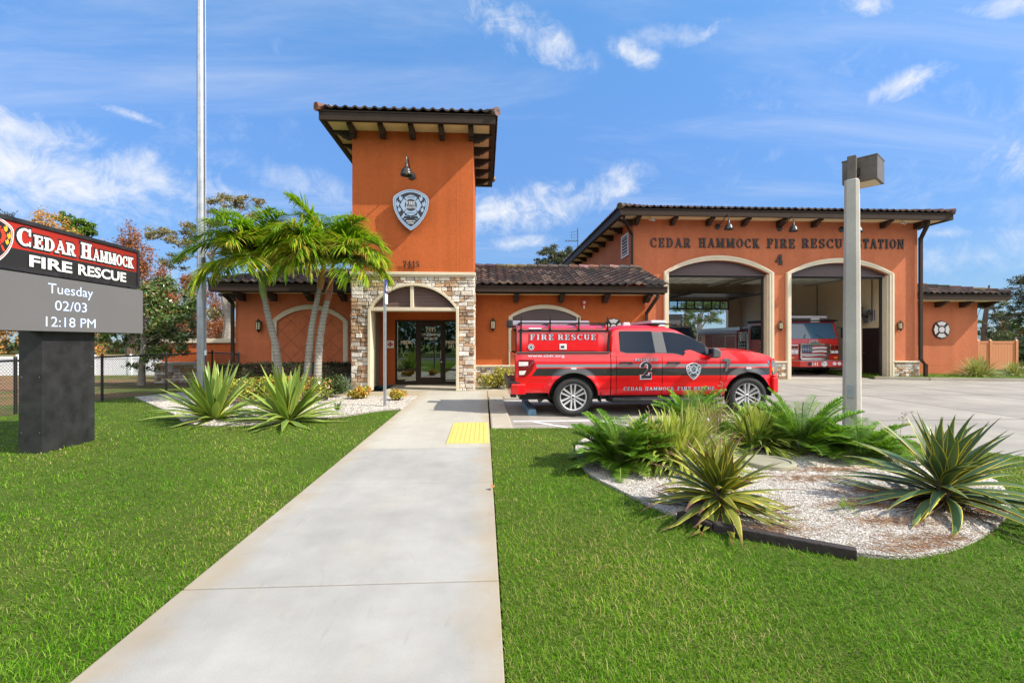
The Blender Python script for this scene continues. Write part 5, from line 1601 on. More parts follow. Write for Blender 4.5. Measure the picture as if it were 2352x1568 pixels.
# message board
LXF = SXF + .08
yl1 = SYU(328.5, LXF); yl0 = 2 * (gy + .435) - yl1
zl1_, zl0_ = sz(667, yl1), sz(766, yl1)
m = MB(); m.box(LXF - .30, LXF - .004, yl0, yl1, zl0_, min(zl1_, zc0 - .004)); m.build('board_case', 'sign_black', t)
m = MB(); m.box(LXF - .003, LXF, yl0 + .005, yl1 - .005, zl0_ + .005, min(zl1_, zc0 - .004) - .005); m.build('message_screen', 'led_panel', t)
hz = zl1_ - zl0_
for txt, u0, u1, k in (('Tuesday', 110, 213, .70), ('02/03', 126, 199, .395), ('12:18 PM', 105, 219, .09)):
    a_, b_ = SYU(u0, LXF), SYU(u1, LXF)
    m = MB(); put_text(m, txt, onx(LXF), hz * .185, b_ - a_, .003, at=((a_ + b_) / 2, zl0_ + hz * k), offset=-.004); m.build('message_text', 'led_text', t)

# ------------------------------------------------------------------ poles
fx_, fy_ = X(463, 13.4), 13.4
t = thing('flagpole', 'tall tapered metal flagpole rising out of the picture behind the agaves', 'flagpole', (fx_, fy_, -.05))
m = MB(); m.tube([(0, 0, 0), (0, 0, 4), (-.02, 0, 9), (-.03, 0, 15.5)], [.112, .110, .094, .062], 20); m.build('pole', 'steel_pole', t, local=True, smooth=True)
m = MB(); m.lathe([(.11, 0), (.24, 0), (.24, .03), (.14, .08), (.115, .10)], (0, 0, 0), 24); m.build('base_collar', 'steel_pole', t, local=True, smooth=True)
m = MB(); m.tube([(.13, -.03, 1.2), (.125, -.03, 8), (.10, -.03, 15.2)], .006, 5); m.box(.10, .15, -.05, -.01, 1.16, 1.3); m.build('halyard', 'white_paint', t, local=True)
m = MB(); m.lathe([(0, 15.5), (.06, 15.52), (.09, 15.6), (.06, 15.68), (0, 15.7)], (-.03, 0, 0), 14); m.build('finial', 'brushed', t, local=True, smooth=True)

lx, ly = X(1957, 8.05), 8.05; LR = R(-45)
t = thing('light_pole', 'square tapered concrete light pole carrying a boxy floodlight', 'light pole', (lx, ly, -.05), LR)
def chamf(w, c): return [(-w + c, -w), (w - c, -w), (w, -w + c), (w, w - c), (w - c, w), (-w + c, w), (-w, w - c), (-w, -w + c)]
ztop = Z(414, ly, 1957) + .05
m = MB(); lv = []
for k, (w, z) in enumerate(((.135, -.1), (.105, ztop - .02), (.092, ztop))):
    lv.append([(x, y, z) for x, y in chamf(w, w * .38)])
vs = sum(lv, []); fs = [(i + 8 * k, (i + 1) % 8 + 8 * k, (i + 1) % 8 + 8 * (k + 1), i + 8 * (k + 1)) for k in range(2) for i in range(8)] + [tuple(range(16, 24))]
m.add(vs, fs); m.build('shaft', 'concrete_pole', t, local=True)
m = MB(); m.box(-.045, .045, -.141, -.134, .55, .78); m.build('hand_hole_cover', 'galvanised', t, local=True, bevel=.004)
m = MB(); m.box(-.065, .065, -.065, .065, ztop - .01, Z(360, ly, 1957) + .05); m.build('tenon', 'fixture_brown', t, local=True, bevel=.006)
m = MB(); mt = Matrix.Rotation(R(-52) - LR, 3, 'Z'); vd = Matrix.Rotation(-LR, 3, 'Z') @ Vector((.61, .79, 0)); rd_ = Matrix.Rotation(-LR, 3, 'Z') @ Vector((.79, -.61, 0))
hc = vd * .40 + rd_ * .17 + Vector((0, 0, Z(396, ly, 1957) + .12)); m.obox(hc, (.52, .50, .42), mt); m.obox(hc + mt @ Vector((0, 0, .205)), (.535, .515, .03), mt)
hd = m.build('floodlight', 'fixture_brown', t, local=True, bevel=.008)
m = MB(); m.obox(hc + mt @ Vector((0, 0, -.213)), (.44, .42, .006), mt); m.build('lens', 'lamp_glass', hd, local=True)
m = MB(); m.bar(Vector((0, 0, Z(396, ly, 1957) + .05)), hc * .7 + Vector((0, 0, .3 * hc.z)), .10, .12); m.build('bracket', 'dark_gray_metal', t, local=True)

sx, sy = G(884, 932)
t = thing('sign_post', 'perforated steel post with edge-on blue and white parking sign beside the path', 'sign', (sx, sy, -.02))
zt2 = Z(640, sy, 884)
m = MB(); m.box(-.03, .03, -.03, -.024, 0, zt2); m.box(-.03, -.024, -.024, .03, 0, zt2); m.box(.024, .03, -.024, .03, 0, zt2)
m.build('post', 'galvanised', t, local=True)
m = MB()
for k in range(int(zt2 / .05)):
    for s in (-1,): m.lathe([(0, 0), (.008, 0), (.008, .002), (0, .002)], (0, -.0302, .1 + k * .05), 8, (0, -1, 0))
m.build('post_hole', 'badge_black', t, local=True)
m = MB(); m.box(.032, .036, -.15, .15, zt2 - .32, zt2); m.build('parking_sign', 'sign_blue', t, local=True)
m = MB(); m.box(.033, .037, -.15, .15, zt2 - .56, zt2 - .33); m.build('fine_plate', 'white_paint', t, local=True)
m = MB()                                               # wheelchair figure on the blue plate
zc = zt2 - .17; f = lambda a, b: (.0362, -a, zc + b)
m.tube([f(.06 * math.cos(q), -.04 + .06 * math.sin(q)) for q in [R(a) for a in range(160, 400, 20)]], .009, 5); m.tube([f(-.02, .06), f(-.015, -.01), f(.045, -.01), f(.07, -.08), f(.09, -.08)], .009, 5); m.lathe([(0, 0), (.016, 0), (.016, .003)], f(-.022, .095), 10, (1, 0, 0))
m.build('wheelchair_symbol', 'white_paint', t, local=True)

# ------------------------------------------------------------------ fences and low walls
def chain_fence(name, label, pts, zb, zt, posts, step=.072):
    a, b = Vector((*pts[0], 0)), Vector((*pts[1], 0)); d = b - a; L = d.length; d.normalize()
    t = thing(name, label, 'fence', (a.x, a.y, zb), 0, 'black chain link fences')
    h = zt - zb; m = MB()
    n = int(L / step)
    wires = []
    V, F = [], []
    r = .0032; nn = Vector((-d.y, d.x, 0))
    for s in (-1, 1):
        for k in range(-int(h / step), n + 1):
            s0, s1 = k * step, k * step + h; z0_, z1_ = 0, h
            if s0 < 0: z0_ = -s0; s0 = 0
            if s1 > L: z1_ = h - (s1 - L); s1 = L
            if z1_ - z0_ < .02: continue
            if s < 0: z0_, z1_ = h - z0_, h - z1_
            p, q = d * s0 + Vector((0, 0, z0_)), d * s1 + Vector((0, 0, z1_))
            e = (q - p).normalized(); w = e.cross(nn) * r; w2 = nn * r * .8
            m.add([p - w, p + w2, p + w, q - w, q + w2, q + w], [(0, 1, 4, 3), (1, 2, 5, 4), (2, 0, 3, 5)])
    m.build('mesh', 'fence_black', t, local=True)
    m = MB(); m.tube([(0, 0, h), d * L + Vector((0, 0, h))], .022, 8); m.build('top_rail', 'fence_black', t, local=True, smooth=True)
    for p in posts:
        m = MB(); m.tube([d * p + Vector((0, 0, -.1)), d * p + Vector((0, 0, h + .05))], .03, 10); m.lathe([(.034, 0), (.034, .03), (.02, .05), (0, .06)], d * p + Vector((0, 0, h + .04)), 10); m.build('post', 'fence_black', t, local=True, smooth=True)
chain_fence('chain_link_fence', 'black chain link fence running along the lawn behind the pylon sign', [(-9.8, 5.6), (-9.7, 17.8)], -.05, 1.08, (.05, 2.6, 5.0, 7.25, 9.7, 12.15))
chain_fence('chain_link_fence', 'short black chain link fence meeting the left wing of the station', [(-9.65, 17.8), (-7.75, 15.7)], -.05, 1.08, (2.78,))
t = thing('garden_wall', 'orange wall with pale coping beside the left wing', 'wall', (-11, 20.5, -.1))
xa, xb_ = X(372, 20.5), WXL - .02
m = MB(); m.box(xa, xb_, 20.5, 20.8, -.1, 1.42); m.build('wall', 'stucco_tower', t)
m = MB(); m.box(xa - .08, xb_, 20.42, 20.88, 1.42, 1.60); m.build('coping', 'cream', t, bevel=.01)
t = thing('stone_wall', 'low stone faced wall with pale cap behind the chain link fence', 'wall', (-11, 18.4, -.1))
xa, xb_ = X(354, 18.4), X(452, 18.4)
m = MB(); m.box(xa, xb_, 18.43, 18.9, -.1, .60, col=(.3, .25, .2)); stones(m, xa, xb_, -.05, .60, lambda u, z, d: (u, 18.43 - d, z), None, 21); m.hascol = True; m.build('stone_facing', 'stone', t)
m = MB(); m.box(xa - .05, xb_ + .05, 18.33, 18.97, .60, .70); m.build('cap', 'cream', t, bevel=.01)
def vinyl(name, label, xs, y, zb, zt, m_, pw=.16, ybow=0):
    t = thing(name, label, 'fence', (xs[0], y, zb))
    m = MB()
    for a, b in zip(xs[:-1], xs[1:]):
        n = int((b - a) / .15)
        for k in range(n): m.box(a + (b - a) * k / n + .004, a + (b - a) * (k + 1) / n - .004, y, y + .03, zb, zt - .1)
        m.box(a, b, y - .015, y + .045, zt - .13, zt - .02); m.box(a, b, y - .016, y + .046, zb + .05, zb + .17)
    m.build('panel', m_, t)
    for x in xs:
        m = MB(); m.box(x - .065, x + .065, y - .05, y + .08, zb - .1, zt); m.lathe([(.1, 0), (0, .09)], (x, y + .015, zt), 4); m.build('post', m_, t)
vinyl('vinyl_fence', 'white vinyl fence beyond the trees at far left', [X(u, 23) for u in (-260, -110, 40, 215, 300, 372)], 23, -.25, .82, 'vinyl_white')
vinyl('vinyl_fence', 'orange vinyl fence past the right end of the station', [X(u, 23) for u in (2246, 2274, 2334)], 23, .0, 1.52, 'vinyl_orange')

# ------------------------------------------------------------------ bits in and around the bed
mb = MB(); P_ = px_poly([(1560, 1184), (1640, 1212), (1760, 1236), (1968, 1274)])
for i, (a_, b_) in enumerate(((P_[0], P_[1]), (P_[1], P_[3]))): mb.bar((*a_, .0 + .001 * i), (*b_, .0 + .001 * i), .075, .085)
tag(mb.build('landscape_timber', 'timber_dark', bevel=.008), 'dark weathered timber edging between the lawn and the gravel', 'edging')
gx_, gy_ = G(1765, 1066); t = thing('access_cover', 'round mossy concrete cover lying in the gravel behind the agave', 'cover', (gx_, gy_, -.01))
m = MB(); m.lathe([(0, .04), (.235, .045), (.245, .06), (.285, .06), (.295, .05), (.30, 0)], (0, 0, 0), 40); m.build('lid', 'concrete_mossy', t, local=True, smooth=True)
gx_, gy_ = G(1928, 1052); m = MB(); m.tube([(gx_ - .12, gy_ + .02, .012), (gx_ - .04, gy_, .02), (gx_ + .06, gy_ - .01, .016), (gx_ + .13, gy_ - .03, .01)], [.008, .017, .015, .004], 7)
tag(m.build('driftwood', 'driftwood', smooth=True), 'short pale stick lying on the gravel', 'stick')
gx_, gy_ = G(1133, 1124); m = MB(); m.add([(gx_ - .012, gy_ - .04, .02), (gx_ + .02, gy_ - .01, .045), (gx_ + .005, gy_ + .04, .03), (gx_ - .03, gy_ + .0, .055), (gx_ - .02, gy_ + .03, .03)], [(0, 1, 3), (1, 2, 4), (1, 4, 3), (0, 1, 2)])
tag(m.build('fallen_leaf', 'dry_leaf'), 'curled brown leaf at the right edge of the path', 'leaf')
gx_, gy_ = G(728, 918); t = thing('edging_strip', 'black plastic edging curl sticking up beside the variegated agave', 'edging', (gx_, gy_, -.02))
m = MB(); m.strip([polar(0, 0, .28, a) for a in range(200, 361, 16)], [polar(0, 0, .27, a) for a in range(200, 361, 16)], 0, .13, 'z'); m.build('strip', 'plastic_black', t, local=True)

# ------------------------------------------------------------------ red pickup truck
PX0, PY = .565, 10.74
tk = thing('pickup_truck', 'red crew cab fire rescue pickup with bed cap and a large numeral 2', 'pickup truck', (PX0, PY, LOT_Z))
tk.scale = (1, 1, .978)
HX = [(.0, 1.30), (2.05, 1.34), (4.30, 1.37), (4.46, 1.375), (4.8, 1.365), (5.1, 1.345), (5.35, 1.30), (5.52, 1.235), (5.62, 1.16), (5.70, 1.05)]
def lerp(tab, x):
    for (a, b), (c, d) in zip(tab[:-1], tab[1:]):
        if x <= c: return b + (d - b) * max(0, (x - a) / (c - a))
    return tab[-1][1]
WR, WF, WZ, ARCH = 1.265, 4.958, .405, .515
def halfw(x, z):
    y = .985
    if z > 1.12: y -= .045 * ((z - 1.12) / .22) ** 1.6
    if z < .80: y -= .018 * min(1, (.80 - z) / .08)
    if z < .62: y -= .05 * ((.62 - z) / .22) ** 1.5
    for xc in (WR, WF):
        r = math.hypot(x - xc, z - WZ)
        y += .042 * math.exp(-((r - ARCH) / .075) ** 2) if r > ARCH - .03 else .042
    if x > 4.95: y -= .26 * ((x - 4.95) / .85) ** 2.2
    if x < .25: y -= .03 * ((.25 - x) / .25) ** 2
    return y
def zbot(x):
    z = .44 if x < 4.6 else .44 + .0
    if x < .75: z = .50
    for xc in (WR, WF):
        d = abs(x - xc)
        if d < ARCH: z = max(z, WZ + math.sqrt(ARCH ** 2 - d * d))
    return z
def side_cols(x0, x1):
    xs = set([x0, x1]); n = max(2, int((x1 - x0) / .06))
    xs |= {x0 + (x1 - x0) * i / n for i in range(n + 1)}
    for xc in (WR, WF):
        for i in range(25):
            q = xc + ARCH * math.cos(math.pi * i / 24) * .9995
            if x0 < q < x1: xs.add(q)
    return sorted(xs)
def side_panel(name, x0, x1, ztop=None, parent=tk, m='truck_paint', zlo=None, sides=(-1, 1), nz=18):
    mb = MB(); xs = side_cols(x0, x1)
    for s in sides:
        vs = []
        for x in xs:
            zb = zbot(x) if zlo is None else max(zlo, zbot(x)); zt = (ztop(x) if callable(ztop) else ztop) if ztop else lerp(HX, x)
            for j in range(nz + 1):
                z = zb + (zt - zb) * j / nz
                vs.append((x, s * halfw(x, z), z))
            vs.append((x, s * (halfw(x, zb) - .10), zb))           # turned-in lower edge
        n1 = nz + 2; fs = []
        for i in range(len(xs) - 1):
            for j in range(nz): fs.append((i * n1 + j, (i + 1) * n1 + j, (i + 1) * n1 + j + 1, i * n1 + j + 1))
            fs.append((i * n1 + nz + 1, (i + 1) * n1 + nz + 1, (i + 1) * n1, i * n1))
        mb.add(vs, fs)
    return mb.build(name, m, parent, local=True, smooth=True, sharp=50)
for s in (-1, 1): side_panel('bed_side', .075, 2.035, 1.335, sides=(s,))
for s in (-1, 1): side_panel('cab_corner', 2.05, 2.155, 1.34, sides=(s,))
rd = side_panel('door', 2.165, 3.118, 1.345, sides=(-1,)); fd_ = side_panel('door', 3.128, 4.352, 1.36, sides=(-1,))
side_panel('door', 2.165, 3.118, 1.345, sides=(1,)); side_panel('door', 3.128, 4.352, 1.36, sides=(1,))
for s in (-1, 1): side_panel('fender', 4.362, 5.70, sides=(s,))
mb = MB()                                              # hood and nose
xs = [4.30 + (5.70 - 4.30) * i / 24 for i in range(25)]
ny = 16; vs = []
for x in xs:
    zt = lerp(HX, x); w = halfw(x, zt)
    for j in range(ny + 1):
        q = -1 + 2 * j / ny
        crown = .055 * (1 - abs(q) ** 3) * min(1, (5.75 - x) / .5) + .018 * math.exp(-((abs(q) - .55) / .12) ** 2)
        vs.append((x, q * w, zt + crown))
mb.add(vs, [(i * (ny + 1) + j, (i + 1) * (ny + 1) + j, (i + 1) * (ny + 1) + j + 1, i * (ny + 1) + j + 1) for i in range(24) for j in range(ny)])
mb.build('hood', 'red_paint', tk, local=True, smooth=True, sharp=60)
mb = MB(); w = halfw(5.7, .9)
def nose(z0, z1, x, ww, xo=0, n=14, depth=.25, rr=.16):
    """front face bowed in plan"""
    pts = [(x - depth, -ww)] + [(x - rr * abs(-1 + 2 * i / n) ** 3 + xo, ww * (-1 + 2 * i / n)) for i in range(n + 1)] + [(x - depth, ww)]
    return pts, z0, z1
for p, a, b in (nose(.46, .80, 5.88, .93, depth=.35, rr=.24), nose(.80, .86, 5.84, .92, depth=.3, rr=.24)): mb.prism(p, a, b, 'z')
mb.build('front_bumper', 'red_paint', tk, local=True, bevel=.02)
mb = MB(); p, a, b = nose(.90, 1.14, 5.80, .62, rr=.05); mb.prism(p, a, b, 'z'); mb.prism(nose(0, 0, 5.76, .70, rr=.06)[0], .86, 1.20, 'z')
mb.build('grille', 'plastic_black', tk, local=True, bevel=.01)
mb = MB(); mb.prism(nose(0, 0, 5.815, .60, rr=.05)[0], .99, 1.05, 'z'); mb.build('grille_bar', 'chrome', tk, local=True, bevel=.008)
for s in (-1, 1):
    mb = MB(); prof = [(5.40, 1.165), (5.60, 1.165), (5.70, 1.08), (5.70, .90), (5.645, .86), (5.585, .865), (5.50, 1.0), (5.44, 1.09)]
    a = [(x, s * (halfw(x, z) + .006 - (.0 if x < 5.6 else .0)), z) for x, z in prof]; b = [(x - .02, s * (halfw(x, z) - .15), z) for x, z in prof]
    n = len(prof); mb.add(a + b, [tuple(range(n))] + [(i, (i + 1) % n, (i + 1) % n + n, i + n) for i in range(n)])
    hl = mb.build('headlight', 'headlight', tk, local=True)
    mb = MB(); pr = [(5.53, .99), (5.60, 1.04), (5.60, .90), (5.585, .88)]
    mb.add([(x, s * (halfw(x, z) + .010), z) for x, z in pr], [(0, 1, 2, 3)]); mb.build('turn_signal', 'amber', hl, local=True)
    mb = MB(); mb.prism(nose(0, 0, 5.72, .9, rr=.2)[0], .86, 1.18, 'z')
mb.build('radiator_support', 'red_paint', tk, local=True)
# dark inner core, wheel wells, chassis
mb = MB(); mb.box(.15, 5.55, -.70, .70, .42, .98); mb.box(2.06, 4.4, -.92, .92, .46, 1.3); mb.box(.1, 2.03, -.9, .9, 1.0, 1.3)
mb.box(4.4, 5.5, -.88, .88, 1.0, 1.2); mb.box(.2, 5.5, -.45, .45, .30, .45)
mb.build('chassis', 'plastic_black', tk, local=True)
# cab
CZL = [1.28, 1.36, 1.44, 1.58, 1.72, 1.82, 1.875, 1.905]
CXF = [4.55, 4.46, 4.28, 4.06, 3.84, 3.66, 3.46, 3.28]
CXR = [2.05, 2.05, 2.055, 2.065, 2.08, 2.10, 2.15, 2.26]
def cabw(z): return .955 - max(0, z - 1.30) * .30 - max(0, z - 1.80) ** 2 * 4.0
mb = MB(); rings = []
for z, xf, xr in zip(CZL, CXF, CXR):
    w = cabw(z); ring_ = []
    bow = .20 if z < 1.9 else .12
    rc = .10
    ring_ += [(xr + rc * (1 - math.sin(a)), -w + rc * (1 - math.cos(a))) for a in [R(q) for q in (90, 60, 30, 0)]][0:0]
    ring_ = [(xr, -w + .12), (xr + .03, -w + .04), (xr + .12, -w)] + [(xr + .12 + (xf - .22 - xr - .12) * i / 6, -w) for i in range(1, 7)]
    for i in range(11):
        q = -1 + 2 * i / 10
        ring_.append((xf - bow * abs(q) ** 2.6 + .02, w * q * .97))
    ring_ += [(x, -y) for x, y in ring_[:9][::-1]]
    rings.append([(x, y, z) for x, y in ring_])
n = len(rings[0]); vs = sum(rings, [])
fs = [(k * n + i, k * n + (i + 1) % n, (k + 1) * n + (i + 1) % n, (k + 1) * n + i) for k in range(len(rings) - 1) for i in range(n)]
top = len(vs); xc = 2.75
k = len(rings) - 1
inner = [(xc + (x - xc) * .80, y * .80, 1.928) for x, y, z in rings[-1]]
inner2 = [(xc + (x - xc) * .45, y * .45, 1.940) for x, y, z in rings[-1]]
vs += inner + inner2
fs += [((k) * n + i, k * n + (i + 1) % n, (k + 1) * n + (i + 1) % n, (k + 1) * n + i) for i in range(n)]
fs += [((k + 1) * n + i, (k + 1) * n + (i + 1) % n, (k + 2) * n + (i + 1) % n, (k + 2) * n + i) for i in range(n)]
fs.append(tuple((k + 2) * n + i for i in range(n)))
mb.add(vs, fs)
cab = mb.build('cab', 'red_paint', tk, local=True, smooth=True, sharp=40)
def cabside(prof, off=.004, s=-1): return [(x, s * (cabw(z) + off), z) for x, z in prof]
def subdiv(prof, n=6):
    out = []
    for i in range(len(prof)):
        a, b = prof[i], prof[(i + 1) % len(prof)]
        out += [(a[0] + (b[0] - a[0]) * q / n, a[1] + (b[1] - a[1]) * q / n) for q in range(n)]
    return out
def panel(name, prof, m, off, s=-1, parent=tk, thick=.012):
    mb = MB(); P = subdiv(prof); n = len(P)
    a = cabside(P, off, s); b = cabside(P, off - thick, s)
    cx = sum(p[0] for p in P) / n; cz = sum(p[1] for p in P) / n
    c = cabside([(cx, cz)], off, s)
    mb.add(a + b + c, [(i, (i + 1) % n, 2 * n) for i in range(n)] + [(i, (i + 1) % n, (i + 1) % n + n, i + n) for i in range(n)])
    return mb.build(name, m, parent, local=True)
QX = lambda zx: (zx - 112) * .002657
QZ = lambda zy: 2.294 - .002657 * zy
rearw = [(QX(958), QZ(345)), (QX(960), QZ(196)), (QX(970), QZ(189)), (QX(1222), QZ(189)), (QX(1236), QZ(361)), (QX(1010), QZ(361)), (QX(975), QZ(352))]
frontw = [(QX(1326), QZ(362)), (QX(1308), QZ(193)), (QX(1400), QZ(199)), (QX(1460), QZ(210)), (QX(1520), QZ(233)), (QX(1640), QZ(298)), (QX(1640), QZ(398)), (QX(1540), QZ(395)), (QX(1470), QZ(388)), (QX(1420), QZ(370)), (QX(1380), QZ(363))]
for s in (-1, 1):
    panel('window_trim', [(p[0] + (p[0] - 2.62) * .018, p[1] + (p[1] - 1.56) * .05) for p in rearw], 'plastic_gray', .003, s)
    panel('window_trim', [(p[0] + (p[0] - 3.7) * .018, p[1] + (p[1] - 1.55) * .05) for p in frontw], 'plastic_gray', .003, s)
    panel('side_window', rearw, 'window_dark', .006, s); panel('side_window', frontw, 'window_dark', .006, s)
    panel('pillar_trim', [(QX(1222), QZ(189)), (QX(1308), QZ(193)), (QX(1328), QZ(363)), (QX(1236), QZ(361))], 'plastic_gray', .009, s)
    panel('mirror_sail', [(QX(1640), QZ(300)), (QX(1735), QZ(398)), (QX(1640), QZ(398))], 'plastic_black', .006, s)
mb = MB(); vs = []                                     # windscreen
for z, xf in ((1.375, 4.43), (1.44, 4.28), (1.58, 4.06), (1.72, 3.84), (1.82, 3.66), (1.87, 3.49)):
    w = cabw(z) * .86
    for i in range(11):
        q = -1 + 2 * i / 10; vs.append((xf - .20 * abs(q * .9) ** 2.6 + .028, w * q, z + .006))
mb.add(vs, [(k * 11 + i, k * 11 + i + 1, (k + 1) * 11 + i + 1, (k + 1) * 11 + i) for k in range(5) for i in range(10)])
mb.build('windscreen', 'window_dark', tk, local=True, smooth=True)
# door handles, mirrors, vent, lights
for d, x0 in ((rd, 950), (fd_, 1328)):
    mb = MB(); a, b = QX(x0), QX(x0 + 97); z = 1.128; y = -halfw(a, z) - .035
    mb.box(a, b, y - .012, y + .014, z - .02, z + .022); mb.box(a + .01, a + .04, y + .01, y + .05, z - .018, z + .018); mb.box(b - .04, b - .01, y + .01, y + .05, z - .018, z + .018)
    mb.build('handle', 'plastic_black', d, local=True, bevel=.008)
for s in (-1, 1):
    mb = MB(); mb.prism([(4.07, 1.235), (4.19, 1.225), (4.245, 1.27), (4.25, 1.38), (4.17, 1.44), (4.08, 1.44)], s * 1.03, s * 1.26, 'y'); mb.bar((4.15, s * .90, 1.30), (4.15, s * 1.06, 1.30), .09, .07)
    mo = mb.build('mirror', 'plastic_gray', tk, local=True, bevel=.03)
    mb = MB(); mb.box(4.064, 4.068, s * 1.06, s * 1.24, 1.255, 1.42); mb.build('mirror_glass', 'window_dark', mo, local=True)
prof = [(QX(1775), QZ(408)), (QX(1830), QZ(408)), (QX(1832), QZ(440)), (QX(1800), QZ(508)), (QX(1785), QZ(508)), (QX(1800), QZ(445)), (QX(1798), QZ(428)), (QX(1776), QZ(428))]
mb = MB(); n = len(prof)
mb.add([(x, -halfw(x, z) - .022, z) for x, z in prof] + [(x, -halfw(x, z) + .01, z) for x, z in prof], [tuple(range(n))] + [(i, i + n, (i + 1) % n + n, (i + 1) % n) for i in range(n)])
mb.build('fender_vent', 'plastic_gray', tk, local=True)
tl = [(QX(160), QZ(415)), (QX(283), QZ(413)), (QX(288), QZ(440)), (QX(270), QZ(490)), (QX(238), QZ(532)), (QX(205), QZ(548)), (QX(165), QZ(543))]
def side_plate(name, prof, m, off, parent=tk, s=-1):
    mb = MB(); P = subdiv(prof, 4); n = len(P); cx = sum(p[0] for p in P) / n; cz = sum(p[1] for p in P) / n
    Y = lambda x, z, o: s * (halfw(x, z) + o)
    mb.add([(x, Y(x, z, off), z) for x, z in P] + [(x, Y(x, z, -.01), z) for x, z in P] + [(cx, Y(cx, cz, off), cz)], [(i, (i + 1) % n, 2 * n) for i in range(n)] + [(i, (i + 1) % n, (i + 1) % n + n, i + n) for i in range(n)])
    return mb.build(name, m, parent, local=True)
for s in (-1, 1):
    to = side_plate('tail_light', tl, 'tail_red', .014, s=s)
    side_plate('lens', [(QX(164), QZ(430)), (QX(237), QZ(430)), (QX(235), QZ(461)), (QX(164), QZ(464))], 'tail_white', .018, to, s)
    side_plate('lens', [(QX(166), QZ(502)), (QX(222), QZ(498)), (QX(205), QZ(531)), (QX(168), QZ(533))], 'tail_white', .018, to, s)
for xc in (WR, WF):
    mb = MB(); z = WZ + ARCH + .085; mb.box(xc - .055, xc + .055, -halfw(xc, z) - .012, -halfw(xc, z) + .01, z - .018, z + .018); mb.build('marker_light', 'light_clear', tk, local=True, bevel=.005)
    for s in (-1, 1):
        mb = MB()
        vs = []; N = 22
        for i in range(N + 1):
            a = math.pi * i / N; vs += [(xc + (ARCH - .012) * math.cos(a), s * .99, WZ + (ARCH - .012) * math.sin(a)), (xc + (ARCH - .012) * math.cos(a), s * .62, WZ + (ARCH - .012) * math.sin(a))]
        mb.add(vs, [(2 * i, 2 * i + 1, 2 * i + 3, 2 * i + 2) for i in range(N)])
        mb.build('wheel_well', 'plastic_black', tk, local=True)
# rear end
mb = MB(); mb.box(.065, .085, -.9, .9, .62, 1.33); mb.build('tailgate', 'red_paint', tk, local=True, bevel=.01)
mb = MB(); mb.prism([(-.02, -.97), (.12, -1.01), (.28, -1.0), (.28, 1.0), (.12, 1.01), (-.02, .97), (-.06, .7), (-.06, -.7)], .47, .69, 'z'); mb.build('rear_bumper', 'red_paint', tk, local=True, bevel=.02)
mb = MB(); mb.box(-.05, .20, -.965, .965, .69, .735); mb.box(-.075, -.035, -.98, .98, .60, .80); mb.box(.06, .26, -.10, .10, .44, .47); mb.box(-.02, .10, -.9, -.6, .40, .47); mb.build('bumper_step', 'plastic_black', tk, local=True, bevel=.01)
mb = MB(); mb.tube([(1.0, -.62, .46), (.75, -.74, .42), (.62, -.84, .36), (.57, -.90, .33)], .042, 12); mb.build('exhaust', 'dark_gray_metal', tk, local=True, smooth=True)
for s in (-1, 1):
    mb = MB(); mb.tube([(2.02, s * .80, .35), (2.10, s * 1.0, .345), (2.3, s * 1.03, .345), (4.2, s * 1.03, .345), (4.36, s * 1.0, .345), (4.42, s * .8, .36)], .055, 10); mb.box(2.3, 4.2, s * .90, s * 1.07, .375, .40); mb.build('running_board', 'plastic_black', tk, local=True, smooth=True)
    mb = MB(); mb.box(1.83, 1.845, s * .70, s * .97, .30, .58); mb.build('mud_flap', 'rubber', tk, local=True)
    mb = MB(); mb.bar((.10, s * .955, 1.345), (2.03, s * .955, 1.345), .06, .025); mb.build('bed_rail', 'plastic_gray', tk, local=True, bevel=.006)
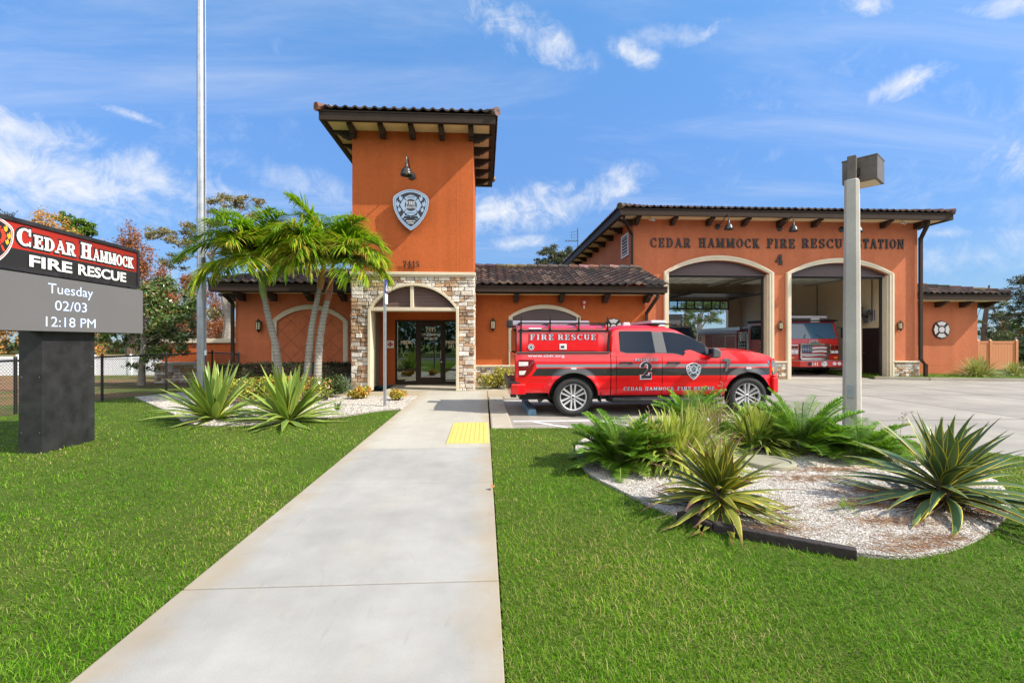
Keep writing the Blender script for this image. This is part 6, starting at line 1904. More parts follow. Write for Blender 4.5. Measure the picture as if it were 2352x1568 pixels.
# wheels
def wheel(xc, s):
    wo = thing('wheel', None, None); wo.parent = tk; KIDS.setdefault(tk.name, []).append(wo); WPOS[wo.name] = WPOS[tk.name]
    wo.location = (xc, s * .855, WZ); wo.rotation_euler = (0, 0, 0 if s < 0 else math.pi)
    ax = (0, 1, 0)
    mb = MB(); mb.lathe([(.275, .115), (.30, .13), (.36, .135), (.392, .12), (.405, .085), (.4075, 0), (.405, -.085), (.392, -.12), (.36, -.138), (.325, -.137), (.30, -.13), (.282, -.118), (.275, -.105)], (0, 0, 0), 56, ax)
    for i in range(56):
        a = 2 * math.pi * i / 56
        for q in (-1, 1):
            m_ = Matrix.Rotation(-a, 3, 'Y'); mb.obox(m_ @ Vector((.398, q * .105, 0)), (.022, .035, .022), m_)
    mb.build('tyre', 'rubber', wo, local=True, smooth=True, sharp=40)
    mb = MB()
    mb.lathe([(.278, .11), (.265, .09), (.262, -.04), (.272, -.085), (.283, -.108), (.276, -.115), (.264, -.10), (.255, -.075)], (0, 0, 0), 48, ax, mi=0)
    mb.lathe([(0, -.02), (.262, -.02)], (0, 0, 0), 32, ax, mi=1)
    mb.lathe([(.16, -.035), (.17, -.03), (.17, -.02)], (0, 0, 0), 28, ax, mi=1)
    for i in range(6):
        for q in (-1, 1):
            a = R(90 + 60 * i)
            ca, sa = math.cos(a), math.sin(a)
            def P(r, t, d): return (r * ca - t * sa, d, r * sa + t * ca)
            i0, o0, hw = q * .026, q * .048, .0145
            mb.add([P(.05, i0 - hw, -.075), P(.05, i0 + hw, -.075), P(.262, o0 + hw * 1.1, -.098), P(.262, o0 - hw * 1.1, -.098), P(.05, i0 - hw * 1.5, -.03), P(.05, i0 + hw * 1.5, -.03), P(.262, o0 + hw * 1.7, -.04), P(.262, o0 - hw * 1.7, -.04)],
                   [(0, 1, 2, 3), (0, 4, 5, 1), (1, 5, 6, 2), (3, 2, 6, 7), (0, 3, 7, 4)], mi=0)
        a2 = R(60 + 60 * i); mb.lathe([(0, 0), (.010, 0), (.010, .02)], (.068 * math.cos(a2), -.086, .068 * math.sin(a2)), 6, ax, mi=0)
    mb.lathe([(0, -.092), (.030, -.092), (.036, -.088), (.036, -.08), (.052, -.078), (.056, -.05)], (0, 0, 0), 24, ax, mi=2)
    mb.lathe([(0, -.094), (.026, -.0935)], (0, 0, 0), 18, ax, mi=1)
    mb.build('rim', ['machined', 'wheel_dark', 'machined'], wo, local=True)
for xc in (WR, WF):
    for s in (-1, 1): wheel(xc, s)
# bed cap
mb = MB(); X0c, X1c = .10, 1.99
def capring(x, sl=0):
    pts = [(-.93, 1.36), (-.935, 1.78), (-.90, 1.86), (-.80, 1.905), (-.5, 1.93), (0, 1.94)]
    return [(x, y, z) for y, z in pts] + [(x, -y, z) for y, z in pts[:-1][::-1]]
A_, B_ = capring(X0c), capring(X1c); n = len(A_)
mb.add(A_ + B_, [(i, i + 1, i + 1 + n, i + n) for i in range(n - 1)] + [tuple(range(n - 1, -1, -1)), tuple(range(n, 2 * n))])
cp = mb.build('bed_cap', 'red_paint', tk, local=True, smooth=True, sharp=30)
mb = MB(); mb.box(.34, 1.79, -.942, -.92, 1.375, 1.75); cd = mb.build('side_hatch', 'red_paint', cp, local=True, bevel=.008)
mb = MB(); a, b = QX(480), QX(537); mb.box(a, b, -.952, -.94, QZ(335), QZ(290)); mb.build('latch_plate', 'light_clear', cp, local=True, bevel=.008)
mb = MB(); mb.box(a + .03, b - .05, -.955, -.951, QZ(322), QZ(305)); mb.build('latch_handle', 'plastic_black', cp, local=True)
mb = MB(); mb.lathe([(0, 0), (.064, 0), (.064, .004)], (QX(261), -.944, QZ(315)), 24, (0, 1, 0)); mb.build('round_seal', 'badge_text', cp, local=True)
mb = MB(); mb.lathe([(.040, 0), (.054, 0)], (QX(261), -.9455, QZ(315)), 24, (0, 1, 0)); mb.lathe([(0, 0), (.024, 0)], (QX(261), -.9455, QZ(315)), 16, (0, 1, 0)); mb.build('seal_ring', 'decal_dark', cp, local=True)
mb = MB()
mb.box(.12, 1.99, -.955, -.93, 1.782, 1.815)
for x0 in (.16,): mb.box(x0 + .0, x0 + .045, -.96, -.925, 1.345, 1.782)
mb.bar((1.985, -.945, 1.35), (2.03, -.945, 1.80), .045)
mb.build('cap_rail', 'rail_black', cp, local=True)
mb = MB(); mb.box(QX(242), QX(342), -.95, -.89, QZ(176), QZ(163)); mb.build('scene_light', 'light_clear', cp, local=True, bevel=.006)
mb = MB(); mb.box(.085, .10, -.86, .86, 1.37, 1.85); mb.build('rear_hatch', 'window_dark', cp, local=True)
mb = MB()
for zx in (183, 407, 631, 856):
    x = QX(zx)
    for s in (-1, 1): mb.bar((x, s * .955, QZ(182)), (x, s * .955, QZ(78)), .03, .03); mb.obox((x, s * .955, QZ(184)), (.05, .03, .05))
    mb.bar((x, -.95, QZ(128)), (x, .95, QZ(128)), .03, .04)
for s in (-1, 1): mb.bar((QX(160), s * .955, QZ(128)), (QX(860), s * .955, QZ(128)), .03, .03)
mb.build('roof_rack', 'rail_black', cp, local=True)
mb = MB(); mb.tube([(QX(150), .55, 2.0), (QX(830), .55, 2.0)], .075, 12); mb.box(QX(150), QX(825), .36, .62, 1.965, 2.05); aw = mb.build('awning', 'awning_gray', tk, local=True)
mb = MB(); mb.box(QX(98), QX(150), .35, .70, 1.90, 2.09); mb.build('end_cap', 'plastic_black', aw, local=True, bevel=.03)
# roof lights
mb = MB(); mb.box(2.98, 3.30, -.72, .72, 1.965, 2.035); lb_ = mb.build('light_bar', 'light_clear', tk, local=True, bevel=.02)
mb = MB(); mb.box(3.02, 3.42, -.74, .74, 1.945, 1.964); mb.box(3.0, 3.06, -.7, -.62, 1.90, 1.95); mb.box(3.0, 3.06, .62, .7, 1.90, 1.95); mb.build('mount', 'plastic_black', lb_, local=True)
mb = MB(); mb.prism([(3.12, 1.90), (3.30, 1.90), (3.25, 1.955), (3.17, 1.955)], -.74, -.66, 'y'); mb.build('flood_light', 'light_clear', tk, local=True, bevel=.005)
mb = MB(); mb.prism([(2.46, 1.925), (2.63, 1.925), (2.61, 2.0), (2.48, 2.0)], -.42, -.28, 'y'); mb.build('beacon', 'light_clear', tk, local=True, bevel=.01)
mb = MB(); mb.tube([(2.1, .2, 1.93), (2.1, .2, 2.02)], .05, 10); mb.build('antenna', 'plastic_black', tk, local=True)
# livery
def on_side(x0, z0, off=.005):
    return lambda a, b, d: (x0 + a, -halfw(x0 + a, z0 + b) - off - d, z0 + b)
def on_cap(x0, z0): return lambda a, b, d: (x0 + a, -.943 - d, z0 + b)
a, b = MB(), MB()
def both(txt, x0, x1, z0, z1, pl, gap, e=.005):
    put_slab(a, txt, pl, z1 - z0, x1 - x0, .004, at=((x1 - x0) / 2, 0), gap=gap)
    put_slab(b, txt, pl, z1 - z0, x1 - x0, .0015, at=((x1 - x0) / 2, 0), gap=gap, ext=e)
both('FIRE', QX(252), QX(437), QZ(258), QZ(215), on_cap(QX(252), QZ(258)), .16); both('RESCUE', QX(467), QX(767), QZ(258), QZ(215), on_cap(QX(467), QZ(258)), .16)
both('BATTALION', QX(1068), QX(1250), QZ(426), QZ(407), on_side(QX(1068), QZ(426)), .16, .0025)
for tx, u0, u1 in (('CEDAR', 980, 1128), ('HAMMOCK', 1150, 1383), ('FIRE', 1408, 1520), ('RESCUE', 1540, 1706)):
    both(tx, QX(u0), QX(u1), QZ(660), QZ(633), on_side(QX(u0), QZ(660)), .14, .003)
put_text(a, 'www.chfr.org', on_side(QX(376), QZ(392)), .052, QX(517) - QX(233), .004, offset=.012)
a.build('lettering', 'decal_gray', tk, local=True); b.build('letter_outline', 'decal_dark', tk, local=True)
g1, g2, g3 = MB(), MB(), MB()
def two(mb, k, m_off, dx, dz):
    pl = on_side(QX(1155) + dx, QZ(565) + dz, .006 + m_off)
    put_slab(mb, '2', pl, QZ(436) - QZ(565), QX(1203) - QX(1104), .001, at=(0, 0), ext=k)
two(g1, .034, .000, 0, 0); two(g2, .022, .002, .0, .0); two(g3, .004, .004, .012, .006)
g1.build('numeral_edge', 'red_paint', tk, local=True); g2.build('numeral_outline', 'decal_gray', tk, local=True); g3.build('numeral', 'decal_dark', tk, local=True)
a, b = MB(), MB(); hs = QZ(440) - QZ(578)
shield(a, b, on_side(QX(1536), QZ(578), .006), hs, .003, True)
a.build('shield_decal', 'badge_text', tk, local=True); b.build('shield_inlay', 'decal_dark', tk, local=True)

# ------------------------------------------------------------------ fire engine in the right bay
EX, EY = 14.95, 21.0
en = thing('fire_engine', 'red fire engine numbered 241 standing in the right bay', 'fire engine', (EX, EY, LOT_Z + .012))
en.scale = (1, 1, .87)
Wd = 1.22
mb = MB()
cabp = [(0, .75), (0, 1.55), (.03, 1.95), (.30, 2.85), (.42, 2.92), (3.3, 2.95), (3.3, .55), (1.75, .55), (1.75, .75)]
mb.prism(cabp, -Wd, Wd, 'x'); cabe = mb.build('cab', 'engine_red', en, local=True, bevel=.06)
mb = MB(); mb.prism([(.02, 2.86), (.30, 2.93), (3.32, 2.97), (3.32, 2.80), (.35, 2.78)], -Wd - .02, Wd + .02, 'x'); mb.build('cab_roof', 'sign_black', en, local=True, bevel=.03)
mb = MB(); mb.add([(-Wd + .10, .035, 1.90), (Wd - .10, .035, 1.90), (Wd - .16, .285, 2.74), (-Wd + .16, .285, 2.74)], [(0, 1, 2, 3)]); mb.v = [(x, y - .03, z) for x, y, z in mb.v]
mb.build('windscreen', 'windscreen_reflect_blue', en, local=True)
mb = MB()
for s in (-1, 1):
    mb.bar((s * .45, -.0, 1.93), (s * .25 - .1, .06, 2.12), .02)
mb.build('wiper', 'plastic_black', en, local=True)
mb = MB(); mb.box(-.62, .62, -.05, -.01, .86, 1.62)
gr_ = mb.build('grille', 'wheel_dark', en, local=True)
mb = MB()
for z0_, z1_ in ((.84, .90), (1.08, 1.12), (1.32, 1.36), (1.56, 1.65)): mb.box(-.66, .66, -.085, -.052, z0_, z1_)
for s in (-1, 1): mb.box(s * .60, s * .67, -.084, -.053, .905, 1.555)
mb.box(-.64, .64, -.12, -.051, .80, .838); mb.prism([(-.3, 1.66), (.3, 1.66), (.2, 1.73), (-.2, 1.73)], -.08, -.05, 'y'); mb.build('grille_frame', 'chrome', gr_, local=True, bevel=.006)
fl = [MB(), MB(), MB()]                                 # flag printed behind the bars
for k, z in enumerate(np.arange(.91, 1.55, .092)):
    pts = 12
    for i in range(pts):
        xx0, xx1 = -.58 + 1.16 * i / pts, -.58 + 1.16 * (i + 1) / pts
        w0, w1 = .025 * math.sin(xx0 * 5), .025 * math.sin(xx1 * 5)
        blue = (i < 5 and z > 1.18)
        fl[0 if blue else (1 if k % 2 else 2)].add([(xx0, -.0512, z + w0), (xx1, -.0512, z + w1), (xx1, -.0512, z + w1 + .088), (xx0, -.0512, z + w0 + .088)], [(0, 1, 2, 3)])
for i in range(4):
    for j in range(3): fl[1].lathe([(0, 0), (.022, 0)], (-.52 + .12 * i, -.0525, 1.26 + .10 * j), 5, (0, -1, 0))
fl[0].build('flag_canton', 'flag_blue', gr_, local=True); fl[1].build('flag_stripe', 'flag_white', gr_, local=True); fl[2].build('flag_stripe', 'flag_red', gr_, local=True)
for s in (-1, 1):
    for z, m_ in ((1.36, 'tail_red'), (1.10, 'light_clear')):
        mb = MB(); mb.box(s * .74, s * 1.16, -.06, -.01, z, z + .21); ho = mb.build('headlight', 'chrome', en, local=True, bevel=.02)
        mb = MB()
        for q in (.78, .96): mb.box(s * q, s * (q + .16), -.066, -.055, z + .035, z + .175)
        mb.build('lens', m_, ho, local=True, bevel=.012)
    mb = MB(); mb.box(s * .95, s * 1.10, -.055, -.01, .86, .95); mb.build('marker', 'amber', en, local=True)
mb = MB(); mb.prism([(-Wd - .02, -.16), (-Wd + .25, -.52), (Wd - .25, -.52), (Wd + .02, -.16), (Wd + .02, .2), (-Wd - .02, .2)], .45, .76, 'z'); bp = mb.build('bumper', 'engine_red', en, local=True, bevel=.03)
mb = MB(); mb.prism([(-Wd + .02, -.16), (-Wd + .27, -.50), (Wd - .27, -.50), (Wd - .02, -.16)], .762, .785, 'z'); mb.build('bumper_deck', 'brushed', bp, local=True)
mb = MB(); put_slab(mb, '241', on_front(-.32, .52, -.523), .17, .32, .004, gap=.05); mb.build('number', 'white_paint', bp, local=True)
mb = MB(); mb.lathe([(0, .04), (.06, .06), (.13, .05), (.155, .02), (.155, 0)], (.12, -.522, .60), 24, (0, -1, 0)); mb.build('siren', 'chrome', bp, local=True, smooth=True)
for q in (.60, .82):
    mb = MB(); mb.lathe([(0, .02), (.07, .03), (.09, .01), (.09, 0)], (q, -.522, .62), 18, (0, -1, 0)); mb.build('fog_light', 'light_clear', bp, local=True, smooth=True)
mb = MB(); mb.box(-.62, -.46, -.535, -.521, .52, .70); mb.build('speaker_grille', 'plastic_black', bp, local=True)
mb = MB(); mb.box(-1.08, .92, .38, .62, 2.98, 3.12); mb.build('light_bar', 'light_clear', en, local=True, bevel=.03)
mb = MB(); mb.box(.0, .42, .18, .24, 2.78, 2.97); mb.build('preemption_light', 'white_paint', en, local=True, bevel=.01)
for s in (-1, 1):
    mb = MB(); mb.bar((s * (Wd + .02), .2, 2.5), (s * (Wd + .24), .1, 2.45), .04); mb.box(s * (Wd + .18), s * (Wd + .34), .04, .14, 1.95, 2.5); mb.build('mirror', 'plastic_black', en, local=True, bevel=.02)
for s in ():
    pass
put = MB(); put_slab(put, 'C.H.F.R.' if False else 'CHFR', on_front(.0, 1.74, -.004), .09, .42, .004, gap=.25); put.build('lettering', 'decal_gray', en, local=True)
for ya_, yb__ in ((.62, 1.62), (2.05, 3.02)):
    for s in (-1, 1):
        mb = MB(); mb.box(s * (Wd + .001), s * (Wd + .006), ya_, yb__, 1.85, 2.68); mb.build('side_window', 'window_dark', en, local=True)
for y in (.55, 1.72, 1.95, 3.12):
    mb = MB(); mb.tube([(-Wd - .07, y, .85), (-Wd - .07, y, 2.6)], .022, 8); mb.build('grab_rail', 'brushed', en, local=True, smooth=True)
mb = MB(); put_slab(mb, '241', lambda a_, b_, d_: (-Wd - .003 - d_, 1.9 - a_, 1.15 + b_), .34, .62, .003, gap=.05); put_slab(mb, 'CHFR', lambda a_, b_, d_: (-Wd - .003 - d_, 1.9 - a_, 1.60 + b_), .12, .6, .003, gap=.2); mb.build('door_lettering', 'decal_gray', en, local=True)
# pump panel and body
mb = MB(); mb.box(-Wd + .04, Wd - .04, 3.34, 4.3, .5, 2.35); pp = mb.build('pump_panel', 'brushed', en, local=True)
mb = MB(); mb.box(-Wd + .02, -Wd + .039, 3.5, 4.2, .9, 1.75); mb.build('gauge_plate', 'plastic_black', pp, local=True)
mb = MB()
for i in range(3):
    for j in range(4): mb.lathe([(0, .03), (.06, .03), (.07, 0)], (-Wd + .018, 3.6 + .22 * i, 1.0 + .2 * j), 12, (-1, 0, 0))
mb.build('gauge', 'chrome', pp, local=True)
mb = MB()
for k in range(3): mb.tube([(-Wd + .0, 3.5 + .25 * k, 2.36), (-Wd - .1, 3.52 + .25 * k, 2.1), (-Wd - .06, 3.5 + .25 * k, 1.75)], .04, 8)
mb.build('hose', 'lobby_wall', pp, local=True, smooth=True)
mb = MB(); mb.box(-Wd, Wd, 4.34, 9.2, .55, 2.45); bd = mb.build('body', 'engine_red', en, local=True, bevel=.03)
for y0_, y1_, z0_ in ((4.5, 5.55, .75), (5.65, 7.0, 1.35), (7.1, 8.9, .75)):
    mb = MB(); n = 14
    for k in range(n): mb.box(-Wd - .015, -Wd - .001, y0_, y1_, z0_ + (2.12 - z0_) * k / n + .006, z0_ + (2.12 - z0_) * (k + 1) / n)
    sho = mb.build('shutter', 'engine_red', bd, local=True)
    mb = MB()
    for a_, b_, c_, d_ in ((y0_ - .04, y1_ + .04, 2.121, 2.15), (y0_ - .04, y1_ + .04, z0_ - .03, z0_ - .001), (y0_ - .04, y0_ - .001, z0_, 2.12), (y1_ + .001, y1_ + .04, z0_, 2.12)): mb.box(-Wd - .02, -Wd - .001, a_, b_, c_, d_)
    mb.build('frame', 'chrome', sho, local=True)
mb = MB(); mb.box(-Wd - .01, -Wd - .001, 4.36, 9.1, 2.30, 2.42); mb.build('tread_band', 'awning_gray', bd, local=True)
mb = MB()
for s in (-1, 1): mb.box(s * (Wd - .05), s * (Wd - .17), 4.2, 9.3, 2.46, 2.66)
for k in range(14): mb.box(-Wd + .17, -Wd + .62, 4.3 + .36 * k, 4.34 + .36 * k, 2.52, 2.56)
mb.box(-Wd + .62, -Wd + .70, 4.2, 9.3, 2.46, 2.66); mb.build('ladder', 'ladder', bd, local=True)
for y, n_ in ((1.05, 'wheel'), (6.35, 'wheel')):
    for s in (-1, 1):
        mb = MB(); mb.lathe([(0, .12), (.26, .14), (.30, .16), (.50, .15), (.53, .10), (.53, -.12), (.5, -.16)], (s * (Wd - .16), y, .53), 32, (s, 0, 0)); mb.build('wheel', 'rubber', en, local=True, smooth=True)
mb = MB(); mb.box(-.9, .9, .3, 9.0, .28, .56); mb.build('chassis', 'plastic_black', en, local=True)
mb = MB(); mb.box(.92, 1.06, .34, .36, 1.92, 2.05); mb.build('safety_vest', 'hi_vis', en, local=True)

# ------------------------------------------------------------------ grey rescue vehicle in the left bay
AX, AY = 9.0, 20.9
am = thing('rescue_ambulance', 'grey ambulance with light bar in the left bay behind the red pickup', 'ambulance', (AX, AY, LOT_Z + .012))
mb = MB(); mb.prism([(-.02, .55), (-.02, 1.15), (.12, 1.25), (1.15, 1.36), (1.75, 2.20), (1.95, 2.28), (3.1, 2.32), (3.1, .55)], -1.05, 1.05, 'x'); mb.build('cab', 'sign_black', am, local=True, bevel=.08)
mb = MB(); mb.prism([(1.72, 2.20), (1.95, 2.31), (3.12, 2.36), (3.12, 2.26), (1.95, 2.22)], -1.06, 1.06, 'x'); mb.build('cab_roof', 'ambulance_gray', am, local=True, bevel=.03)
mb = MB(); mb.add([(-.92, 1.17, 1.42), (.92, 1.17, 1.42), (.84, 1.70, 2.17), (-.84, 1.70, 2.17)], [(0, 1, 2, 3)]); mb.build('windscreen', 'window_dark', am, local=True)
mb = MB(); mb.box(-1.16, 1.16, 3.12, 7.4, .6, 2.92); bxo = mb.build('module', 'ambulance_gray', am, local=True, bevel=.05)
mb = MB(); mb.box(-1.0, 1.0, 3.05, 3.118, 2.40, 2.62); mb.build('light_bar', 'light_clear', bxo, local=True, bevel=.02)
for k in range(5):
    mb = MB(); mb.box(-.8 + .4 * k - .04, -.8 + .4 * k + .04, 1.86, 1.94, 2.30, 2.36); mb.build('marker', 'amber', am, local=True)
mb = MB(); mb.box(.05, .30, 3.09, 3.119, 2.72, 2.80); mb.build('module_light', 'awning_gray', bxo, local=True)
mb = MB(); mb.box(-.7, .7, -.06, -.021, .66, 1.10); mb.build('grille', 'chrome', am, local=True)
mb = MB(); mb.box(-1.06, 1.06, -.2, .1, .42, .64); mb.build('bumper', 'chrome', am, local=True, bevel=.02)
for s in (-1, 1):
    mb = MB(); mb.box(s * .74, s * 1.0, -.05, -.021, .85, 1.08); mb.build('headlight', 'light_clear', am, local=True, bevel=.02)
    mb = MB(); mb.bar((s * 1.05, 1.3, 1.5), (s * 1.3, 1.25, 1.52), .04); mb.box(s * 1.22, s * 1.42, 1.2, 1.28, 1.35, 1.85); mb.build('mirror', 'chrome', am, local=True, bevel=.02)
    for y in (.85, 5.6):
        mb = MB(); mb.lathe([(0, .10), (.2, .12), (.36, .12), (.40, .08), (.40, -.1), (.36, -.14)], (s * .92, y, .40), 28, (s, 0, 0)); mb.build('wheel', 'rubber', am, local=True, smooth=True)

# fans on the bay walls and the ceiling
def fan(loc, rz, label, rad=.42):
    t = thing('wall_fan', label, 'fan', loc, rz, 'caged fans in the engine bays')
    m = MB(); m.lathe([(0, 0), (.09, 0), (.09, .16), (0, .18)], (0, -.1, 0), 16, (0, -1, 0)); m.bar((0, 0, -.1), (0, -.12, 0), .05); m.build('motor', 'plastic_black', t, local=True)
    m = MB()
    for r in np.linspace(.08, rad, 9): m.lathe([(r, 0), (r + .006, .006)], (0, -.33, 0), 36, (0, -1, 0))
    for k in range(18):
        a = 2 * math.pi * k / 18; m.tube([(.06 * math.cos(a), -.34, .06 * math.sin(a)), (rad * math.cos(a), -.30, rad * math.sin(a)), (rad * math.cos(a), -.22, rad * math.sin(a))], .004, 4)
    m.build('cage', 'brushed', t, local=True)
    m = MB()
    for k in range(4):
        a = R(90 * k + 20); c_, s_q = math.cos(a), math.sin(a)
        m.add([(.06 * c_ - .04 * s_q, -.27, .06 * s_q + .04 * c_), (rad * .9 * c_ - .13 * s_q, -.30, rad * .9 * s_q + .13 * c_), (rad * .9 * c_ + .13 * s_q, -.25, rad * .9 * s_q - .13 * c_), (.06 * c_ + .04 * s_q, -.26, .06 * s_q - .04 * c_)], [(0, 1, 2, 3)])
    m.build('blade', 'plastic_gray', t, local=True)
fan((BX1 - .36, 21.2, Z(724, 21.2, 1950)), R(-75), 'round caged fan in the right bay above the fire engine', .44)
fan((BX1 - .36, 27.2, Z(742, 27.2, 1756)), R(-70), 'round caged fan high on the wall of the left bay view', .5)

# ------------------------------------------------------------------ palms
def frond_blades(origin, az, th0, th1, L, nl, leafL, leafW, yellow=.0, thick=1.0):
    """arching rachis with drooping leaflets; returns rachis points and the leaflet blade arrays"""
    ns = 28; p = np.array(origin, float); pts = [p.copy()]; h = np.array([math.cos(az), math.sin(az), 0])
    for i in range(ns):
        t = (i + .5) / ns; th = th0 + (th1 - th0) * t ** 1.25
        p = p + (h * math.cos(th) + np.array([0, 0, 1]) * math.sin(th)) * (L / ns); pts.append(p.copy())
    pts = np.array(pts); T = np.linspace(.13, 1.0, nl); out = []
    idx = T * ns; i0 = np.minimum(idx.astype(int), ns - 1); fr = (idx - i0)[:, None]
    B = pts[i0] * (1 - fr) + pts[i0 + 1] * fr; D = nrm(pts[i0 + 1] - pts[i0])
    sd = nrm(np.cross(D, np.array([0, 0, 1.0]))); up = nrm(np.cross(sd, D))
    for s in (-1, 1):
        spread = (.95 - .55 * T ** 3)[:, None]
        lift = RNG.uniform(.05, .5, (nl, 1)) * (1 - .4 * T[:, None])
        d = nrm(D * (1 - spread * .55) + sd * s * spread + up * lift + RNG.normal(0, .09, (nl, 3)))
        ll = leafL * (np.sin(np.pi * np.clip(T * .86 + .16, 0, 1)) ** .6) * RNG.uniform(.85, 1.12, nl)
        c = pal(nl, [(.13, .30, .012), (.18, .36, .016), (.09, .23, .012), (.27, .43, .025)], .16)
        tipc = c * np.array([1.5, 1.25, .9])
        yl = RNG.uniform(0, 1, nl) < yellow; c[yl] = np.array([.55, .52, .05]) * RNG.uniform(.8, 1.1, (yl.sum(), 1)); tipc[yl] = (.42, .34, .06)
        out.append(blades(B, d, ll, leafW * thick, RNG.uniform(.10, .6, nl), [.45, 1, .9, .6, .08], c, tipc))
    return pts, join_np(out)

def palm(label, base, pts, radii, shaft, shaft_m, fronds, frondL=2.02):
    t = thing('palm_tree', label, 'palm tree', base, 0, 'palms in the left bed')
    P = [Vector(p) for p in pts]
    m = MB()
    # smooth trunk curve
    C = []
    n = 24
    for i in range(n + 1):
        u = i / n * (len(P) - 1); k = min(int(u), len(P) - 2); f = u - k
        p0, p1, p2, p3 = P[max(k - 1, 0)], P[k], P[k + 1], P[min(k + 2, len(P) - 1)]
        C.append(.5 * ((2 * p1) + (p2 - p0) * f + (2 * p0 - 5 * p1 + 4 * p2 - p3) * f * f + (3 * p1 - p0 - 3 * p2 + p3) * f ** 3))
    rr = [np.interp(i / n, np.linspace(0, 1, len(radii)), radii) * (1 + .03 * math.sin(i * 5)) for i in range(n + 1)]
    m.tube(C, rr, 16); m.build('trunk', 'palm_bark', t, smooth=True)
    top = Vector(shaft[-1]); m = MB()
    S = [C[-1]] + [Vector(s) for s in shaft]
    m.tube(S, [radii[-1] * 1.15] + list(np.linspace(radii[-1] * 1.35, radii[-1] * .62, len(shaft))), 14); m.build('crownshaft', shaft_m, t, smooth=True)
    rc, parts = MB(), []
    fr_all = list(fronds)
    for q in range(len(fronds)):                      # fuller crown: further, slightly turned fronds beside each
        a = fronds[q % len(fronds)]; fr_all.append((a[0] + random.uniform(-24, 24), a[1] + random.uniform(-6, 20), a[2] + random.uniform(-14, 18), a[3] * random.uniform(.82, 1.0), a[4] * .6))
    for (az, th0, th1, L, yel) in fr_all:
        R_, pr = frond_blades(top, R(az), R(th0), R(th1), L * frondL, 72, .74, .036, yel)
        rc.tube([tuple(p) for p in R_[::3]], list(np.linspace(.030, .006, len(R_[::3]))), 6); parts.append(pr)
    rc.build('rachis', 'palm_green', t, smooth=True)
    V, F, C_, U = join_np(parts); npmesh('fronds', V, F, 'palm_leaf', t, cols=C_, uvs=U)
    return t
YP = 12.6
def pp_(u, v, y=YP): return (X(u, y), y, Z(v, y, u))
b = (X(646, YP), YP, -.01)
palm('leaning palm with pale green crownshaft, left of the paired palms', b, [b, pp_(634, 800), pp_(618, 735), pp_(607, 683)], [.115, .09, .074, .062], [pp_(604, 670), pp_(600, 645), pp_(596, 615), pp_(594, 600)], 'palm_green',
     [(178, 62, -38, 1.0, .05), (200, 40, -60, 1.02, .1), (160, 25, -72, .95, .3), (215, 10, -82, .9, .35), (235, 70, -20, .85, .1), (262, 55, -55, .75, .45), (285, 25, -75, .8, .5), (120, 75, 5, .85, 0), (70, 72, 0, .8, 0), (20, 62, -35, .85, .05), (345, 40, -60, .75, .3), (92, 45, -45, .85, .1), (190, 78, 10, .85, .05), (330, 76, 15, .78, .05)])
b = (X(702, YP + .1), YP + .1, -.01)
palm('middle palm with orange crownshaft, rising close beside the right palm', b, [b, pp_(711, 800), pp_(719, 735), pp_(734, 664)], [.105, .088, .076, .062], [pp_(737, 650), pp_(741, 630), pp_(743, 606), pp_(744, 590)], 'palm_orange',
     [(178, 66, -35, .95, .1), (165, 40, -62, .9, .3), (205, 30, -70, .9, .35), (235, 62, -40, .85, .3), (262, 35, -70, .8, .5), (140, 78, 5, .95, .0), (80, 80, 15, .9, 0), (40, 70, -20, .8, .05), (195, 85, 25, .95, .1), (215, 12, -80, .8, .3), (110, 40, -50, .8, .1)])
b = (X(727, YP - .15), YP - .15, -.01)
palm('rightmost palm with reddish crownshaft, fronds reaching over the tower', b, [b, pp_(733, 800), pp_(742, 735), pp_(752, 690)], [.105, .088, .078, .066], [pp_(755, 675), pp_(759, 650), pp_(763, 622), pp_(765, 608)], 'palm_red',
     [(0, 64, -48, .98, .1), (345, 45, -66, 1.0, .25), (15, 30, -75, .95, .3), (325, 20, -82, .95, .25), (300, 55, -55, .85, .4), (270, 60, -55, .75, .5), (40, 72, -15, .95, 0), (75, 80, 5, .9, 0), (110, 76, -5, .95, 0), (150, 72, -20, .95, .1), (340, 80, 10, .9, .1), (250, 25, -75, .7, .5), (200, 50, -60, .8, .3)], 1.78)

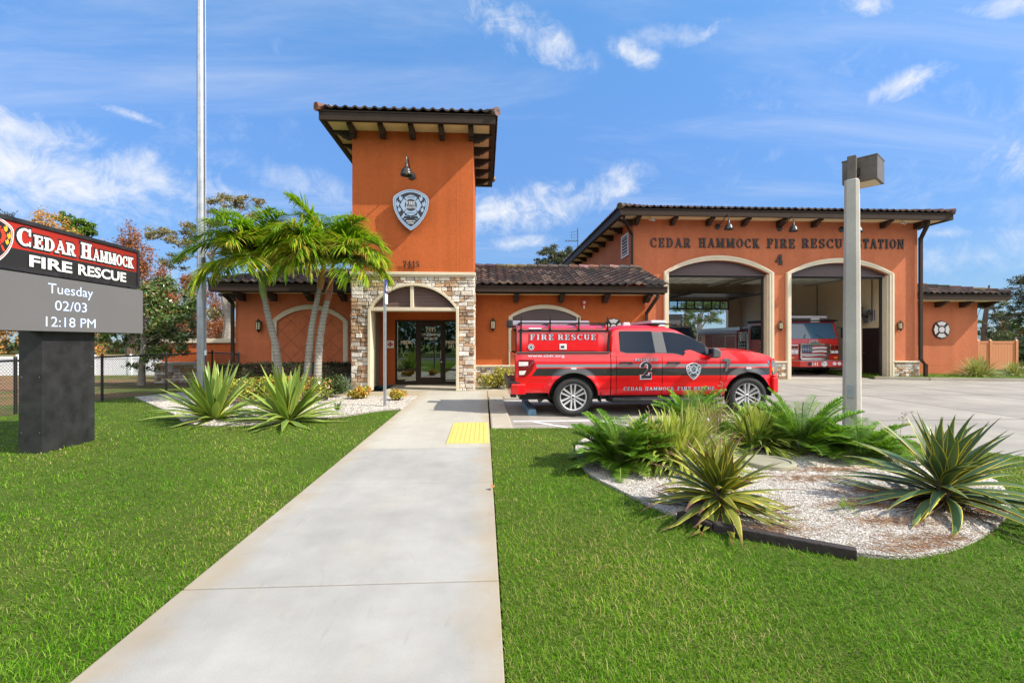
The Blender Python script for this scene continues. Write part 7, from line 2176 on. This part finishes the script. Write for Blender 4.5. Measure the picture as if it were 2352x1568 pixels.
# ------------------------------------------------------------------ agaves, flax lilies, cycads
def rosette(name, label, cat, base, n, Lr, Wd_, th, droop, prof, m, cols, tip=None, fold=.35, group=None, az_jit=.25, ep=.9, h0=.05, core=.08, dead=0, curlk=0.0):
    t = thing(name, label, cat, base, 0, group)
    i = np.arange(n); az = i * 2.39996 + RNG.normal(0, az_jit, n)
    f = i / n                                          # 0 outer / low ... 1 inner / upright
    el = np.radians(th[0] + (th[1] - th[0]) * f ** ep + RNG.normal(0, 4, n))
    d = np.stack([np.cos(az) * np.cos(el), np.sin(az) * np.cos(el), np.sin(el)], 1)
    L = (Lr[0] + (Lr[1] - Lr[0]) * f) * RNG.uniform(.82, 1.12, n)
    B = np.array(base) + np.stack([np.cos(az) * core * (1 - f * .7), np.sin(az) * core * (1 - f * .7), h0 * (.3 + f)], 1)
    side = np.stack([-np.sin(az), np.cos(az), np.zeros(n)], 1)
    c = pal(n, cols, .12)
    dr = (droop[0] + (droop[1] - droop[0]) * f) * RNG.uniform(.6, 1.4, n)
    curl = side * RNG.normal(0, curlk, (n, 1)) if curlk else None
    V, F, C, U = blades(B, d, L, Wd_ * RNG.uniform(.85, 1.1, n), dr, prof, c, None if tip is None else c * np.array(tip), side=side, fold=fold, curl=curl)
    V[:, 2] = np.maximum(V[:, 2], base[2] + .012 + RNG.uniform(0, .03, len(V)) * 0)
    npmesh('leaf_rosette', V, F, m, t, cols=C, uvs=U, smooth=True)
    if name == 'agave':
        m_ = MB(); m_.tube([(base[0], base[1], base[2] - .02), (base[0], base[1], base[2] + h0 * 1.25)], [core * 1.1, core * .55], 9); m_.build('stem', 'bark_brown', t)
    if dead:
        az = RNG.uniform(0, 6.28, dead); el = np.radians(RNG.uniform(-15, 25, dead))
        d = np.stack([np.cos(az) * np.cos(el), np.sin(az) * np.cos(el), np.sin(el)], 1)
        V, F, C, U = blades(np.array(base) + d * .05 + [0, 0, .07], d, RNG.uniform(.15, Lr[0] * .7, dead), .018, RNG.uniform(.3, .9, dead), [1, 1, .8, .3], pal(dead, [(.16, .11, .08), (.09, .07, .06), (.22, .15, .10)]), fold=.4, curl=RNG.normal(0, .35, (dead, 3)) * [1, 1, .1])
        V[:, 2] = np.maximum(V[:, 2], base[2] + .008)
        npmesh('dead_leaves', V, F, 'tree_leaf', t, cols=C, uvs=U)
    return t
FUR = [.62, .78, .96, 1.0, .9, .68, .40, .05]
gx_, gy_ = G(492, 962); rosette('variegated_agave', 'large striped agave at the left end of the bed, in front of the flagpole', 'agave', (gx_, gy_, -.02), 70, (1.14, 1.10), .122, (4, 80), (.28, .04), FUR, 'furcraea_leaf', [(.20, .31, .07), (.26, .37, .085), (.16, .26, .065)], fold=.45, group='striped agaves in the left bed', core=.10)
gx_, gy_ = G(662, 966); rosette('variegated_agave', 'large striped agave in front of the palm trunks', 'agave', (gx_, gy_, -.02), 70, (1.12, 1.08), .120, (2, 80), (.32, .04), FUR, 'furcraea_leaf', [(.21, .32, .07), (.27, .38, .085), (.165, .27, .065)], fold=.45, group='striped agaves in the left bed', core=.10)
AGP = [.55, .70, .95, 1.0, .92, .74, .50, .26, .03]
gx_, gy_ = G(1652, 1172); rosette('agave', 'agave with yellow margins and browned tips beside the timber edging', 'agave', (gx_, gy_, .0), 100, (.70, .46), .074, (0, 82), (.42, .08), AGP, 'agave_brown_tip', [(.13, .20, .04), (.16, .225, .045), (.10, .165, .045)], tip=(1.3, .85, .7), ep=1.35, fold=.5, group='yellow edged agaves in the right bed', core=.07, dead=44, h0=.20, curlk=.30)
gx_, gy_ = G(2168, 1160); rosette('agave', 'bigger green agave with clean yellow margins at the right end of the bed', 'agave', (gx_, gy_, .0), 86, (.96, .66), .082, (2, 83), (.30, .18), AGP, 'agave_yellow_edge', [(.085, .145, .06), (.105, .165, .07), (.07, .13, .055)], ep=1.3, fold=.5, group='yellow edged agaves in the right bed', core=.07, dead=90, h0=.22, curlk=.12)
FLX = [.5, .8, 1, .95, .8, .55, .08]
def flax(px, n, L, label, th=(14, 84), w=.038, zb=0.0, group='flax lilies in the right bed', cols=None, m='flax_leaf', name='flax_lily', spread=.14):
    gx_, gy_ = G(*px) if isinstance(px, tuple) and px[0] > 50 else px
    return rosette(name, label, 'flax lily', (gx_, gy_, zb), n, L, w, th, (.62, .22), FLX, m, cols or [(.28, .38, .04), (.36, .45, .06), (.20, .31, .04), (.46, .50, .13)], fold=.3, group=group, core=spread, curlk=.1)
flax((1560, 1065), 460, (.56, .82), 'wide flax lily clump right behind the browned agave', spread=.34)
flax((1490, 1062), 220, (.48, .66), 'small flax lily clump between the dark cycad and the large flax', spread=.2)
flax((1735, 1030), 300, (.52, .78), 'flax lily clump in front of the pickup front wheel', spread=.2)
flax((1640, 1005), 260, (.5, .80), 'taller grassy clump with reddish seed heads below the pickup door', spread=.25, w=.012, cols=[(.20, .22, .06), (.26, .22, .10), (.30, .26, .16), (.22, .12, .07)])
def cycad(px, n, L, label, th=(10, 82), zb=0, dark=1.0):
    gx_, gy_ = G(*px); t = thing('cycad', label, 'cycad', (gx_, gy_, zb - .02), 0, 'cycads round the right bed')
    parts = []; rc = MB()
    for i in range(n):
        az = i * 2.39996 + RNG.normal(0, .2); f = i / n
        el = R(th[0] + (th[1] - th[0]) * f); LL = L * RNG.uniform(.8, 1.1); ns = 14
        p = np.array([gx_ + .05 * math.cos(az), gy_ + .05 * math.sin(az), zb]); pts = [p.copy()]; h = np.array([math.cos(az), math.sin(az), 0])
        for k in range(ns):
            e = el - R(45) * (k / ns) ** 1.5; p = p + (h * math.cos(e) + np.array([0, 0, math.sin(e)])) * LL / ns; pts.append(p.copy())
        pts = np.array(pts); rc.tube([tuple(q) for q in pts[::2]], .006, 5)
        nl = 54; T = np.linspace(.2, 1, nl); ix = np.minimum((T * ns).astype(int), ns - 1); fr = (T * ns - ix)[:, None]
        B = pts[ix] * (1 - fr) + pts[ix + 1] * fr; D = nrm(pts[ix + 1] - pts[ix]); sd = nrm(np.cross(D, np.array([0, 0, 1.]) + 1e-3)); up = nrm(np.cross(sd, D))
        for s in (-1, 1):
            d = nrm(D * .55 + sd * s + up * RNG.uniform(.1, .5, (nl, 1)))
            c = pal(nl, [(.13, .30, .02), (.18, .36, .028), (.095, .23, .018), (.25, .42, .04)], .15) * dark
            parts.append(blades(B, d, L * .20 * np.sin(np.pi * np.clip(T * .8 + .2, 0, 1)) ** .5 + .02, .0125, .05, [.6, 1, .8, .1], c))
    rc.build('stems', 'palm_green', t)
    V, F, C, U = join_np(parts); npmesh('fronds', V, F, 'cycad_leaf', t, cols=C, uvs=U)
cycad((1425, 1066), 70, .70, 'dense dark green cycad at the left end of the right bed', dark=.9)
cycad((1840, 1035), 44, .88, 'cycad with upright fronds just left of the light pole', th=(15, 85))
cycad((1975, 1048), 46, .66, 'low cycad growing in front of the light pole foot', th=(5, 70))
cycad((1742, 985), 26, .55, 'small cycad by the nose of the pickup', th=(10, 75))
cycad((1590, 985), 22, .78, 'upright cycad in front of the pickup door', th=(45, 88), dark=1.2)
# globe shaped bud cluster behind the browned agave
gx_, gy_ = G(1668, 1045)
t = thing('bud_cluster', 'round bright green bud cluster standing behind the browned agave', 'plant', (gx_, gy_, 0))
P_ = nrm(RNG.normal(size=(900, 3))) * RNG.uniform(.7, 1, (900, 1)) * .085 + np.array([gx_, gy_, .36])
V, F, C, U = leaves(P_, .028, pal(900, [(.11, .20, .02), (.16, .26, .03)])); npmesh('buds', V, F, 'tree_leaf', t, cols=C, uvs=U)
m = MB(); m.tube([(gx_, gy_, 0), (gx_, gy_, .34)], .015, 6); m.build('stalk', 'palm_green', t)

# seed stalks rising from the flax clumps
def seed_stalk(px, h, lean, label):
    gx_, gy_ = G(*px); m = MB(); p = [(gx_ + lean * q * q, gy_, h * q) for q in np.linspace(0, 1, 7)]
    m.tube(p, [.004, .0035, .003, .003, .0025, .002, .0015], 5)
    for k in range(9):
        q = .72 + .03 * k; b_ = Vector((gx_ + lean * q * q, gy_, h * q)); e = Vector((random.uniform(-.07, .07), random.uniform(-.05, .05), random.uniform(.0, .05)))
        m.tube([b_, b_ + e], .0018, 4); m.obox(b_ + e, (.012, .012, .012))
    tag(m.build('seed_stalk', 'driftwood'), label, 'plant stalk', 'seed stalks over the flax clumps')
seed_stalk((1655, 1025), .92, .03, 'thin seed stalk crossing the pickup front wheel')
seed_stalk((1500, 1040), .60, -.06, 'thin seed stalk left of the flax clumps, over the pickup sill')
seed_stalk((2062, 1060), .62, .10, 'thin dry stalk right of the light pole, against the pavement')

for px_, lab in (((1945, 1178), 'small patch of grass growing in the gravel between the two agaves'), ((2285, 1150), 'weed tuft at the right rim of the gravel bed')):
    g_ = G(*px_); rosette('weed_tuft', lab, 'plant', (*g_, .0), 60, (.05, .09), .006, (10, 70), (.4, .1), [.7, 1, .6, .1], 'grass_blade', [(.13, .30, .01), (.20, .36, .03)], fold=0, core=.07, group='weeds in the right bed')

# ------------------------------------------------------------------ shrubs and hedges
def shrub(name, label, cat, base, rad, n, size, cols, m='tree_leaf', stems=8, group=None, flat=0.2, lumps=9, up=.2):
    t = thing(name, label, cat, base, 0, group)
    bx, by, bz = base; rx, ry, rz = rad
    cs = RNG.normal(0, .38, (lumps, 3)) * [rx, ry, rz * .6] + [bx, by, bz + rz * .95]
    k = RNG.integers(0, lumps, n)
    d = nrm(RNG.normal(size=(n, 3))) * RNG.uniform(.25, 1, (n, 1)) ** .6
    P = cs[k] + d * np.array([rx, ry, rz]) * .55
    P[:, 2] = np.maximum(P[:, 2], bz + .03)
    V, F, C, U = leaves(P, size, pal(n, cols, .22), flat, up); npmesh('foliage', V, F, m, t, cols=C, uvs=U)
    mb = MB()
    for i in range(stems):
        c = cs[i % lumps]; mb.tube([(bx + random.uniform(-.06, .06), by + random.uniform(-.06, .06), bz - .02), ((bx + c[0]) / 2, (by + c[1]) / 2, bz + rz * .5), tuple(c)], [.014, .009, .005], 5)
    mb.build('stems', 'bark_brown', t)
    return t
YEL = [(.50, .40, .045), (.62, .48, .05), (.40, .38, .05), (.25, .30, .04), (.55, .30, .05), (.48, .18, .05)]
g_ = G(825, 915); shrub('croton_shrub', 'yellow croton shrub left of the sign post, before the stone pier', 'shrub', (*g_, -.01), (.24, .24, .20), 950, .085, YEL, 'gloss_leaf', group='yellow crotons')
g_ = G(913, 918); shrub('croton_shrub', 'yellow croton shrub just right of the sign post by the walk', 'shrub', (*g_, -.01), (.22, .22, .17), 800, .08, YEL, 'gloss_leaf', group='yellow crotons')
g_ = (X(1142, 15.2), 15.2); shrub('croton_shrub', 'taller yellow croton against the stone base behind the pickup tailgate', 'shrub', (*g_, 0), (.50, .3, .42), 2000, .085, [(.44, .38, .05), (.52, .44, .06), (.35, .32, .05), (.24, .27, .05)], 'gloss_leaf', group='yellow crotons', stems=14)
g_ = G(612, 926); shrub('ixora_hedge', 'yellow green leafy shrub behind the two striped agaves', 'shrub', (*g_, -.02), (1.05, .45, .40), 6500, .07, [(.24, .31, .03), (.33, .38, .04), (.17, .25, .025), (.40, .40, .05), (.36, .14, .05)], 'gloss_leaf', lumps=22, stems=20)
g_ = (X(548, 13.0), 13.0); shrub('reddish_shrub', 'olive and reddish shrub between the flagpole and the left wing', 'shrub', (*g_, -.02), (.6, .35, .45), 2300, .07, [(.14, .15, .05), (.20, .13, .07), (.11, .13, .035)], 'tree_leaf', lumps=14)
g_ = G(742, 912); shrub('green_shrub', 'low green shrub hiding the foot of the paired palms', 'shrub', (*g_, -.02), (.5, .3, .30), 1600, .07, [(.07, .11, .03), (.10, .15, .035), (.05, .08, .025)], 'tree_leaf', lumps=10)
def hedge(label, x0, x1, y0, y1, h, n):
    t = thing('clipped_hedge', label, 'hedge', ((x0 + x1) / 2, y0, -.02), 0, 'clipped hedges before the left wing')
    P = RNG.uniform(0, 1, (n, 3)) * [x1 - x0, y1 - y0, h] + [x0, y0, 0]
    f = RNG.integers(0, 3, n); P[f == 0, 1] = y0 + RNG.normal(0, .025, (f == 0).sum()); P[f == 1, 2] = h + RNG.normal(0, .03, (f == 1).sum())
    V, F, C, U = leaves(P, .06, pal(n, [(.030, .042, .018), (.042, .055, .022), (.022, .032, .015), (.055, .06, .03)], .25)); npmesh('foliage', V, F, 'tree_leaf', t, cols=C, uvs=U)
    m = MB(); m.box(x0 + .06, x1 - .06, y0 + .06, y1 - .06, 0, h - .08); m.build('inner_twigs', 'bark_brown', t)
hedge('long dark clipped hedge under the blind arch behind the palms', X(580, 15.2), TXL - .12, 14.75, 15.5, .78, 9000)
hedge('short dark clipped hedge at the corner of the left wing', X(506, 15.4) , X(572, 15.4), 14.9, 15.6, .72, 3500)
g_ = (X(795, 14.0), 14.0); flax(g_, 120, (.45, .6), 'blue grey grassy clump beside the left stone pier', w=.02, group='grassy clumps by the station', cols=[(.26, .31, .24), (.32, .36, .27), (.20, .27, .20)], m='tree_leaf', spread=.15, th=(25, 86))
g_ = (X(1112, 14.9), 14.9); flax(g_, 60, (.25, .32), 'small pale grassy tuft left of the tall croton', w=.016, group='grassy clumps by the station', cols=[(.30, .33, .14), (.24, .30, .12)], m='tree_leaf', spread=.1)
g_ = (X(1166, 14.8), 14.8); flax(g_, 60, (.26, .34), 'small pale grassy tuft right of the tall croton', w=.016, group='grassy clumps by the station', cols=[(.30, .33, .14), (.24, .30, .12)], m='tree_leaf', spread=.1)
g_ = (X(2245, 18.9), 18.9); flax(g_, 260, (.75, 1.05), 'large flax clump on the grass island before the right wing', w=.035, zb=.03, group='flax clumps on the island', spread=.4, cols=[(.16, .22, .06), (.22, .28, .09), (.26, .30, .13)])
g_ = (X(2330, 19.3), 19.3); flax(g_, 190, (.6, .8), 'smaller flax clump at the right edge of the grass island', w=.033, zb=.03, group='flax clumps on the island', spread=.35, cols=[(.16, .22, .06), (.22, .28, .09), (.26, .30, .13)])
g_ = G(776, 945); rosette('seedling', 'small bright green sprout in the left gravel bed', 'plant', (*g_, -.0), 14, (.12, .2), .035, (30, 80), (.1, 0), [.6, 1, .9, .3], 'cycad_leaf', [(.12, .22, .03)], fold=.3, core=.03)

# ------------------------------------------------------------------ trees
def tree(name, label, base, trunk, blobs, n, size, cols, bark='bark_gray', limbs=None, m='tree_leaf', group=None, cat='tree', flat=.2, droopy=0, branchy=3, shell=.5):
    """trunk: [(x, y, z, r)...] world; blobs: [(x, y, z, rx, rz)]"""
    group = group or {'oak_tree': 'oaks round the station', 'bald_cypress': 'bald cypresses behind the sign', 'pine_tree': 'pines beyond the station'}.get(name)
    t = thing(name, label, cat, base, 0, group)
    mb = MB(); mb.tube([p[:3] for p in trunk], [p[3] for p in trunk], 10)
    top = Vector(trunk[-1][:3]); mid = Vector(trunk[max(0, len(trunk) - 2)][:3])
    for i, (x, y, z, rx, rz) in enumerate(blobs):
        c = Vector((x, y, z)); s = mid.lerp(top, random.uniform(.0, 1)); r0 = trunk[-1][3] * .6
        k = s.lerp(c, .5) + Vector((random.uniform(-.3, .3), random.uniform(-.3, .3), random.uniform(-.1, .5)))
        mb.tube([s, k, c], [r0, r0 * .6, r0 * .25], 6)
        for q in range(branchy):
            e = c + Vector((random.uniform(-1, 1) * rx, random.uniform(-1, 1) * rx, random.uniform(-.8, .9) * rz)) * .85
            mb.tube([k.lerp(c, random.uniform(.3, 1)), c.lerp(e, .5) + Vector((0, 0, .08)), e], [r0 * .3, r0 * .18, r0 * .07], 5)
    mb.build('trunk', bark, t, smooth=True)
    B = np.array(blobs); wts = (B[:, 3] ** 2 * B[:, 4]); wts = wts / wts.sum()
    k = RNG.choice(len(B), n, p=wts)
    # sub clumps inside every blob give gaps and tufts
    nc = 14
    cl = nrm(RNG.normal(size=(len(B), nc, 3))) * RNG.uniform(shell, 1.0, (len(B), nc, 1))
    c = cl[k, RNG.integers(0, nc, n)]
    d = c + nrm(RNG.normal(size=(n, 3))) * RNG.uniform(.02, .42, (n, 1))
    P = B[k, :3] + d * np.stack([B[k, 3], B[k, 3], B[k, 4]], 1)
    if droopy: P[:, 2] -= RNG.exponential(droopy, n)
    V, F, C, U = leaves(P, size, pal(n, cols, .22), flat, -.25 if droopy else 0); npmesh('crown', V, F, m, t, cols=C, uvs=U)
    return t
def blob(u, v, y, ru, rv, dy=0): return (X(u, y), y + dy, Z(v, y, u), ru * y / FPX, rv * y / FPX)
def tk_(u, v, y, r): return (X(u, y), y, Z(v, y, u), r)
RUST = [(.36, .13, .05), (.44, .18, .06), (.30, .11, .05), (.40, .22, .10), (.25, .10, .06)]
GOLD = [(.52, .26, .06), (.58, .32, .08), (.44, .20, .05), (.50, .36, .10)]
MAG = [(.075, .145, .03), (.11, .19, .04), (.055, .11, .025), (.14, .22, .05), (.09, .16, .035), (.12, .20, .04), (.22, .14, .06)]
OAK = [(.24, .22, .09), (.30, .26, .12), (.18, .18, .08), (.38, .30, .17)]
y = 17.0
tree('magnolia_tree', 'glossy dark green magnolia behind the chain link fence', (X(325, y), y, -.05), [tk_(325, 884, y, .13), tk_(326, 850, y, .10), tk_(330, 790, y, .08), tk_(336, 700, y, .05)],
     [blob(350, 665, y, 55, 40), blob(395, 700, y, 45, 40, .5), blob(300, 700, y, 50, 45, -.3), blob(340, 735, y, 70, 45), blob(415, 752, y, 40, 35), blob(270, 770, y, 45, 35), blob(350, 790, y, 60, 35, .4), blob(330, 832, y, 32, 22), blob(400, 800, y, 30, 22), blob(240, 745, y, 30, 30)], 17000, .105, MAG, 'bark_gray', m='gloss_leaf')
y = 34
tree('bald_cypress', 'thin rust red bald cypress behind the magnolia', (X(300, y), y, 0), [tk_(300, 850, y, .3), tk_(300, 700, y, .2), tk_(298, 520, y, .05)],
     [blob(297, 535, y, 26, 34), blob(272, 565, y, 28, 26), blob(320, 580, y, 34, 30), blob(290, 605, y, 45, 28), blob(340, 630, y, 40, 34), blob(262, 640, y, 34, 26), blob(372, 680, y, 42, 40), blob(310, 680, y, 50, 40), blob(400, 730, y, 40, 40)], 26000, .13, RUST, 'bark_brown', droopy=.35)
y = 36
tree('bald_cypress', 'rust red bald cypress behind the flagpole', (X(450, y), y, 0), [tk_(450, 850, y, .3), tk_(452, 740, y, .2), tk_(448, 660, y, .06)],
     [blob(430, 690, y, 34, 40), blob(470, 700, y, 32, 40), blob(445, 650, y, 28, 30), blob(500, 735, y, 36, 40), blob(425, 755, y, 40, 30), blob(520, 760, y, 30, 26)], 19000, .13, RUST, 'bark_brown', droopy=.35)
y = 24
tree('bald_cypress', 'golden orange bald cypress behind the pylon sign', (X(110, y), y, -.1), [tk_(110, 880, y, .26), tk_(108, 740, y, .2), tk_(98, 520, y, .06)],
     [blob(92, 500, y, 26, 24), blob(120, 515, y, 44, 26), blob(160, 535, y, 30, 24), blob(60, 560, y, 50, 40), blob(140, 600, y, 70, 50), blob(20, 770, y, 55, 30), blob(-60, 700, y, 90, 70), blob(228, 800, y, 26, 22), blob(190, 770, y, 40, 30), blob(-20, 600, y, 80, 60)], 30000, .115, GOLD, 'bark_brown', droopy=.2)
y = 30
tree('pine_tree', 'bright green pine top showing above the pylon sign', (X(185, y), y, 0), [tk_(185, 850, y, .3), tk_(185, 700, y, .22), tk_(178, 510, y, .07)],
     [blob(155, 505, y, 22, 14), blob(180, 518, y, 26, 18), blob(205, 528, y, 20, 15), blob(170, 545, y, 40, 20), blob(190, 580, y, 45, 30)], 14000, .17, [(.10, .19, .02), (.14, .24, .025), (.07, .14, .02)], 'bark_brown')
y = 29
tree('oak_tree', 'sparse olive oak left of the palms with a leaning grey trunk', (X(520, y), y, 0), [tk_(520, 800, y, .34), tk_(527, 745, y, .30), tk_(521, 700, y, .26), tk_(505, 640, y, .16), tk_(480, 580, y, .08)],
     [blob(370, 540, y, 34, 18), blob(420, 556, y, 30, 16), blob(400, 600, y, 36, 18), blob(520, 470, y, 34, 20), blob(490, 500, y, 30, 24), blob(570, 465, y, 34, 14), blob(445, 530, y, 30, 20), blob(600, 520, y, 40, 30), blob(540, 560, y, 40, 26), blob(650, 610, y, 40, 26), blob(560, 690, y, 30, 26), blob(500, 720, y, 24, 22)], 20000, .125, OAK, 'bark_gray', branchy=7)
y = 27
tree('oak_tree', 'dark leaved oak at the far left edge above the sign', (X(-30, y), y, 0), [tk_(-30, 850, y, .3), tk_(-30, 650, y, .2), tk_(-20, 540, y, .08)],
     [blob(10, 492, y, 20, 13), blob(-30, 500, y, 40, 22), blob(-90, 540, y, 70, 40)], 6000, .11, [(.05, .055, .03), (.07, .07, .035)], 'bark_gray')
y = 44
tree('oak_tree', 'grey green oak crown above the tiled roof between tower and bays', (X(1278, y), y, 0), [tk_(1278, 800, y, .4), tk_(1280, 680, y, .3), tk_(1282, 620, y, .12)],
     [blob(1268, 582, y, 28, 18), blob(1300, 590, y, 26, 20), blob(1245, 604, y, 20, 12), blob(1320, 612, y, 28, 20), blob(1282, 615, y, 40, 20)], 15000, .17, [(.095, .11, .055), (.13, .14, .075), (.07, .08, .04)], 'bark_gray', branchy=5)
y = 46
tree('oak_tree', 'light green oak seen through the bay to the back door', (X(1610, y), y, 0), [tk_(1607, 840, y, .35), tk_(1607, 760, y, .28), tk_(1606, 720, y, .14)],
     [blob(1570, 712, y, 30, 14), blob(1610, 708, y, 34, 14), blob(1640, 725, y, 28, 18), blob(1590, 735, y, 28, 12), blob(1655, 700, y, 30, 20), blob(1530, 730, y, 16, 10), blob(1615, 690, y, 60, 20)], 15000, .16, [(.13, .19, .05), (.18, .24, .07), (.10, .15, .04)], 'bark_gray', branchy=5)
y = 27
tree('oak_tree', 'dark oak branches hanging in from the right edge', (X(2420, y), y, 0), [tk_(2420, 830, y, .3), tk_(2415, 740, y, .24), tk_(2400, 660, y, .1)],
     [blob(2340, 645, y, 22, 13), blob(2318, 668, y, 22, 12), blob(2345, 690, y, 30, 18), blob(2325, 712, y, 26, 13), blob(2360, 730, y, 40, 22), blob(2300, 735, y, 24, 10), blob(2400, 660, y, 60, 40)], 16000, .095, [(.045, .065, .032), (.065, .085, .04), (.035, .05, .028)], 'bark_brown', branchy=6)
y = 30
tree('pine_tree', 'bare branched pine with thin foliage right of the right wing', (X(2258, y), y, 0), [tk_(2258, 800, y, .17), tk_(2262, 740, y, .15), tk_(2268, 690, y, .11), tk_(2272, 655, y, .05)],
     [blob(2285, 700, y, 30, 14), blob(2300, 725, y, 34, 10), blob(2262, 760, y, 22, 9), blob(2290, 770, y, 30, 10), blob(2315, 790, y, 20, 10), blob(2240, 740, y, 14, 8)], 6500, .11, [(.10, .13, .05), (.13, .16, .06)], 'bark_brown', branchy=8)
for (u, v, y, ru, rv, lab) in ((2292, 782, 33, 34, 16, 'rounded bush over the orange vinyl fence'), (2352, 800, 28, 34, 42, 'dark green bush at the right edge behind the vinyl fence post')):
    shrub('bush', lab, 'bush', (X(u, y), y, Z(v + rv * 1.6, y, u)), (ru * y / FPX, ru * y / FPX * .7, rv * y / FPX), 3800, .16, [(.05, .085, .025), (.075, .12, .03), (.035, .06, .02)], 'tree_leaf', lumps=16, group='bushes behind the vinyl fence')
# woods across the street behind the viewer, mirrored in the glass
n = 26000
az = RNG.uniform(-60, 60, n); k = RNG.integers(0, 60, n); cx_ = np.linspace(-55, 55, 60)[k]
P_ = np.stack([cx_ + RNG.normal(0, 1.4, n), -24 + RNG.normal(0, 1.6, n), np.abs(RNG.normal(2.6, 1.7, n)) + .2], 1)
V, F, C, U = leaves(P_, .55, pal(n, [(.05, .09, .025), (.08, .12, .03), (.035, .065, .02)]))
tag(npmesh('woodland', V, F, 'tree_leaf', cols=C, uvs=U), 'belt of trees across the street behind the viewer', 'trees', kind='stuff')
# distant tree line all round
n = 60000; th = RNG.uniform(-75, 75, n); dist = RNG.uniform(90, 130, n)
hh = 3.5 + 2.0 * np.sin(th * .9) + 1.2 * np.sin(th * 2.7 + 1) + .8 * np.sin(th * 7.1)
P_ = np.stack([dist * np.sin(np.radians(th)), dist * np.cos(np.radians(th)), np.abs(RNG.uniform(-.05, 1, n)) * hh], 1)
V, F, C, U = leaves(P_, 1.0, pal(n, [(.05, .075, .03), (.07, .095, .035), (.04, .06, .028), (.12, .07, .03)]))
tag(npmesh('woodland', V, F, 'tree_leaf', cols=C, uvs=U), 'far tree line on the horizon behind the station', 'trees', kind='stuff')
